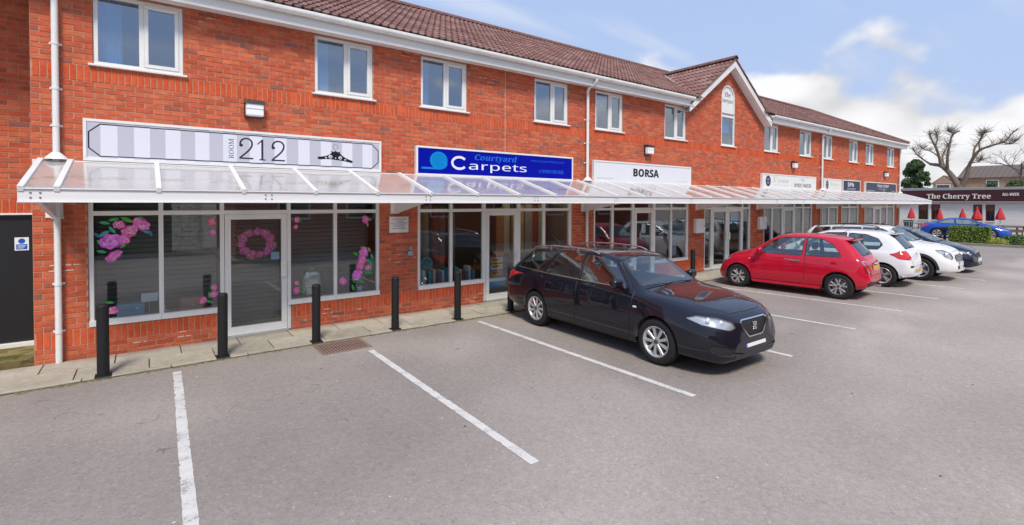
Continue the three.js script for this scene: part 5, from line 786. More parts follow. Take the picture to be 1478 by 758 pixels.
// black estate car
const estate = makeCar({
  top: [[-2.38, 0.60], [-2.36, 0.76], [-2.31, 0.92], [-2.22, 1.02], [-1.78, 1.34], [-1.6, 1.40], [-1.0, 1.44], [-0.3, 1.452], [0.1, 1.435], [0.38, 1.385], [1.02, 1.005], [1.12, 0.985], [1.5, 0.94], [1.85, 0.88], [2.08, 0.818], [2.19, 0.758], [2.25, 0.66], [2.275, 0.48]],
  belt: [[-2.38, 0.56], [-2.3, 0.82], [-2.15, 0.93], [-1.6, 0.965], [-0.5, 0.95], [0.8, 0.915], [1.3, 0.885], [1.75, 0.825], [2.05, 0.75], [2.2, 0.635], [2.275, 0.44]],
  bot: [[-2.38, 0.38], [-2.25, 0.30], [-1.7, 0.24], [-0.9, 0.19], [0.9, 0.19], [1.8, 0.20], [2.15, 0.19], [2.275, 0.24]],
  wid: [[-2.38, 0.60], [-2.33, 0.73], [-2.2, 0.81], [-1.8, 0.868], [-0.8, 0.882], [0.9, 0.884], [1.4, 0.884], [1.8, 0.86], [2.02, 0.805], [2.16, 0.715], [2.245, 0.60], [2.275, 0.50]],
  bw: [[-2.38, 0.56], [-2.25, 0.72], [-1.8, 0.795], [-0.5, 0.825], [0.8, 0.825], [1.4, 0.80], [1.8, 0.755], [2.05, 0.675], [2.2, 0.555], [2.275, 0.42]],
  rw: [[-2.38, 0.46], [-2.22, 0.62], [-1.8, 0.585], [-1.0, 0.59], [0.0, 0.59], [0.4, 0.58], [1.0, 0.715], [1.15, 0.725], [1.6, 0.66], [2.0, 0.56], [2.2, 0.43], [2.275, 0.32]],
  drop: [[-2.38, 0.02], [-2.2, 0.04], [-1.7, 0.055], [0, 0.06], [0.5, 0.06], [1.0, 0.045], [1.5, 0.03], [2.1, 0.03], [2.275, 0.015]],
  axles: [1.321, -1.321], R: 0.318, arch: 0.357, spokes: 'nine', paint: paint([0.004, 0.004, 0.011]), midk: 0.6,
  glass: [
    { on: 'side', poly: [[0.70, 0.995], [0.36, 1.285], [0.10, 1.355], [-0.20, 1.365], [-0.19, 0.985]], r: 0.02 }, { on: 'side', poly: [[-0.30, 0.988], [-0.31, 1.365], [-0.88, 1.35], [-1.10, 1.0]], r: 0.02 }, { on: 'side', poly: [[-1.22, 1.008], [-1.02, 1.34], [-1.52, 1.30], [-1.93, 1.05]], r: 0.02 },
    { on: 'top', name: 'windscreen', poly: [[0.98, -0.2], [0.97, 0.3], [0.90, 0.63], [0.46, 0.525], [0.43, 0.3], [0.42, -0.2]], r: 0.02 }, { on: 'top', name: 'rear_window', poly: [[-2.19, -0.2], [-2.17, 0.5], [-1.84, 0.5], [-1.82, -0.2]], r: 0.02 }],
  pieces: [
    { on: 'front', name: 'headlight', pair: true, mat: lampGlass, poly: [[0.435, 0.645], [0.52, 0.62], [0.78, 0.685], [0.82, 0.735], [0.76, 0.775], [0.60, 0.755], [0.46, 0.70]], r: 0.008, lens: [[2.10, 0.685, 0.56, 0.05], [2.0, 0.715, 0.69, 0.048]] },
    { on: 'front', name: 'grille', mat: trimBlack, poly: [[-0.3, 0.50], [0.17, 0.50], [0.30, 0.635], [0.32, 0.69], [0.28, 0.712], [-0.3, 0.712]], r: 0.012, rim: 0.016, off: -0.012 },
    { on: 'front', name: 'lower_intake', mat: trimBlack, poly: [[-0.3, 0.265], [0.42, 0.265], [0.50, 0.33], [0.44, 0.365], [-0.3, 0.365]], r: 0.01, off: -0.015 },
    { on: 'front', name: 'fog_lamp_recess', pair: true, mat: trimBlack, poly: [[0.52, 0.315], [0.70, 0.325], [0.78, 0.40], [0.74, 0.425], [0.56, 0.39]], r: 0.012, off: -0.014 },
    { on: 'rear', name: 'tail_light', pair: true, mat: redLamp, poly: [[0.56, 0.76], [0.80, 0.76], [0.82, 0.90], [0.70, 0.93], [0.58, 0.88]], r: 0.012 },
    { on: 'flank', name: 'sill_trim', pair: true, mat: trimBlack, poly: [[-0.94, 0.16], [0.94, 0.16], [0.94, 0.245], [-0.94, 0.245]], r: 0.004 }],
  doors: [[[0.84, 0.30], [0.87, 0.93], [0.78, 0.99], [0.36, 1.34], [0.10, 1.395], [-0.20, 1.405], [-0.24, 0.9], [-0.24, 0.30]], [[-0.27, 0.30], [-0.27, 0.9], [-0.26, 1.405], [-0.92, 1.395], [-1.16, 0.98], [-1.02, 0.72], [-0.90, 0.52], [-0.84, 0.30]]],
  panels: [{ on: 'top', name: 'bonnet', poly: [[1.02, -0.3], [1.04, 0.66], [1.5, 0.60], [1.9, 0.50], [2.09, 0.36], [2.13, -0.3]] }],
  seats: [[0.05, 0.37], [0.05, -0.37], [-0.85, 0.38], [-0.85, -0.38]], seatMat: M([0.16, 0.15, 0.145], 0.9), dash: 0.68, mirrorIn: [0.45, 1.27], mirror: [0.66, 0.985], handles: [[-0.06, 0.83], [-0.94, 0.845]],
  plates: [[2.268, 0.415, -0.12, plateBlank], [-2.39, 0.62, -0.1, plateYellow]], wiper: [[1.0, 1.015], [0.98, 1.02]],
  extra(car, F, rows) {
    for (const s of [1, -1]) { // chrome strip along the waist, roof rails
      const pts = []; for (let x = 0.74; x > -1.98; x -= 0.15) { const y = x > -1.2 ? 0.975 - 0.0 + 0.012 * sstep(0.5, -1.2, x) : 0.99 + 0.02 * sstep(-1.2, -1.95, x); pts.push(V(x, y, s * (widAt(rows, x, y) + 0.003))); }
      mesh('waist_strip', tube(pts, 0.008, 40, 6), brightTrim, car);
      const rp = []; for (let i = 0; i <= 14; i++) { const t = i / 14, x = mix(0.02, -1.72, t), y = F.top(x) - F.drop(x) + 0.02 + 0.055 * Math.pow(Math.sin(Math.PI * clamp(t * 1.0)), 0.35); rp.push(V(x, y, s * (F.rw(x) + 0.005))); } mesh('roof_rail', tube(rp, 0.014, 50, 8), brightTrim, car);
      for (const x of [-0.5, -1.2]) mesh('rail_foot', rbox(x - 0.03, x + 0.03, F.top(x) - F.drop(x) - 0.01, F.top(x) - F.drop(x) + 0.07, s * (F.rw(x) + 0.005) - 0.01, s * (F.rw(x) + 0.005) + 0.01, 0.006), brightTrim, car);
      mesh('side_repeater', rbox(0.93, 0.99, 0.735, 0.76, s > 0 ? widAt(rows, 0.96, 0.75) - 0.004 : -widAt(rows, 0.96, 0.75) - 0.008, s > 0 ? widAt(rows, 0.96, 0.75) + 0.008 : -widAt(rows, 0.96, 0.75) + 0.004, 0.003), M([0.8, 0.8, 0.8], 0.2), car);
      mesh('side_rub_strip', tube([V(0.82, 0.45, s * (widAt(rows, 0.82, 0.45) + 0.002)), V(0, 0.455, s * (widAt(rows, 0, 0.455) + 0.003)), V(-0.84, 0.47, s * (widAt(rows, -0.84, 0.47) + 0.002))], 0.008, 24, 6), trimBlack, car);
      mesh('fog_lamp', new THREE.SphereGeometry(0.036, 14, 10).scale(0.5, 1, 1).translate(2.085, 0.365, s * 0.63), M([0.85, 0.87, 0.9], 0.1, { metalness: 0.5 }), car);
    }
    // badge and slats of the grille
    for (let i = 0; i < 4; i++) mesh('grille_bar', rbox(2.215, 2.225, 0.53 + i * 0.04, 0.538 + i * 0.04, -0.2 - i * 0.018, 0.2 + i * 0.018, 0.003), M([0.05, 0.05, 0.05], 0.4), car);
    const b = []; for (const [y, z0, z1] of [[0.660, -0.045, 0.05], [0.632, -0.05, 0.035], [0.604, -0.035, 0.05], [0.577, -0.05, 0.045]]) b.push(rbox(2.24, 2.266, y - 0.011, y + 0.011, z0, z1, 0.006)); mesh('badge', b, brightTrim, car);
    mesh('aerial', bar(V(-1.55, 1.40, 0), V(-1.85, 1.58, 0), 0.006, 0.004), trimBlack, car);
  },
}, 'estate_car', 'black estate car with silver roof rails and nine-spoke wheels', 'car', 'cars parked in the bays');
estate.position.set(6.51, 0, 3.515); estate.rotation.y = -Math.PI / 2 - 0.005;
// red city hatchback, nose to the shops
const redCar = makeCar({
  top: [[-1.735, 0.52], [-1.72, 0.70], [-1.66, 0.90], [-1.55, 1.035], [-1.30, 1.325], [-1.18, 1.40], [-1.0, 1.445], [-0.5, 1.482], [-0.1, 1.478], [0.18, 1.44], [0.34, 1.385], [0.90, 1.035], [1.0, 1.0], [1.3, 0.925], [1.52, 0.83], [1.67, 0.71], [1.76, 0.58], [1.81, 0.42]],
  belt: [[-1.735, 0.48], [-1.66, 0.80], [-1.45, 0.955], [-0.8, 0.955], [0, 0.935], [0.7, 0.905], [1.1, 0.85], [1.45, 0.745], [1.68, 0.60], [1.81, 0.38]],
  bot: [[-1.735, 0.36], [-1.6, 0.28], [-1.2, 0.22], [0, 0.20], [1.2, 0.20], [1.65, 0.20], [1.81, 0.25]],
  wid: [[-1.735, 0.52], [-1.69, 0.655], [-1.55, 0.745], [-1.2, 0.805], [-0.6, 0.80], [0.6, 0.80], [1.1, 0.81], [1.4, 0.785], [1.6, 0.70], [1.74, 0.55], [1.81, 0.38]],
  bw: [[-1.735, 0.47], [-1.6, 0.655], [-1.3, 0.725], [-0.5, 0.75], [0.6, 0.745], [1.0, 0.715], [1.4, 0.63], [1.65, 0.49], [1.81, 0.28]],
  rw: [[-1.735, 0.38], [-1.56, 0.555], [-1.2, 0.515], [-0.5, 0.53], [0.3, 0.52], [0.88, 0.64], [1.0, 0.645], [1.35, 0.52], [1.65, 0.35], [1.81, 0.2]],
  drop: [[-1.735, 0.02], [-1.4, 0.06], [-0.5, 0.07], [0.3, 0.07], [0.9, 0.05], [1.4, 0.05], [1.81, 0.02]],
  axles: [1.15, -1.15], R: 0.302, arch: 0.342, spokes: 'y', paint: paint([0.54, 0.002, 0.026]), nx: 130,
  glass: [{ on: 'side', poly: [[0.66, 0.985], [0.32, 1.265], [0.10, 1.345], [-0.35, 1.375], [-0.34, 0.985]], r: 0.02 }, { on: 'side', poly: [[-0.47, 0.99], [-0.47, 1.375], [-0.75, 1.35], [-0.96, 1.25], [-1.10, 1.09], [-1.15, 1.0]], r: 0.02 },
    { on: 'top', name: 'windscreen', poly: [[0.86, -0.2], [0.85, 0.3], [0.78, 0.56], [0.42, 0.46], [0.38, 0.25], [0.38, -0.2]], r: 0.02 }, { on: 'top', name: 'rear_window', poly: [[-1.53, -0.2], [-1.52, 0.42], [-1.29, 0.42], [-1.27, -0.2]], r: 0.025, dark: true }],
  pieces: [{ on: 'front', name: 'headlight', pair: true, mat: lampGlass, poly: [[0.42, 0.66], [0.52, 0.61], [0.62, 0.66], [0.62, 0.74], [0.52, 0.78], [0.44, 0.74]], r: 0.02, lens: [[1.52, 0.69, 0.53, 0.06]] },
    { on: 'rear', name: 'tail_light', pair: true, mat: redLamp, poly: [[0.515, 0.66], [0.60, 0.655], [0.655, 0.67], [0.66, 0.90], [0.59, 0.915], [0.52, 0.90]], r: 0.012, rim: 0.028, rimName: 'lamp_surround' },
    { on: 'rear', name: 'bumper_insert', mat: M([0.06, 0.03, 0.03], 0.6), poly: [[-0.3, 0.33], [0.58, 0.35], [0.64, 0.40], [0.56, 0.435], [-0.3, 0.42]], r: 0.01, off: -0.01 }, { on: 'front', name: 'lower_intake', mat: trimBlack, poly: [[-0.3, 0.28], [0.42, 0.28], [0.46, 0.36], [-0.3, 0.38]], r: 0.01, off: -0.012 }],
  doors: [[[0.76, 0.30], [0.78, 0.9], [0.68, 0.99], [0.34, 1.31], [0.10, 1.395], [-0.38, 1.415], [-0.41, 0.9], [-0.40, 0.42], [-0.32, 0.30]]],
  panels: [{ on: 'rear', name: 'tailgate', poly: [[-0.3, 0.60], [0.44, 0.60], [0.485, 0.70], [0.49, 0.92], [0.46, 1.03], [-0.3, 1.03]] }],
  seats: [[0.05, 0.35], [0.05, -0.35], [-0.72, 0.33], [-0.72, -0.33]], seatMat: M([0.22, 0.21, 0.2], 0.9), dash: 0.55, mirrorIn: [0.38, 1.26], mirror: [0.56, 0.97], handles: [[-0.24, 0.83]], handleMat: brightTrim,
  plates: [[1.80, 0.40, -0.1, plateWhite], [-1.715, 0.745, -0.13, plateYellow]], wiper: [[0.90, 1.05], [0.88, 1.055]],
  extra(car, F, rows) {
    mesh('roof_spoiler', [rbox(-1.37, -1.10, 1.355, 1.378, -0.44, 0.44, 0.01).rotateZ(0)], this.paint, car); mesh('aerial', bar(V(-0.95, 1.455, 0), V(-1.2, 1.62, 0), 0.005, 0.004), trimBlack, car);
    mesh('plate_handle', rbox(-1.745, -1.70, 0.825, 0.86, -0.16, 0.16, 0.012), brightTrim, car); mesh('exhaust', bar(V(-1.55, 0.28, 0.42), V(-1.74, 0.28, 0.42), 0.035), brightTrim, car);
    mesh('rear_wiper', tube([[-1.545, 1.055, 0.0], [-1.54, 1.06, 0.18], [-1.52, 1.075, 0.34]], 0.008, 8, 5), trimBlack, car);
    for (const s of [1, -1]) { mesh('side_skirt', rbox(-0.78, 0.78, 0.195, 0.26, s * 0.785 - 0.02, s * 0.785 + 0.02, 0.012), this.paint, car); mesh('side_repeater', new THREE.SphereGeometry(0.02, 10, 8).scale(1, 0.7, 0.4).translate(0.86, 0.79, s * widAt(rows, 0.86, 0.79)), M([0.85, 0.6, 0.4], 0.3), car); mesh('chrome_strip', tube([V(0.02, 0.845, s * (widAt(rows, 0.02, 0.845) + 0.004)), V(-0.16, 0.845, s * (widAt(rows, -0.16, 0.845) + 0.004))], 0.007, 6, 6), brightTrim, car); mesh('fuel_door', new THREE.CylinderGeometry(0.07, 0.07, 0.006, 20).rotateX(Math.PI / 2).translate(-1.05, 0.80, s * (widAt(rows, -1.05, 0.80) - 0.001)), this.paint, car); }
  },
}, 'hatchback_car', 'small red rounded hatchback parked nose to the double doors', 'car', 'cars parked in the bays');
redCar.position.set(13.60, 0, 3.19); redCar.rotation.y = Math.PI / 2 + 0.105;

// white three-door hatchback, nose to the shops
const whiteHatch = makeCar({
  top: [[-1.905, 0.52], [-1.89, 0.70], [-1.83, 0.90], [-1.72, 1.045], [-1.42, 1.375], [-1.30, 1.43], [-0.9, 1.475], [-0.4, 1.49], [0.05, 1.465], [0.34, 1.40], [1.14, 1.0], [1.25, 0.965], [1.6, 0.88], [1.85, 0.76], [2.0, 0.62], [2.08, 0.42]],
  belt: [[-1.905, 0.48], [-1.82, 0.82], [-1.6, 0.96], [-0.8, 0.965], [0, 0.94], [0.9, 0.90], [1.3, 0.84], [1.7, 0.74], [1.95, 0.58], [2.08, 0.38]],
  bot: [[-1.905, 0.36], [-1.7, 0.27], [-1.2, 0.21], [0, 0.19], [1.4, 0.19], [1.9, 0.20], [2.08, 0.25]],
  wid: [[-1.905, 0.56], [-1.86, 0.70], [-1.7, 0.795], [-1.3, 0.858], [-0.6, 0.848], [0.7, 0.848], [1.3, 0.85], [1.65, 0.80], [1.87, 0.69], [2.02, 0.52], [2.08, 0.38]],
  bw: [[-1.905, 0.50], [-1.75, 0.69], [-1.4, 0.76], [-0.5, 0.79], [0.8, 0.785], [1.3, 0.74], [1.7, 0.63], [1.95, 0.46], [2.08, 0.28]],
  rw: [[-1.905, 0.42], [-1.72, 0.60], [-1.35, 0.54], [-0.5, 0.56], [0.3, 0.55], [1.1, 0.68], [1.25, 0.68], [1.65, 0.54], [1.95, 0.36], [2.08, 0.2]],
  drop: [[-1.905, 0.02], [-1.5, 0.06], [-0.5, 0.07], [0.3, 0.07], [1.1, 0.05], [1.6, 0.05], [2.08, 0.02]],
  axles: [1.288, -1.288], R: 0.312, arch: 0.352, spokes: 'double', paint: paint([0.78, 0.785, 0.80]), nx: 120,
  glass: [{ on: 'side', poly: [[0.86, 0.985], [0.40, 1.265], [0.10, 1.36], [-0.38, 1.385], [-0.37, 0.985]], r: 0.02 }, { on: 'side', poly: [[-0.50, 1.005], [-0.50, 1.365], [-0.85, 1.345], [-1.12, 1.25], [-1.22, 1.12], [-1.15, 1.03]], r: 0.03 },
    { on: 'top', name: 'windscreen', poly: [[1.08, -0.2], [1.06, 0.3], [0.98, 0.60], [0.46, 0.49], [0.42, 0.25], [0.42, -0.2]], r: 0.02 }, { on: 'top', name: 'rear_window', poly: [[-1.70, -0.2], [-1.69, 0.48], [-1.41, 0.45], [-1.39, -0.2]], r: 0.025, dark: true }],
  pieces: [{ on: 'front', name: 'headlight', pair: true, mat: lampGlass, poly: [[0.42, 0.62], [0.56, 0.60], [0.70, 0.70], [0.66, 0.76], [0.5, 0.74]], r: 0.015 },
    { on: 'rear', name: 'tail_light', pair: true, mat: redLamp, poly: [[0.53, 0.80], [0.62, 0.76], [0.78, 0.78], [0.79, 0.88], [0.70, 0.965], [0.60, 0.97]], r: 0.015 },
    { on: 'rear', name: 'bumper_strip', pair: true, mat: trimBlack, poly: [[0.46, 0.555], [0.66, 0.555], [0.66, 0.59], [0.46, 0.59]], r: 0.008 }, { on: 'front', name: 'lower_intake', mat: trimBlack, poly: [[-0.3, 0.28], [0.45, 0.28], [0.5, 0.38], [-0.3, 0.42]], r: 0.01, off: -0.012 }],
  doors: [[[0.96, 0.30], [0.98, 0.9], [0.88, 0.99], [0.42, 1.31], [0.10, 1.41], [-0.42, 1.425], [-0.45, 0.9], [-0.44, 0.42], [-0.34, 0.30]]],
  panels: [{ on: 'rear', name: 'tailgate', poly: [[-0.3, 0.60], [0.46, 0.60], [0.50, 0.76], [0.54, 0.98], [0.5, 1.03], [-0.3, 1.03]] }],
  seats: [[0.1, 0.36], [0.1, -0.36], [-0.8, 0.35], [-0.8, -0.35]], dash: 0.75, mirrorIn: [0.42, 1.28], mirror: [0.74, 0.97], handles: [[-0.25, 0.84]],
  plates: [[2.07, 0.40, -0.1, plateWhite], [-1.90, 0.46, -0.1, plateYellow]], wiper: [[1.12, 1.01], [1.1, 1.02]],
  extra(car, F, rows) { mesh('rear_wiper', tube([[-1.715, 1.065, 0.0], [-1.71, 1.07, 0.2], [-1.69, 1.085, 0.4]], 0.009, 8, 5), trimBlack, car); mesh('roof_spoiler', rbox(-1.50, -1.28, 1.395, 1.418, -0.47, 0.47, 0.01), this.paint, car); mesh('aerial', bar(V(0.12, 1.45, 0), V(-0.2, 1.62, 0), 0.005, 0.004), trimBlack, car); mesh('badge', rbox(-1.88, -1.835, 0.86, 0.92, -0.03, 0.03, 0.01), brightTrim, car); mesh('bumper_lip', tube([[-1.70, 0.31, 0.78], [-1.87, 0.33, 0.56], [-1.91, 0.34, 0], [-1.87, 0.33, -0.56], [-1.70, 0.31, -0.78]], 0.022, 30, 8), M([0.45, 0.45, 0.46], 0.4), car); },
}, 'hatchback_car', 'white three-door hatchback with red tail lights parked nose to the shops', 'car', 'cars parked in the bays');
whiteHatch.position.set(16.60, 0, 3.06); whiteHatch.rotation.y = Math.PI / 2 + 0.07;

// white compact crossover facing out
const crossover = makeCar({
  top: [[-2.02, 0.60], [-2.0, 0.85], [-1.92, 1.06], [-1.70, 1.42], [-1.58, 1.50], [-1.0, 1.545], [-0.3, 1.56], [0.2, 1.545], [0.48, 1.49], [1.06, 1.115], [1.16, 1.09], [1.5, 1.05], [1.75, 0.985], [1.93, 0.88], [2.03, 0.72], [2.08, 0.48]],
  belt: [[-2.02, 0.56], [-1.95, 0.90], [-1.7, 1.03], [-0.8, 1.045], [0.4, 1.02], [1.0, 0.99], [1.4, 0.94], [1.75, 0.85], [1.97, 0.70], [2.08, 0.44]],
  bot: [[-2.02, 0.42], [-1.8, 0.32], [-1.2, 0.26], [0, 0.24], [1.3, 0.24], [1.9, 0.26], [2.08, 0.30]],
  wid: [[-2.02, 0.60], [-1.96, 0.75], [-1.8, 0.84], [-1.3, 0.895], [-0.5, 0.875], [0.6, 0.875], [1.3, 0.895], [1.65, 0.86], [1.88, 0.76], [2.02, 0.60], [2.08, 0.44]],
  bw: [[-2.02, 0.54], [-1.85, 0.73], [-1.4, 0.80], [0, 0.81], [0.9, 0.80], [1.3, 0.765], [1.7, 0.69], [1.93, 0.55], [2.08, 0.34]],
  rw: [[-2.02, 0.48], [-1.85, 0.66], [-1.6, 0.62], [-0.5, 0.62], [0.45, 0.60], [1.05, 0.72], [1.2, 0.72], [1.6, 0.62], [1.9, 0.46], [2.08, 0.26]],
  drop: [[-2.02, 0.02], [-1.6, 0.055], [0, 0.055], [0.5, 0.06], [1.1, 0.05], [1.6, 0.055], [2.08, 0.02]],
  axles: [1.298, -1.298], R: 0.335, arch: 0.385, spokes: 'five', paint: paint([0.80, 0.80, 0.805]), nx: 120,
  glass: [{ on: 'side', poly: [[0.82, 1.075], [0.44, 1.38], [0.30, 1.44], [-0.15, 1.455], [-0.15, 1.07]], r: 0.02 }, { on: 'side', poly: [[-0.24, 1.07], [-0.24, 1.455], [-1.0, 1.44], [-1.05, 1.09]], r: 0.02 }, { on: 'side', poly: [[-1.14, 1.09], [-1.1, 1.435], [-1.52, 1.41], [-1.68, 1.12]], r: 0.02 },
    { on: 'top', name: 'windscreen', poly: [[1.02, -0.2], [1.01, 0.3], [0.95, 0.63], [0.56, 0.545], [0.53, 0.25], [0.53, -0.2]], r: 0.02 }, { on: 'top', name: 'rear_window', poly: [[-1.90, -0.2], [-1.89, 0.52], [-1.69, 0.52], [-1.68, -0.2]], r: 0.025, dark: true }],
  pieces: [{ on: 'front', name: 'headlight', pair: true, mat: lampGlass, poly: [[0.50, 0.70], [0.60, 0.66], [0.70, 0.70], [0.745, 0.80], [0.70, 0.875], [0.60, 0.885], [0.51, 0.81]], r: 0.02, lens: [[1.83, 0.775, 0.61, 0.085]] },
    { on: 'front', name: 'grille', mat: trimBlack, poly: [[-0.3, 0.60], [0.36, 0.60], [0.40, 0.68], [0.36, 0.76], [-0.3, 0.76]], r: 0.02, off: -0.02, rim: 0.014 }, { on: 'front', name: 'lower_intake', mat: trimBlack, poly: [[-0.3, 0.36], [0.42, 0.36], [0.40, 0.44], [-0.3, 0.45]], r: 0.02, off: -0.02 },
    { on: 'rear', name: 'tail_light', pair: true, mat: redLamp, poly: [[0.60, 0.76], [0.72, 0.76], [0.74, 0.98], [0.64, 0.98]], r: 0.015 },
    { on: 'flank', name: 'sill_trim', pair: true, mat: trimBlack, poly: [[-0.94, 0.2], [0.94, 0.2], [0.94, 0.36], [-0.94, 0.36]], r: 0.004 },
    ...[1.298, -1.298].map((ax) => ({ on: 'flank', name: 'arch_trim', pair: true, mat: trimBlack, r: 0.0, poly: [...Array.from({ length: 17 }, (_, i) => [ax + 0.445 * Math.cos(Math.PI * i / 16), 0.34 + 0.455 * Math.sin(Math.PI * i / 16)])] }))],
  doors: [[[0.90, 0.40], [0.93, 1.0], [0.84, 1.08], [0.46, 1.43], [0.28, 1.485], [-0.18, 1.495], [-0.20, 1.0], [-0.20, 0.40]]],
  panels: [{ on: 'top', name: 'bonnet', poly: [[1.08, -0.3], [1.1, 0.68], [1.5, 0.62], [1.75, 0.52], [1.9, 0.36], [1.93, -0.3]] }],
  seats: [[0.15, 0.38], [0.15, -0.38], [-0.8, 0.38], [-0.8, -0.38]], dash: 0.72, mirrorIn: [0.52, 1.38], mirror: [0.74, 1.07], handles: [[-0.05, 0.93]],
  plates: [[2.075, 0.51, -0.05, plateWhite], [-2.03, 0.7, -0.1, plateYellow]], wiper: [[1.04, 1.12], [1.02, 1.13]], floor: 0.3,
  extra(car, F, rows) { for (const s of [1, -1]) { const rp = []; for (let i = 0; i <= 12; i++) { const t = i / 12, x = mix(0.25, -1.5, t); rp.push(V(x, F.top(x) - F.drop(x) + 0.01 + 0.05 * Math.pow(Math.sin(Math.PI * t), 0.35), s * (F.rw(x) + 0.01))); } mesh('roof_rail', tube(rp, 0.013, 36, 8), trimBlack, car); mesh('fog_lamp', new THREE.SphereGeometry(0.045, 14, 10).scale(0.5, 1, 1).translate(1.985, 0.47, s * 0.58), M([0.85, 0.87, 0.9], 0.1, { metalness: 0.5 }), car); } for (let i = 0; i < 3; i++) mesh('grille_bar', rbox(2.0, 2.035, 0.625 + i * 0.05, 0.64 + i * 0.05, -0.36, 0.36, 0.005), brightTrim, car); },
}, 'crossover_car', 'white compact crossover with black wheel arches facing outwards', 'car', 'cars parked in the bays');
crossover.position.set(18.92, 0, 3.32); crossover.rotation.y = -Math.PI / 2 + 0.03;

// dark blue family hatchback facing out
const hatchSpec = (p, sp) => ({
  top: [[-2.0, 0.56], [-1.98, 0.75], [-1.92, 0.93], [-1.80, 1.04], [-1.40, 1.36], [-1.2, 1.415], [-0.6, 1.45], [0.0, 1.445], [0.38, 1.37], [1.25, 0.985], [1.36, 0.955], [1.7, 0.865], [1.95, 0.77], [2.1, 0.66], [2.17, 0.46]],
  belt: [[-2.0, 0.52], [-1.92, 0.86], [-1.7, 0.95], [-0.6, 0.945], [0.4, 0.915], [1.0, 0.885], [1.4, 0.83], [1.8, 0.73], [2.05, 0.60], [2.17, 0.42]],
  bot: [[-2.0, 0.36], [-1.8, 0.28], [-1.2, 0.21], [0, 0.19], [1.4, 0.19], [2.0, 0.20], [2.17, 0.25]],
  wid: [[-2.0, 0.60], [-1.94, 0.73], [-1.75, 0.82], [-1.3, 0.868], [0, 0.87], [1.2, 0.87], [1.65, 0.835], [1.95, 0.74], [2.1, 0.60], [2.17, 0.42]],
  bw: [[-2.0, 0.54], [-1.85, 0.70], [-1.4, 0.775], [0, 0.81], [0.9, 0.80], [1.35, 0.765], [1.75, 0.68], [2.05, 0.51], [2.17, 0.32]],
  rw: [[-2.0, 0.46], [-1.8, 0.62], [-1.4, 0.55], [-0.5, 0.57], [0.38, 0.56], [1.2, 0.70], [1.36, 0.70], [1.75, 0.57], [2.05, 0.40], [2.17, 0.22]],
  drop: [[-2.0, 0.02], [-1.5, 0.06], [0, 0.065], [0.4, 0.065], [1.2, 0.045], [1.7, 0.04], [2.17, 0.015]],
  axles: [1.32, -1.32], R: 0.318, arch: 0.356, spokes: sp, paint: p, nx: 100,
  glass: [{ on: 'side', poly: [[0.90, 0.965], [0.44, 1.235], [0.15, 1.34], [-0.15, 1.355], [-0.15, 0.97]], r: 0.02 }, { on: 'side', poly: [[-0.25, 0.97], [-0.25, 1.355], [-0.9, 1.33], [-1.2, 1.0]], r: 0.02 },
    { on: 'top', name: 'windscreen', poly: [[1.2, -0.2], [1.19, 0.3], [1.12, 0.62], [0.48, 0.50], [0.45, 0.25], [0.45, -0.2]], r: 0.02 }, { on: 'top', name: 'rear_window', poly: [[-1.79, -0.2], [-1.78, 0.5], [-1.43, 0.45], [-1.42, -0.2]], r: 0.025, dark: true }],
  pieces: [{ on: 'front', name: 'headlight', pair: true, mat: lampGlass, poly: [[0.46, 0.635], [0.56, 0.60], [0.74, 0.68], [0.77, 0.745], [0.62, 0.72]], r: 0.01, lens: [[1.97, 0.655, 0.60, 0.045]] }, { on: 'front', name: 'grille', mat: trimBlack, poly: [[-0.3, 0.53], [0.36, 0.54], [0.40, 0.60], [-0.3, 0.625]], r: 0.01, off: -0.012 }, { on: 'front', name: 'lower_intake', mat: trimBlack, poly: [[-0.3, 0.26], [0.52, 0.27], [0.56, 0.36], [-0.3, 0.38]], r: 0.01, off: -0.015 },
    { on: 'rear', name: 'tail_light', pair: true, mat: redLamp, poly: [[0.52, 0.76], [0.78, 0.76], [0.78, 0.88], [0.56, 0.92]], r: 0.012 }],
  doors: [[[1.0, 0.30], [1.02, 0.9], [0.92, 0.97], [0.46, 1.28], [0.12, 1.39], [-0.18, 1.395], [-0.20, 0.9], [-0.20, 0.30]], [[-0.23, 0.30], [-0.23, 0.9], [-0.22, 1.395], [-0.95, 1.37], [-1.26, 0.97], [-1.02, 0.70], [-0.86, 0.30]]],
  panels: [{ on: 'top', name: 'bonnet', poly: [[1.26, -0.3], [1.28, 0.64], [1.7, 0.56], [1.95, 0.42], [2.04, -0.3]] }],
  seats: [[0.15, 0.37], [0.15, -0.37], [-0.8, 0.37], [-0.8, -0.37]], dash: 0.85, mirrorIn: [0.5, 1.25], mirror: [0.82, 0.95], handles: [[-0.02, 0.83], [-0.95, 0.84]],
  plates: [[2.165, 0.44, -0.05, plateWhite], [-2.0, 0.62, -0.1, plateYellow]], wiper: [[1.22, 1.0], [1.2, 1.01]],
});
const darkHatch = makeCar(hatchSpec(paint([0.007, 0.009, 0.022]), 'five'), 'hatchback_car', 'dark navy hatchback facing outwards beyond the white crossover', 'car', 'cars parked in the bays');
darkHatch.position.set(21.70, 0, 3.14); darkHatch.rotation.y = -Math.PI / 2 + 0.02;

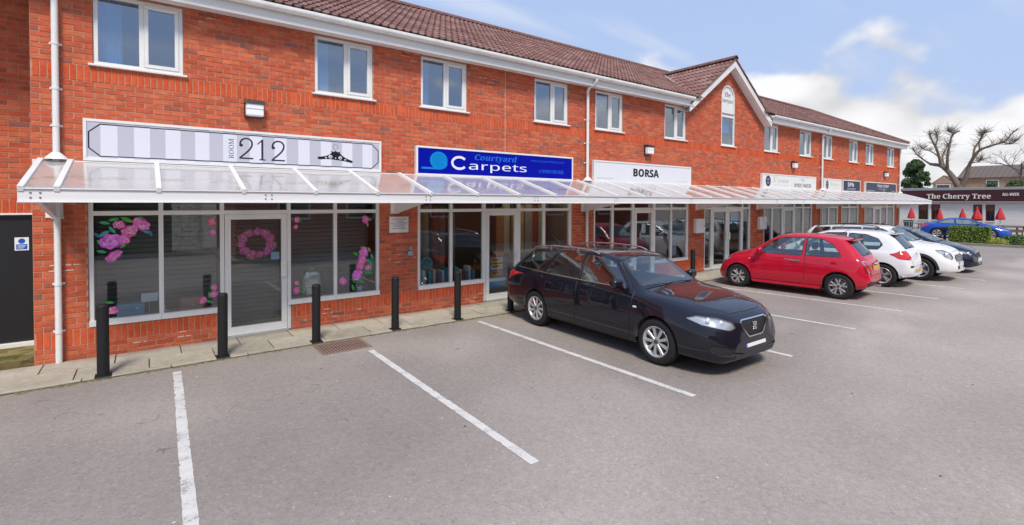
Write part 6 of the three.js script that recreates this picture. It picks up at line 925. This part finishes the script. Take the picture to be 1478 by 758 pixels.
// blue coupe over by the pub
const coupe = makeCar({
  top: [[-2.13, 0.58], [-2.10, 0.76], [-2.0, 0.90], [-1.85, 0.955], [-1.55, 1.02], [-0.95, 1.24], [-0.55, 1.315], [-0.1, 1.33], [0.25, 1.29], [1.05, 0.945], [1.2, 0.91], [1.6, 0.835], [1.95, 0.73], [2.15, 0.60], [2.23, 0.42]],
  belt: [[-2.13, 0.54], [-2.0, 0.84], [-1.7, 0.93], [-0.6, 0.905], [0.4, 0.865], [1.0, 0.835], [1.5, 0.77], [1.9, 0.67], [2.12, 0.54], [2.23, 0.38]],
  bot: [[-2.13, 0.38], [-1.9, 0.28], [-1.3, 0.2], [0, 0.17], [1.4, 0.17], [2.05, 0.19], [2.23, 0.24]],
  wid: [[-2.13, 0.62], [-2.05, 0.76], [-1.8, 0.85], [-1.25, 0.885], [0, 0.86], [1.25, 0.875], [1.7, 0.83], [2.0, 0.72], [2.16, 0.56], [2.23, 0.40]],
  bw: [[-2.13, 0.56], [-1.9, 0.71], [-1.3, 0.765], [0, 0.79], [0.9, 0.785], [1.4, 0.74], [1.8, 0.64], [2.1, 0.48], [2.23, 0.30]],
  rw: [[-2.13, 0.48], [-1.9, 0.60], [-1.4, 0.52], [-0.6, 0.51], [0.2, 0.51], [1.0, 0.66], [1.2, 0.67], [1.7, 0.54], [2.1, 0.36], [2.23, 0.2]],
  drop: [[-2.13, 0.02], [-1.5, 0.05], [0, 0.06], [0.3, 0.06], [1.0, 0.045], [1.6, 0.04], [2.23, 0.015]],
  axles: [1.265, -1.265], R: 0.318, arch: 0.36, spokes: 'five', paint: paint([0.004, 0.065, 0.42]), nx: 100,
  glass: [{ on: 'side', poly: [[0.80, 0.925], [0.34, 1.15], [0.08, 1.235], [-0.35, 1.245], [-0.34, 0.925]], r: 0.02 }, { on: 'side', poly: [[-0.46, 0.935], [-0.46, 1.235], [-0.85, 1.16], [-1.25, 0.98]], r: 0.02 },
    { on: 'top', name: 'windscreen', poly: [[1.0, -0.2], [0.99, 0.3], [0.92, 0.58], [0.34, 0.46], [0.32, 0.25], [0.32, -0.2]], r: 0.02 }, { on: 'top', name: 'rear_window', poly: [[-1.5, -0.2], [-1.49, 0.42], [-0.85, 0.42], [-0.83, -0.2]], r: 0.025, dark: true }],
  pieces: [{ on: 'front', name: 'headlight', pair: true, mat: lampGlass, poly: [[0.46, 0.60], [0.56, 0.56], [0.74, 0.63], [0.76, 0.70], [0.6, 0.68]], r: 0.01 }, { on: 'front', name: 'lower_intake', mat: trimBlack, poly: [[-0.3, 0.26], [0.52, 0.27], [0.56, 0.36], [-0.3, 0.38]], r: 0.01, off: -0.015 }, { on: 'rear', name: 'tail_light', pair: true, mat: redLamp, poly: [[0.42, 0.70], [0.80, 0.70], [0.80, 0.84], [0.48, 0.86]], r: 0.012 }],
  doors: [[[0.92, 0.28], [0.94, 0.85], [0.82, 0.94], [0.36, 1.19], [0.08, 1.275], [-0.40, 1.285], [-0.43, 0.85], [-0.40, 0.28]]], seats: [[0.0, 0.36], [0.0, -0.36]], dash: 0.7, mirrorIn: [0.34, 1.15], mirror: [0.68, 0.91], handles: [[-0.25, 0.80]], plates: [[2.225, 0.42, -0.05, plateWhite], [-2.13, 0.62, -0.1, plateYellow]], wiper: [[1.03, 0.96], [1.01, 0.97]],
}, 'coupe_car', 'bright blue coupe parked behind the hedge in front of the pub', 'car');
coupe.position.set(42.6, 0, 0.83); coupe.rotation.y = -Math.PI / 2 + 0.19;

// ---------------------------------------------------------------- the pub, trees and houses beyond the car park
const F_ = 712.7;
function dirPx(px, py) { return V((px - 739) / F_, (305.32 - py) / F_, -1).applyQuaternion(camera.quaternion); }
function atX(px, py, X) { const d = dirPx(px, py), t = (X - EYE.x) / d.x; return EYE.clone().addScaledVector(d, t); }
const zAt = (px, X) => atX(px, 290, X).z;
const PX = 50;
{
  const pub = thing('pub_building', 'low white rendered pub with a maroon fascia', 'building', [0, 0, 0]);
  const render = M([0.74, 0.72, 0.68], 0.85, { map: grime }), maroon = M([0.055, 0.009, 0.013], 0.5), z0 = -13, z1 = 16, top = 3.0;
  const wins = [[1326, 1340], [1344.5, 1357.5], [1405, 1418], [1423, 1436.5]].map(([a, b]) => [zAt(a, PX), zAt(b, PX)]);
  const yw0 = 0.95, yw1 = 2.18, cuts = [z0, ...wins.flat(), z1], walls = [box(PX, PX + 0.25, 0, yw0, z0, z1), box(PX, PX + 0.25, yw1, top, z0, z1)];
  for (let i = 0; i < cuts.length; i += 2) walls.push(box(PX, PX + 0.25, yw0, yw1, cuts[i], cuts[i + 1]));
  mesh('wall', [...walls, box(PX + 0.25, PX + 8, 0, top, z0, z0 + 0.2), box(PX + 0.25, PX + 8, 0, top, z1 - 0.2, z1), box(PX + 7.8, PX + 8, 0, top, z0 + 0.2, z1 - 0.2)], render, pub);
  mesh('roof', [rbox(PX - 0.28, PX + 8.3, 3.26, 3.46, z0 - 0.3, z1 + 0.3, 0.02), box(PX, PX + 8, top, 3.26, z0, z1)], M([0.30, 0.30, 0.30], 0.7), pub);
  mesh('fascia_board', rbox(PX - 0.26, PX - 0.002, 2.36, 3.258, z0 - 0.2, z1 + 0.2, 0.01), maroon, pub);
  mesh('fascia_lower_trim', rbox(PX - 0.27, PX - 0.255, 2.36, 2.40, z0, z1, 0.004), M([0.5, 0.48, 0.45], 0.5), pub);
  for (const [a, b] of wins) {
    const w = group('window', pub), c = (a + b) / 2; mesh('frame', [rbox(PX + 0.04, PX + 0.1, yw0 + 0.002, yw1 - 0.002, a + 0.002, a + 0.06, 0.004), rbox(PX + 0.04, PX + 0.1, yw0 + 0.002, yw1 - 0.002, b - 0.06, b - 0.002, 0.004), rbox(PX + 0.041, PX + 0.099, yw0 + 0.002, yw0 + 0.06, a + 0.06, b - 0.06, 0.004), rbox(PX + 0.041, PX + 0.099, yw1 - 0.06, yw1 - 0.002, a + 0.06, b - 0.06, 0.004)], M([0.10, 0.03, 0.03], 0.5), w);
    mesh('pane', box(PX + 0.066, PX + 0.072, yw0 + 0.06, yw1 - 0.06, a + 0.06, b - 0.06), shopGlass, w);
    mesh('blind', rbox(PX + 0.16, PX + 0.18, 1.70, yw1, a + 0.02, b - 0.02, 0.004), M([0.36, 0.11, 0.08], 0.8), w);
    mesh('sill', rbox(PX - 0.06, PX + 0.04, yw0 - 0.06, yw0 + 0.001, a - 0.04, b + 0.04, 0.006), white, w);
    mesh('room', [box(PX + 0.9, PX + 0.92, 0.3, 2.6, a - 0.4, b + 0.4), box(PX + 0.26, PX + 0.9, 2.5, 2.52, a - 0.4, b + 0.4), box(PX + 0.26, PX + 0.9, 0.5, 0.52, a - 0.4, b + 0.4), box(PX + 0.26, PX + 0.9, 0.52, 2.5, a - 0.42, a - 0.4), box(PX + 0.26, PX + 0.9, 0.52, 2.5, b + 0.4, b + 0.42)], M([0.32, 0.26, 0.22], 0.9), w);
  }
  for (const [, b] of [wins[0], wins[2]]) { const z = b + 0.12; mesh('pilaster', rbox(PX - 0.05, PX - 0.001, 0.0, 2.35, z - 0.07, z + 0.07, 0.01), render, pub); }
  const font = await new FontLoader().loadAsync('fonts/droid/droid_serif_bold.typeface.json'), sans = await new FontLoader().loadAsync('fonts/droid/droid_sans_bold.typeface.json');
  const put = (txt, f, px0, px1, yc, hgt, mat, name, label) => { const g = new TextGeometry(txt, { font: f, size: hgt, depth: 0.04, curveSegments: 4, bevelEnabled: false }); g.computeBoundingBox(); const w = g.boundingBox.max.x - g.boundingBox.min.x, za = zAt(px0, PX - 0.3), zb = zAt(px1, PX - 0.3); g.translate(-g.boundingBox.min.x, 0, 0).scale((zb - za) / w, 1, 1).rotateY(-Math.PI / 2); const m = mesh(name, g, mat); m.position.set(PX - 0.262, yc - hgt / 2, za); tag(m, label, 'lettering'); };
  put('The Cherry Tree', serifB(font), 1337.5, 1430, 2.80, 0.36, M([0.78, 0.72, 0.62], 0.5), 'fascia_lettering', 'cream serif lettering of the pub name on the maroon fascia');
  put('ALL-WEEK', sans, 1446.5, 1471, 2.92, 0.2, M([0.80, 0.78, 0.76], 0.5), 'fascia_lettering', 'small white capital lettering at the end of the maroon fascia');
  function serifB(f) { return f; }
}
// tables with folded red parasols, railing, hedge and planting in front of the pub
const redCloth = M([0.55, 0.03, 0.035], 0.8);
[[1316, 46.5, 1.95, 0.21], [1357, 47.5, 1.85, 0.20], [1390, 47.3, 1.90, 0.20], [1411, 45.5, 1.98, 0.26], [1444.5, 46.5, 2.0, 0.23]].forEach(([px, X, h, r], i) => {
  const u = thing('folded_parasol', ['folded red parasol beside the end of the shop building', 'folded red parasol behind the roof of the blue coupe', 'folded red parasol in front of the blank white pub wall', 'larger folded red parasol in front of the pub window pair', 'folded red parasol right of the pub windows'][i], 'parasol', [X, 0, zAt(px, X)], 'folded red parasols outside the pub');
  const prof = [[0.018, h], [0.035, h - 0.03], [0.07, h - 0.2], [r * 0.75, h - 0.5], [r, h - 0.78], [r * 0.92, h - 0.84], [0.03, h - 0.8]].reverse(), g = new THREE.LatheGeometry(prof.map((q) => new THREE.Vector2(...q)), 20), p = g.attributes.position; for (let k = 0; k < p.count; k++) { const a = Math.atan2(p.getZ(k), p.getX(k)), s = 1 + 0.16 * Math.sin(a * 6); p.setX(k, p.getX(k) * s); p.setZ(k, p.getZ(k) * s); } g.computeVertexNormals();
  mesh('canopy', g, redCloth, u); mesh('pole', bar(V(0, 0, 0), V(0, h + 0.04, 0), 0.02), M([0.5, 0.45, 0.4], 0.5), u); mesh('base', new THREE.CylinderGeometry(0.22, 0.25, 0.08, 20).translate(0, 0.04, 0), M([0.15, 0.15, 0.15], 0.8), u);
});
{
  const wood = M([0.16, 0.10, 0.065], 0.85, { map: grime });
  [[1404, 45.9, 0.2], [1452, 45.2, 0.1], [1464, 47.5, -0.1], [1342, 47.0, 0.0]].forEach(([px, X, ry], i) => {
    const t = thing('picnic_table', ['brown picnic table under the larger folded parasol', 'brown picnic table nearest the low shrubs', 'brown picnic table beside the pub wall at the frame edge', 'brown picnic table by the metal railing'][i], 'table', [X, 0, zAt(px, X)], 'picnic tables outside the pub'); t.rotation.y = ry;
    for (let k = 0; k < 4; k++) mesh('top_plank', rbox(-0.36 + k * 0.185, -0.19 + k * 0.185, 0.70, 0.74, -0.8, 0.8, 0.006, 1), wood, t);
    for (const s of [-1, 1]) { mesh('bench_plank', rbox(s * 0.68 - 0.12, s * 0.68 + 0.12, 0.42, 0.46, -0.8, 0.8, 0.006, 1), wood, t); for (const e of [-0.55, 0.55]) { mesh('leg', bar(V(s * 0.62, 0, e), V(s * 0.2, 0.70, e), 0.04, 0.04, 4), wood, t); } }
    for (const e of [-0.55, 0.55]) mesh('cross_beam', rbox(-0.78, 0.78, 0.37, 0.42, e - 0.03, e + 0.03, 0.004, 1), wood, t);
  });
  const rail = thing('metal_railing', 'low galvanised railing between the shop building and the coupe', 'railing', [43.2, 0, 0]), gal = M([0.5, 0.5, 0.5], 0.45, { metalness: 0.6 }), za = zAt(1302, 43.2), zb = zAt(1336, 43.2);
  for (const y of [0.22, 0.95]) mesh('rail', bar(V(0, y, za), V(0, y, zb), 0.022), gal, rail); for (let k = 0; k <= 9; k++) { const z = mix(za, zb, k / 9); mesh(k % 3 ? 'baluster' : 'post', bar(V(0, k % 3 ? 0.22 : 0, z), V(0, 0.95, z), k % 3 ? 0.010 : 0.025), gal, rail); }
  const pk = thing('bin_store', 'dark green wheeled bin behind the railing', 'bin', [44.6, 0, zAt(1312, 44.6)]); mesh('bin_body', new THREE.CylinderGeometry(0.34, 0.27, 0.9, 4).rotateY(Math.PI / 4).translate(0, 0.5, 0), M([0.03, 0.045, 0.035], 0.6), pk); mesh('lid', rbox(-0.27, 0.29, 0.95, 1.02, -0.27, 0.27, 0.02), M([0.03, 0.045, 0.035], 0.5), pk); for (const s of [-1, 1]) mesh('bin_wheel', new THREE.CylinderGeometry(0.09, 0.09, 0.04, 16).rotateX(Math.PI / 2).translate(0.2, 0.09, s * 0.22), black, pk);
}
function leafCloud(n, sample, size, cols, up = 0.3) {
  const p = [], nn = [], c = [], u = [];
  for (let i = 0; i < n; i++) {
    const [x, y, z, nx, ny, nz] = sample(), s = size * rr(0.6, 1.4), d = V(nx + rr(-0.9, 0.9), ny + up + rr(-0.9, 0.9), nz + rr(-0.9, 0.9)).normalize(), t = V(rr(-1, 1), rr(-1, 1), rr(-1, 1)).cross(d).normalize(), b = d.clone().cross(t);
    const q = (a, e) => [x + t.x * a * s + b.x * e * s, y + t.y * a * s + b.y * e * s, z + t.z * a * s + b.z * e * s], k = cols[Math.floor(rnd() * cols.length)], j = rr(0.75, 1.25);
    for (const v of [q(-1, 0), q(0, -0.55), q(1, 0), q(-1, 0), q(1, 0), q(0, 0.55)]) { p.push(...v); nn.push(d.x, d.y, d.z); c.push(k[0] * j, k[1] * j, k[2] * j); u.push(0, 0); }
  }
  const g = new THREE.BufferGeometry(); g.setAttribute('position', new THREE.Float32BufferAttribute(p, 3)); g.setAttribute('normal', new THREE.Float32BufferAttribute(nn, 3)); g.setAttribute('color', new THREE.Float32BufferAttribute(c, 3)); g.setAttribute('uv', new THREE.Float32BufferAttribute(u, 2)); return g;
}
const leafMat = M([1, 1, 1], 0.7, { vertexColors: true, side: THREE.DoubleSide });
const soil = M([0.075, 0.055, 0.04], 1);
function boxHedge(label, cx, cz, lx, ly, lz, ry, n) {
  const h = thing('hedge', label, 'hedge', [cx, 0, cz]); h.rotation.y = ry;
  mesh('foliage', leafCloud(n, () => { const f = rnd(), a = rr(-0.5, 0.5), b = rr(-0.5, 0.5), w = 1 - Math.pow(rnd(), 2) * 0.16 + 0.05 * (vnoise(a * 7 + 9, b * 7 + 3, 2.2) - 0.5); let v; if (f < 0.36) v = [a * lx, 0.06 + (0.5 + b) * (ly - 0.06), (rnd() < 0.5 ? -1 : 1) * 0.5 * lz * w]; else if (f < 0.70) v = [(rnd() < 0.5 ? -1 : 1) * 0.5 * lx * w, 0.06 + (0.5 + b) * (ly - 0.06), a * lz]; else v = [a * lx, ly * w, b * lz]; return [...v, Math.sign(v[0]) * (f >= 0.36 && f < 0.7 ? 1 : 0), f >= 0.7 ? 1 : 0, f < 0.36 ? Math.sign(v[2]) : 0]; }, 0.035, [[0.12, 0.20, 0.022], [0.16, 0.25, 0.03], [0.20, 0.29, 0.04], [0.09, 0.15, 0.02]]), leafMat, h);
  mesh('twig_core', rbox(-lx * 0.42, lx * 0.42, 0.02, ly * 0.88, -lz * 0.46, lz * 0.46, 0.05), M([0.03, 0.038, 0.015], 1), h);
}
{
  const za = zAt(1371, 36.4), zb = zAt(1429.5, 36.4);
  boxHedge('clipped bright green box hedge in front of the blue coupe', 36.6, (za + zb) / 2, 0.85, 0.98, zb - za, 0.05, 9000);
  const kb = struct(mesh('planting_bed', rbox(35.6, 37.6, -0.05, 0.11, za - 0.5, 7.5, 0.02), soil)); 
  const ke = struct(mesh('kerb', [rbox(35.46, 35.6, -0.05, 0.13, za - 0.62, 7.6, 0.02), rbox(35.602, 37.7, -0.05, 0.128, za - 0.62, za - 0.502, 0.02)], M([0.38, 0.37, 0.35], 0.9, { map: slabMap })));
  [[1437, 36.3, 0.30, 0.36, [[0.26, 0.30, 0.03], [0.34, 0.34, 0.05]]], [1447, 36.2, 0.26, 0.30, [[0.30, 0.32, 0.04], [0.18, 0.25, 0.03]]], [1459, 36.6, 0.34, 0.50, [[0.07, 0.13, 0.03], [0.10, 0.17, 0.04]]], [1472, 36.5, 0.36, 0.55, [[0.06, 0.11, 0.03], [0.09, 0.15, 0.035]]]].forEach(([px, X, r, h, cols], i) => {
    const s = thing('low_shrub', ['yellow green low shrub beside the clipped hedge', 'small yellow flowering shrub in the bed', 'dark green rounded shrub in the planting bed', 'dark green shrub at the end of the planting bed'][i], 'shrub', [X, 0.1, zAt(px, X)], 'low shrubs in the planting bed');
    mesh('foliage', leafCloud(1500, () => { const a = rnd() * 6.283, e = Math.acos(rr(0, 1)), k = 0.7 + 0.3 * Math.sqrt(rnd()); const x = Math.cos(a) * Math.sin(e), y = Math.cos(e), z = Math.sin(a) * Math.sin(e); return [x * r * 1.3 * k, y * h * k, z * r * 1.3 * k, x, y, z]; }, 0.045, cols), leafMat, s);
    mesh('stem', [0, 1, 2, 3].map((k) => bar(V(0, -0.05, 0), V(Math.cos(k * 1.6) * r * 0.6, h * 0.6, Math.sin(k * 1.6) * r * 0.6), 0.012, 0.006, 5)), M([0.08, 0.06, 0.04], 0.9), s);
  });
  const p = thing('marker_post', 'short dark post standing beside the clipped hedge', 'post', [37.2, 0, zAt(1365, 37.2)]); mesh('shaft', rbox(-0.06, 0.06, 0, 0.72, -0.06, 0.06, 0.01), M([0.02, 0.02, 0.022], 0.6), p); mesh('cap', rbox(-0.11, 0.11, 0.70, 0.88, -0.2, 0.2, 0.02), M([0.02, 0.02, 0.022], 0.6), p);
}
// dense evergreen behind the pub
function crownTree(label, X, pxA, pxB, pyTop, n, cols, conical = 0.4) {
  const a = atX(pxA, pyTop, X), b = atX(pxB, pyTop, X), c = (a.z + b.z) / 2, r = (b.z - a.z) / 2, H = a.y, t = thing('evergreen_tree', label, 'tree', [X, 0, c], 'trees behind the pub');
  mesh('trunk', bar(V(0, 0, 0), V(0, H * 0.8, 0), 0.22, 0.08, 9), M([0.08, 0.055, 0.04], 0.95), t);
  const lumps = Array.from({ length: 80 }, () => { const y = Math.pow(rnd(), 0.8), rad = r * Math.sqrt(Math.max(0.03, 1 - Math.pow(y, 2.2) * (0.75 + 0.25 * conical))) * Math.sqrt(rnd()), an = rnd() * 6.283, q = rr(0.3, 0.62) * Math.max(0.55, r * 0.45); return [Math.cos(an) * Math.max(0, rad - q * 0.4), 0.8 + y * (H - 0.8 - q), Math.sin(an) * Math.max(0, rad - q * 0.4), q]; });
  mesh('crown', leafCloud(n, () => { const l = lumps[Math.floor(rnd() * lumps.length)], an = rnd() * 6.283, e = Math.acos(rr(-0.7, 1)), k = Math.pow(rnd(), 0.28), x = Math.cos(an) * Math.sin(e), y = Math.cos(e), z = Math.sin(an) * Math.sin(e); return [l[0] + x * l[3] * k, Math.min(H, l[1] + y * l[3] * k), l[2] + z * l[3] * k, x, y, z]; }, 0.09, cols, 0.2), leafMat, t);
}
crownTree('dense dark evergreen tree between the shop building and the bare tree', 58, 1293, 1351, 230, 22000, [[0.035, 0.075, 0.02], [0.055, 0.10, 0.025], [0.03, 0.06, 0.02], [0.075, 0.12, 0.03]]);
crownTree('low green tree top showing over the pub roof', 62, 1418, 1446, 262, 3000, [[0.06, 0.10, 0.02], [0.09, 0.13, 0.03], [0.05, 0.08, 0.02]], 0.1);
crownTree('green tree top at the far end of the pub roof', 63, 1444, 1486, 259, 3500, [[0.07, 0.11, 0.025], [0.10, 0.14, 0.03], [0.05, 0.08, 0.02]], 0.1);
// bare pollarded tree
{
  const X0 = 60, t = thing('bare_tree', 'leafless pollarded tree with thick crooked limbs behind the pub', 'tree', [0, 0, 0]), bark = M([0.22, 0.165, 0.12], 0.9, { map: grime, bumpMap: grime, bumpScale: 0.02 });
  const w = (zx, zy, dx = 0) => atX(1240 + zx / 2.916, 160 + zy / 2.916, X0 + dx);
  const limb = (pts, r0, r1, name, depth = 0) => { const v = pts.map(([x, y, d = 0]) => w(x, y, d)), cur = new THREE.CatmullRomCurve3(v, false, 'centripetal'), n = pts.length * 5, g = new THREE.TubeGeometry(cur, n, 1, 8), p = g.attributes.position; for (let i = 0; i <= n; i++) { const c = cur.getPointAt(i / n), r = mix(r0, r1, Math.pow(i / n, 0.8)) * (1 + 0.12 * (hash(i, pts.length, 5) - 0.5)); for (let k = 0; k <= 8; k++) { const q = i * 9 + k; p.setXYZ(q, c.x + (p.getX(q) - c.x) * r, c.y + (p.getY(q) - c.y) * r, c.z + (p.getZ(q) - c.z) * r); } } g.computeVertexNormals(); mesh(name, g, bark, t); return cur; };
  const base = w(420, 322); { const g = new THREE.CylinderGeometry(0.34, 0.50, base.y + 0.2, 12).translate(base.x, (base.y + 0.2) / 2, base.z); mesh('trunk', g, bark, t); }
  const L = [[[[422, 325], [405, 295], [375, 255, 0.3], [345, 232, 0.5], [300, 224, 0.8]], 0.40, 0.22], [[[430, 322], [447, 290], [457, 262], [462, 235], [480, 200, -0.3]], 0.32, 0.20],
    [[[300, 224, 0.8], [270, 205, 1], [238, 178, 1.2], [226, 150, 1.3]], 0.13, 0.04], [[[345, 232, 0.5], [338, 195, 0.3], [322, 150, 0.2], [300, 108], [298, 84]], 0.20, 0.09], [[[372, 252, 0.3], [372, 205, -0.2], [378, 160, -0.5], [396, 100, -0.7], [425, 84, -0.9]], 0.20, 0.08], [[[322, 150, 0.2], [330, 110, 0.5], [318, 82, 0.7]], 0.09, 0.05], [[[362, 240, 0.3], [352, 190, 0.9], [372, 150, 1.2], [384, 128, 1.4]], 0.12, 0.05], [[[338, 195, 0.3], [300, 170, -0.3], [268, 160, -0.6], [250, 138, -0.8]], 0.08, 0.03],
    [[[480, 200, -0.3], [508, 166, -0.5], [560, 146, -0.7], [615, 128, -0.9], [640, 100, -1], [668, 74, -1]], 0.19, 0.05], [[[482, 196, -0.3], [488, 155, 0], [515, 118, 0.2], [530, 78, 0.3]], 0.15, 0.08], [[[508, 166, -0.5], [506, 130, -0.9], [522, 100, -1.1], [560, 84, -1.3]], 0.09, 0.04], [[[605, 132, -0.9], [640, 140, -1.2], [672, 120, -1.3]], 0.07, 0.03], [[[470, 218, -0.1], [505, 214, 0.3], [520, 195, 0.5]], 0.07, 0.03], [[[396, 100, -0.7], [380, 88, -0.9], [372, 82, -1]], 0.06, 0.04]];
  for (const [pts, a, b] of L) { const cur = limb(pts, a * 0.74, b * 0.62, a > 0.25 ? 'limb' : 'branch'); }
  const tw = []; for (const [pts, a, b] of L.slice(2)) { const cur = new THREE.CatmullRomCurve3(pts.map(([x, y, d = 0]) => w(x, y, d)), false, 'centripetal'); for (let k = 0; k < 48; k++) { const q = 0.15 + 0.75 * Math.sqrt(rnd()), p = cur.getPointAt(q), d = V(rr(-1, 1), rr(-0.2, 1.2), rr(-1, 1)).normalize(), l = rr(0.25, 1.0), m = p.clone().addScaledVector(d, l * 0.6).add(V(0, rr(0, 0.06), 0)), e = m.clone().addScaledVector(d.clone().add(V(rr(-0.5, 0.5), rr(0, 0.5), rr(-0.5, 0.5))), l * 0.5); tw.push(bar(p, m, 0.016, 0.010, 4), bar(m, e, 0.010, 0.004, 4)); for (const s of [-1, 1]) { const f = p.clone().lerp(m, rr(0.4, 1)); tw.push(bar(f, f.clone().add(V(rr(-0.3, 0.3), rr(0.02, 0.35), s * rr(0.05, 0.35))), 0.008, 0.003, 3)); } } }
  const tm = mesh('twigs', tw, bark, t); tm.userData.kind = 'stuff';
}
{ // thin tree at the right edge
  const t = thing('bare_tree', 'thin twiggy leafless tree at the far end of the pub', 'tree', [0, 0, 0], null), bark = M([0.13, 0.10, 0.09], 0.9), X = 70, a = atX(1474, 265, X); mesh('trunk', bar(V(X, 0, a.z), V(X, a.y + 2.0, a.z), 0.16, 0.07, 8), bark, t);
  const tw = []; const grow = (p, d, l, r, n) => { const e = p.clone().addScaledVector(d, l); tw.push(bar(p, e, r, r * 0.65, 5)); if (n) for (let k = 0; k < 3; k++) grow(p.clone().lerp(e, rr(0.55, 1)), d.clone().add(V(rr(-0.8, 0.8), rr(-0.25, 0.5), rr(-0.9, 0.9))).normalize(), l * rr(0.55, 0.8), r * 0.55, n - 1); };
  for (let k = 0; k < 6; k++) grow(V(X, a.y + rr(-1.0, 1.9), a.z), V(rr(-0.8, 0.8), rr(0.2, 1), rr(-1, 0.6)).normalize(), rr(1.1, 1.7), 0.06, 4); const m = mesh('twigs', tw, bark, t); m.userData.kind = 'stuff';
}
// houses far behind the pub
{
  const brick2 = M([0.50, 0.32, 0.21], 0.9, { map: brickMap }), roof2 = M([0.24, 0.19, 0.155], 0.9, { map: tileMap });
  const roofPrism = (x0, x1, z0, z1, y0, y1, mat, part, alongZ) => { const s = new THREE.Shape(alongZ ? [[x0 - 0.3, y0], [(x0 + x1) / 2, y1], [x1 + 0.3, y0]].map((q) => new THREE.Vector2(...q)) : [[-(z1 + 0.3), y0], [-(z0 + z1) / 2, y1], [-(z0 - 0.3), y0]].map((q) => new THREE.Vector2(...q))); const g = new THREE.ExtrudeGeometry(s, { depth: alongZ ? z1 - z0 : x1 - x0, bevelEnabled: false }); if (alongZ) g.translate(0, 0, z0); else g.rotateY(Math.PI / 2).translate(x0, 0, 0); return mesh('roof', g, mat, part); };
  const h = thing('brick_house', 'long brown roofed brick house behind the bare tree', 'building', [0, 0, 0]), X = 84, zA = zAt(1386, X), zB = zAt(1520, X), e = atX(1430, 255, X).y, rg = atX(1430, 239, X + 4).y;
  mesh('wall', box(X, X + 8, 0, e, zA, zB), brick2, h); roofPrism(X, X + 8, zA - 0.3, zB, e - 0.1, rg, roof2, h, true);
  for (const px of [1432]) { const z = zAt(px, X), w = mesh('window', [rbox(X - 0.05, X - 0.003, e - 1.5, e - 0.4, z - 0.6, z + 0.6, 0.01)], white, h); mesh('pane', box(X - 0.06, X - 0.052, e - 1.4, e - 0.5, z - 0.5, z + 0.5), M([0.05, 0.06, 0.07], 0.1), w); }
  const g2 = thing('brick_house', 'small gabled brick house between the evergreen and the bare tree', 'building', [0, 0, 0]), X2 = 80, za = zAt(1346, X2), zb = zAt(1376, X2), ee = atX(1360, 265, X2).y, rr2 = atX(1360, 253, X2).y;
  mesh('wall', [box(X2, X2 + 7, 0, ee, za, zb)], brick2, g2); const gs = new THREE.Shape([[-zb, ee], [-(za + zb) / 2, rr2 - 0.15], [-za, ee]].map((q) => new THREE.Vector2(...q))); mesh('gable', new THREE.ExtrudeGeometry(gs, { depth: 0.2, bevelEnabled: false }).rotateY(Math.PI / 2).translate(X2 - 0.05, 0, 0), brick2, g2); roofPrism(X2 + 0.16, X2 + 7, za, zb, ee - 0.05, rr2, roof2, g2, false);
  { const z = zAt(1361, X2), w = mesh('window', rbox(X2 - 0.06, X2 - 0.003, ee - 1.0, ee - 0.1, z - 0.7, z + 0.7, 0.01), white, g2); mesh('pane', box(X2 - 0.07, X2 - 0.062, ee - 0.92, ee - 0.18, z - 0.62, z + 0.62), M([0.05, 0.06, 0.07], 0.1), w); }
}
// ---------------------------------------------------------------- across the car park, behind the camera: what the shop glass mirrors
{
  const o = thing('brick_outbuilding', 'low red brick building on the other side of the car park', 'building', [0, 0, 0]), b2 = M([0.40, 0.11, 0.06], 0.9, { map: brickMap, bumpMap: brickMap, bumpScale: 0.002 }), z = 11.1;
  mesh('wall', uvMetres(box(2.6, 26, 0.12, 2.7, z, z + 6)), b2, o); mesh('plinth_kerb', box(2.2, 26.3, 0, 0.12, z - 0.5, z + 6), slabMats[0], o);
  const s = new THREE.Shape([[-(z + 6.2), 2.65], [-(z + 3), 4.5], [-(z - 0.2), 2.65]].map((q) => new THREE.Vector2(...q))); mesh('roof', new THREE.ExtrudeGeometry(s, { depth: 23.8, bevelEnabled: false }).rotateY(Math.PI / 2).translate(2.4, 0, 0), M([0.16, 0.08, 0.065], 0.85, { map: tileMap }), o);
  for (const x of [4.6, 7.2, 11, 14.5, 18, 22]) { const w = mesh('window', rbox(x - 0.6, x + 0.6, 1.5, 2.5, z - 0.03, z + 0.02, 0.01), white, o); mesh('pane', box(x - 0.52, x + 0.52, 1.58, 2.42, z - 0.036, z - 0.031), M([0.04, 0.045, 0.05], 0.08), w); }
  boxHedge('tall dark hedge across the car park beside the low brick building', -5, 17, 14, 3.4, 1.6, 0, 9000);
}
renderer.render(scene, camera);
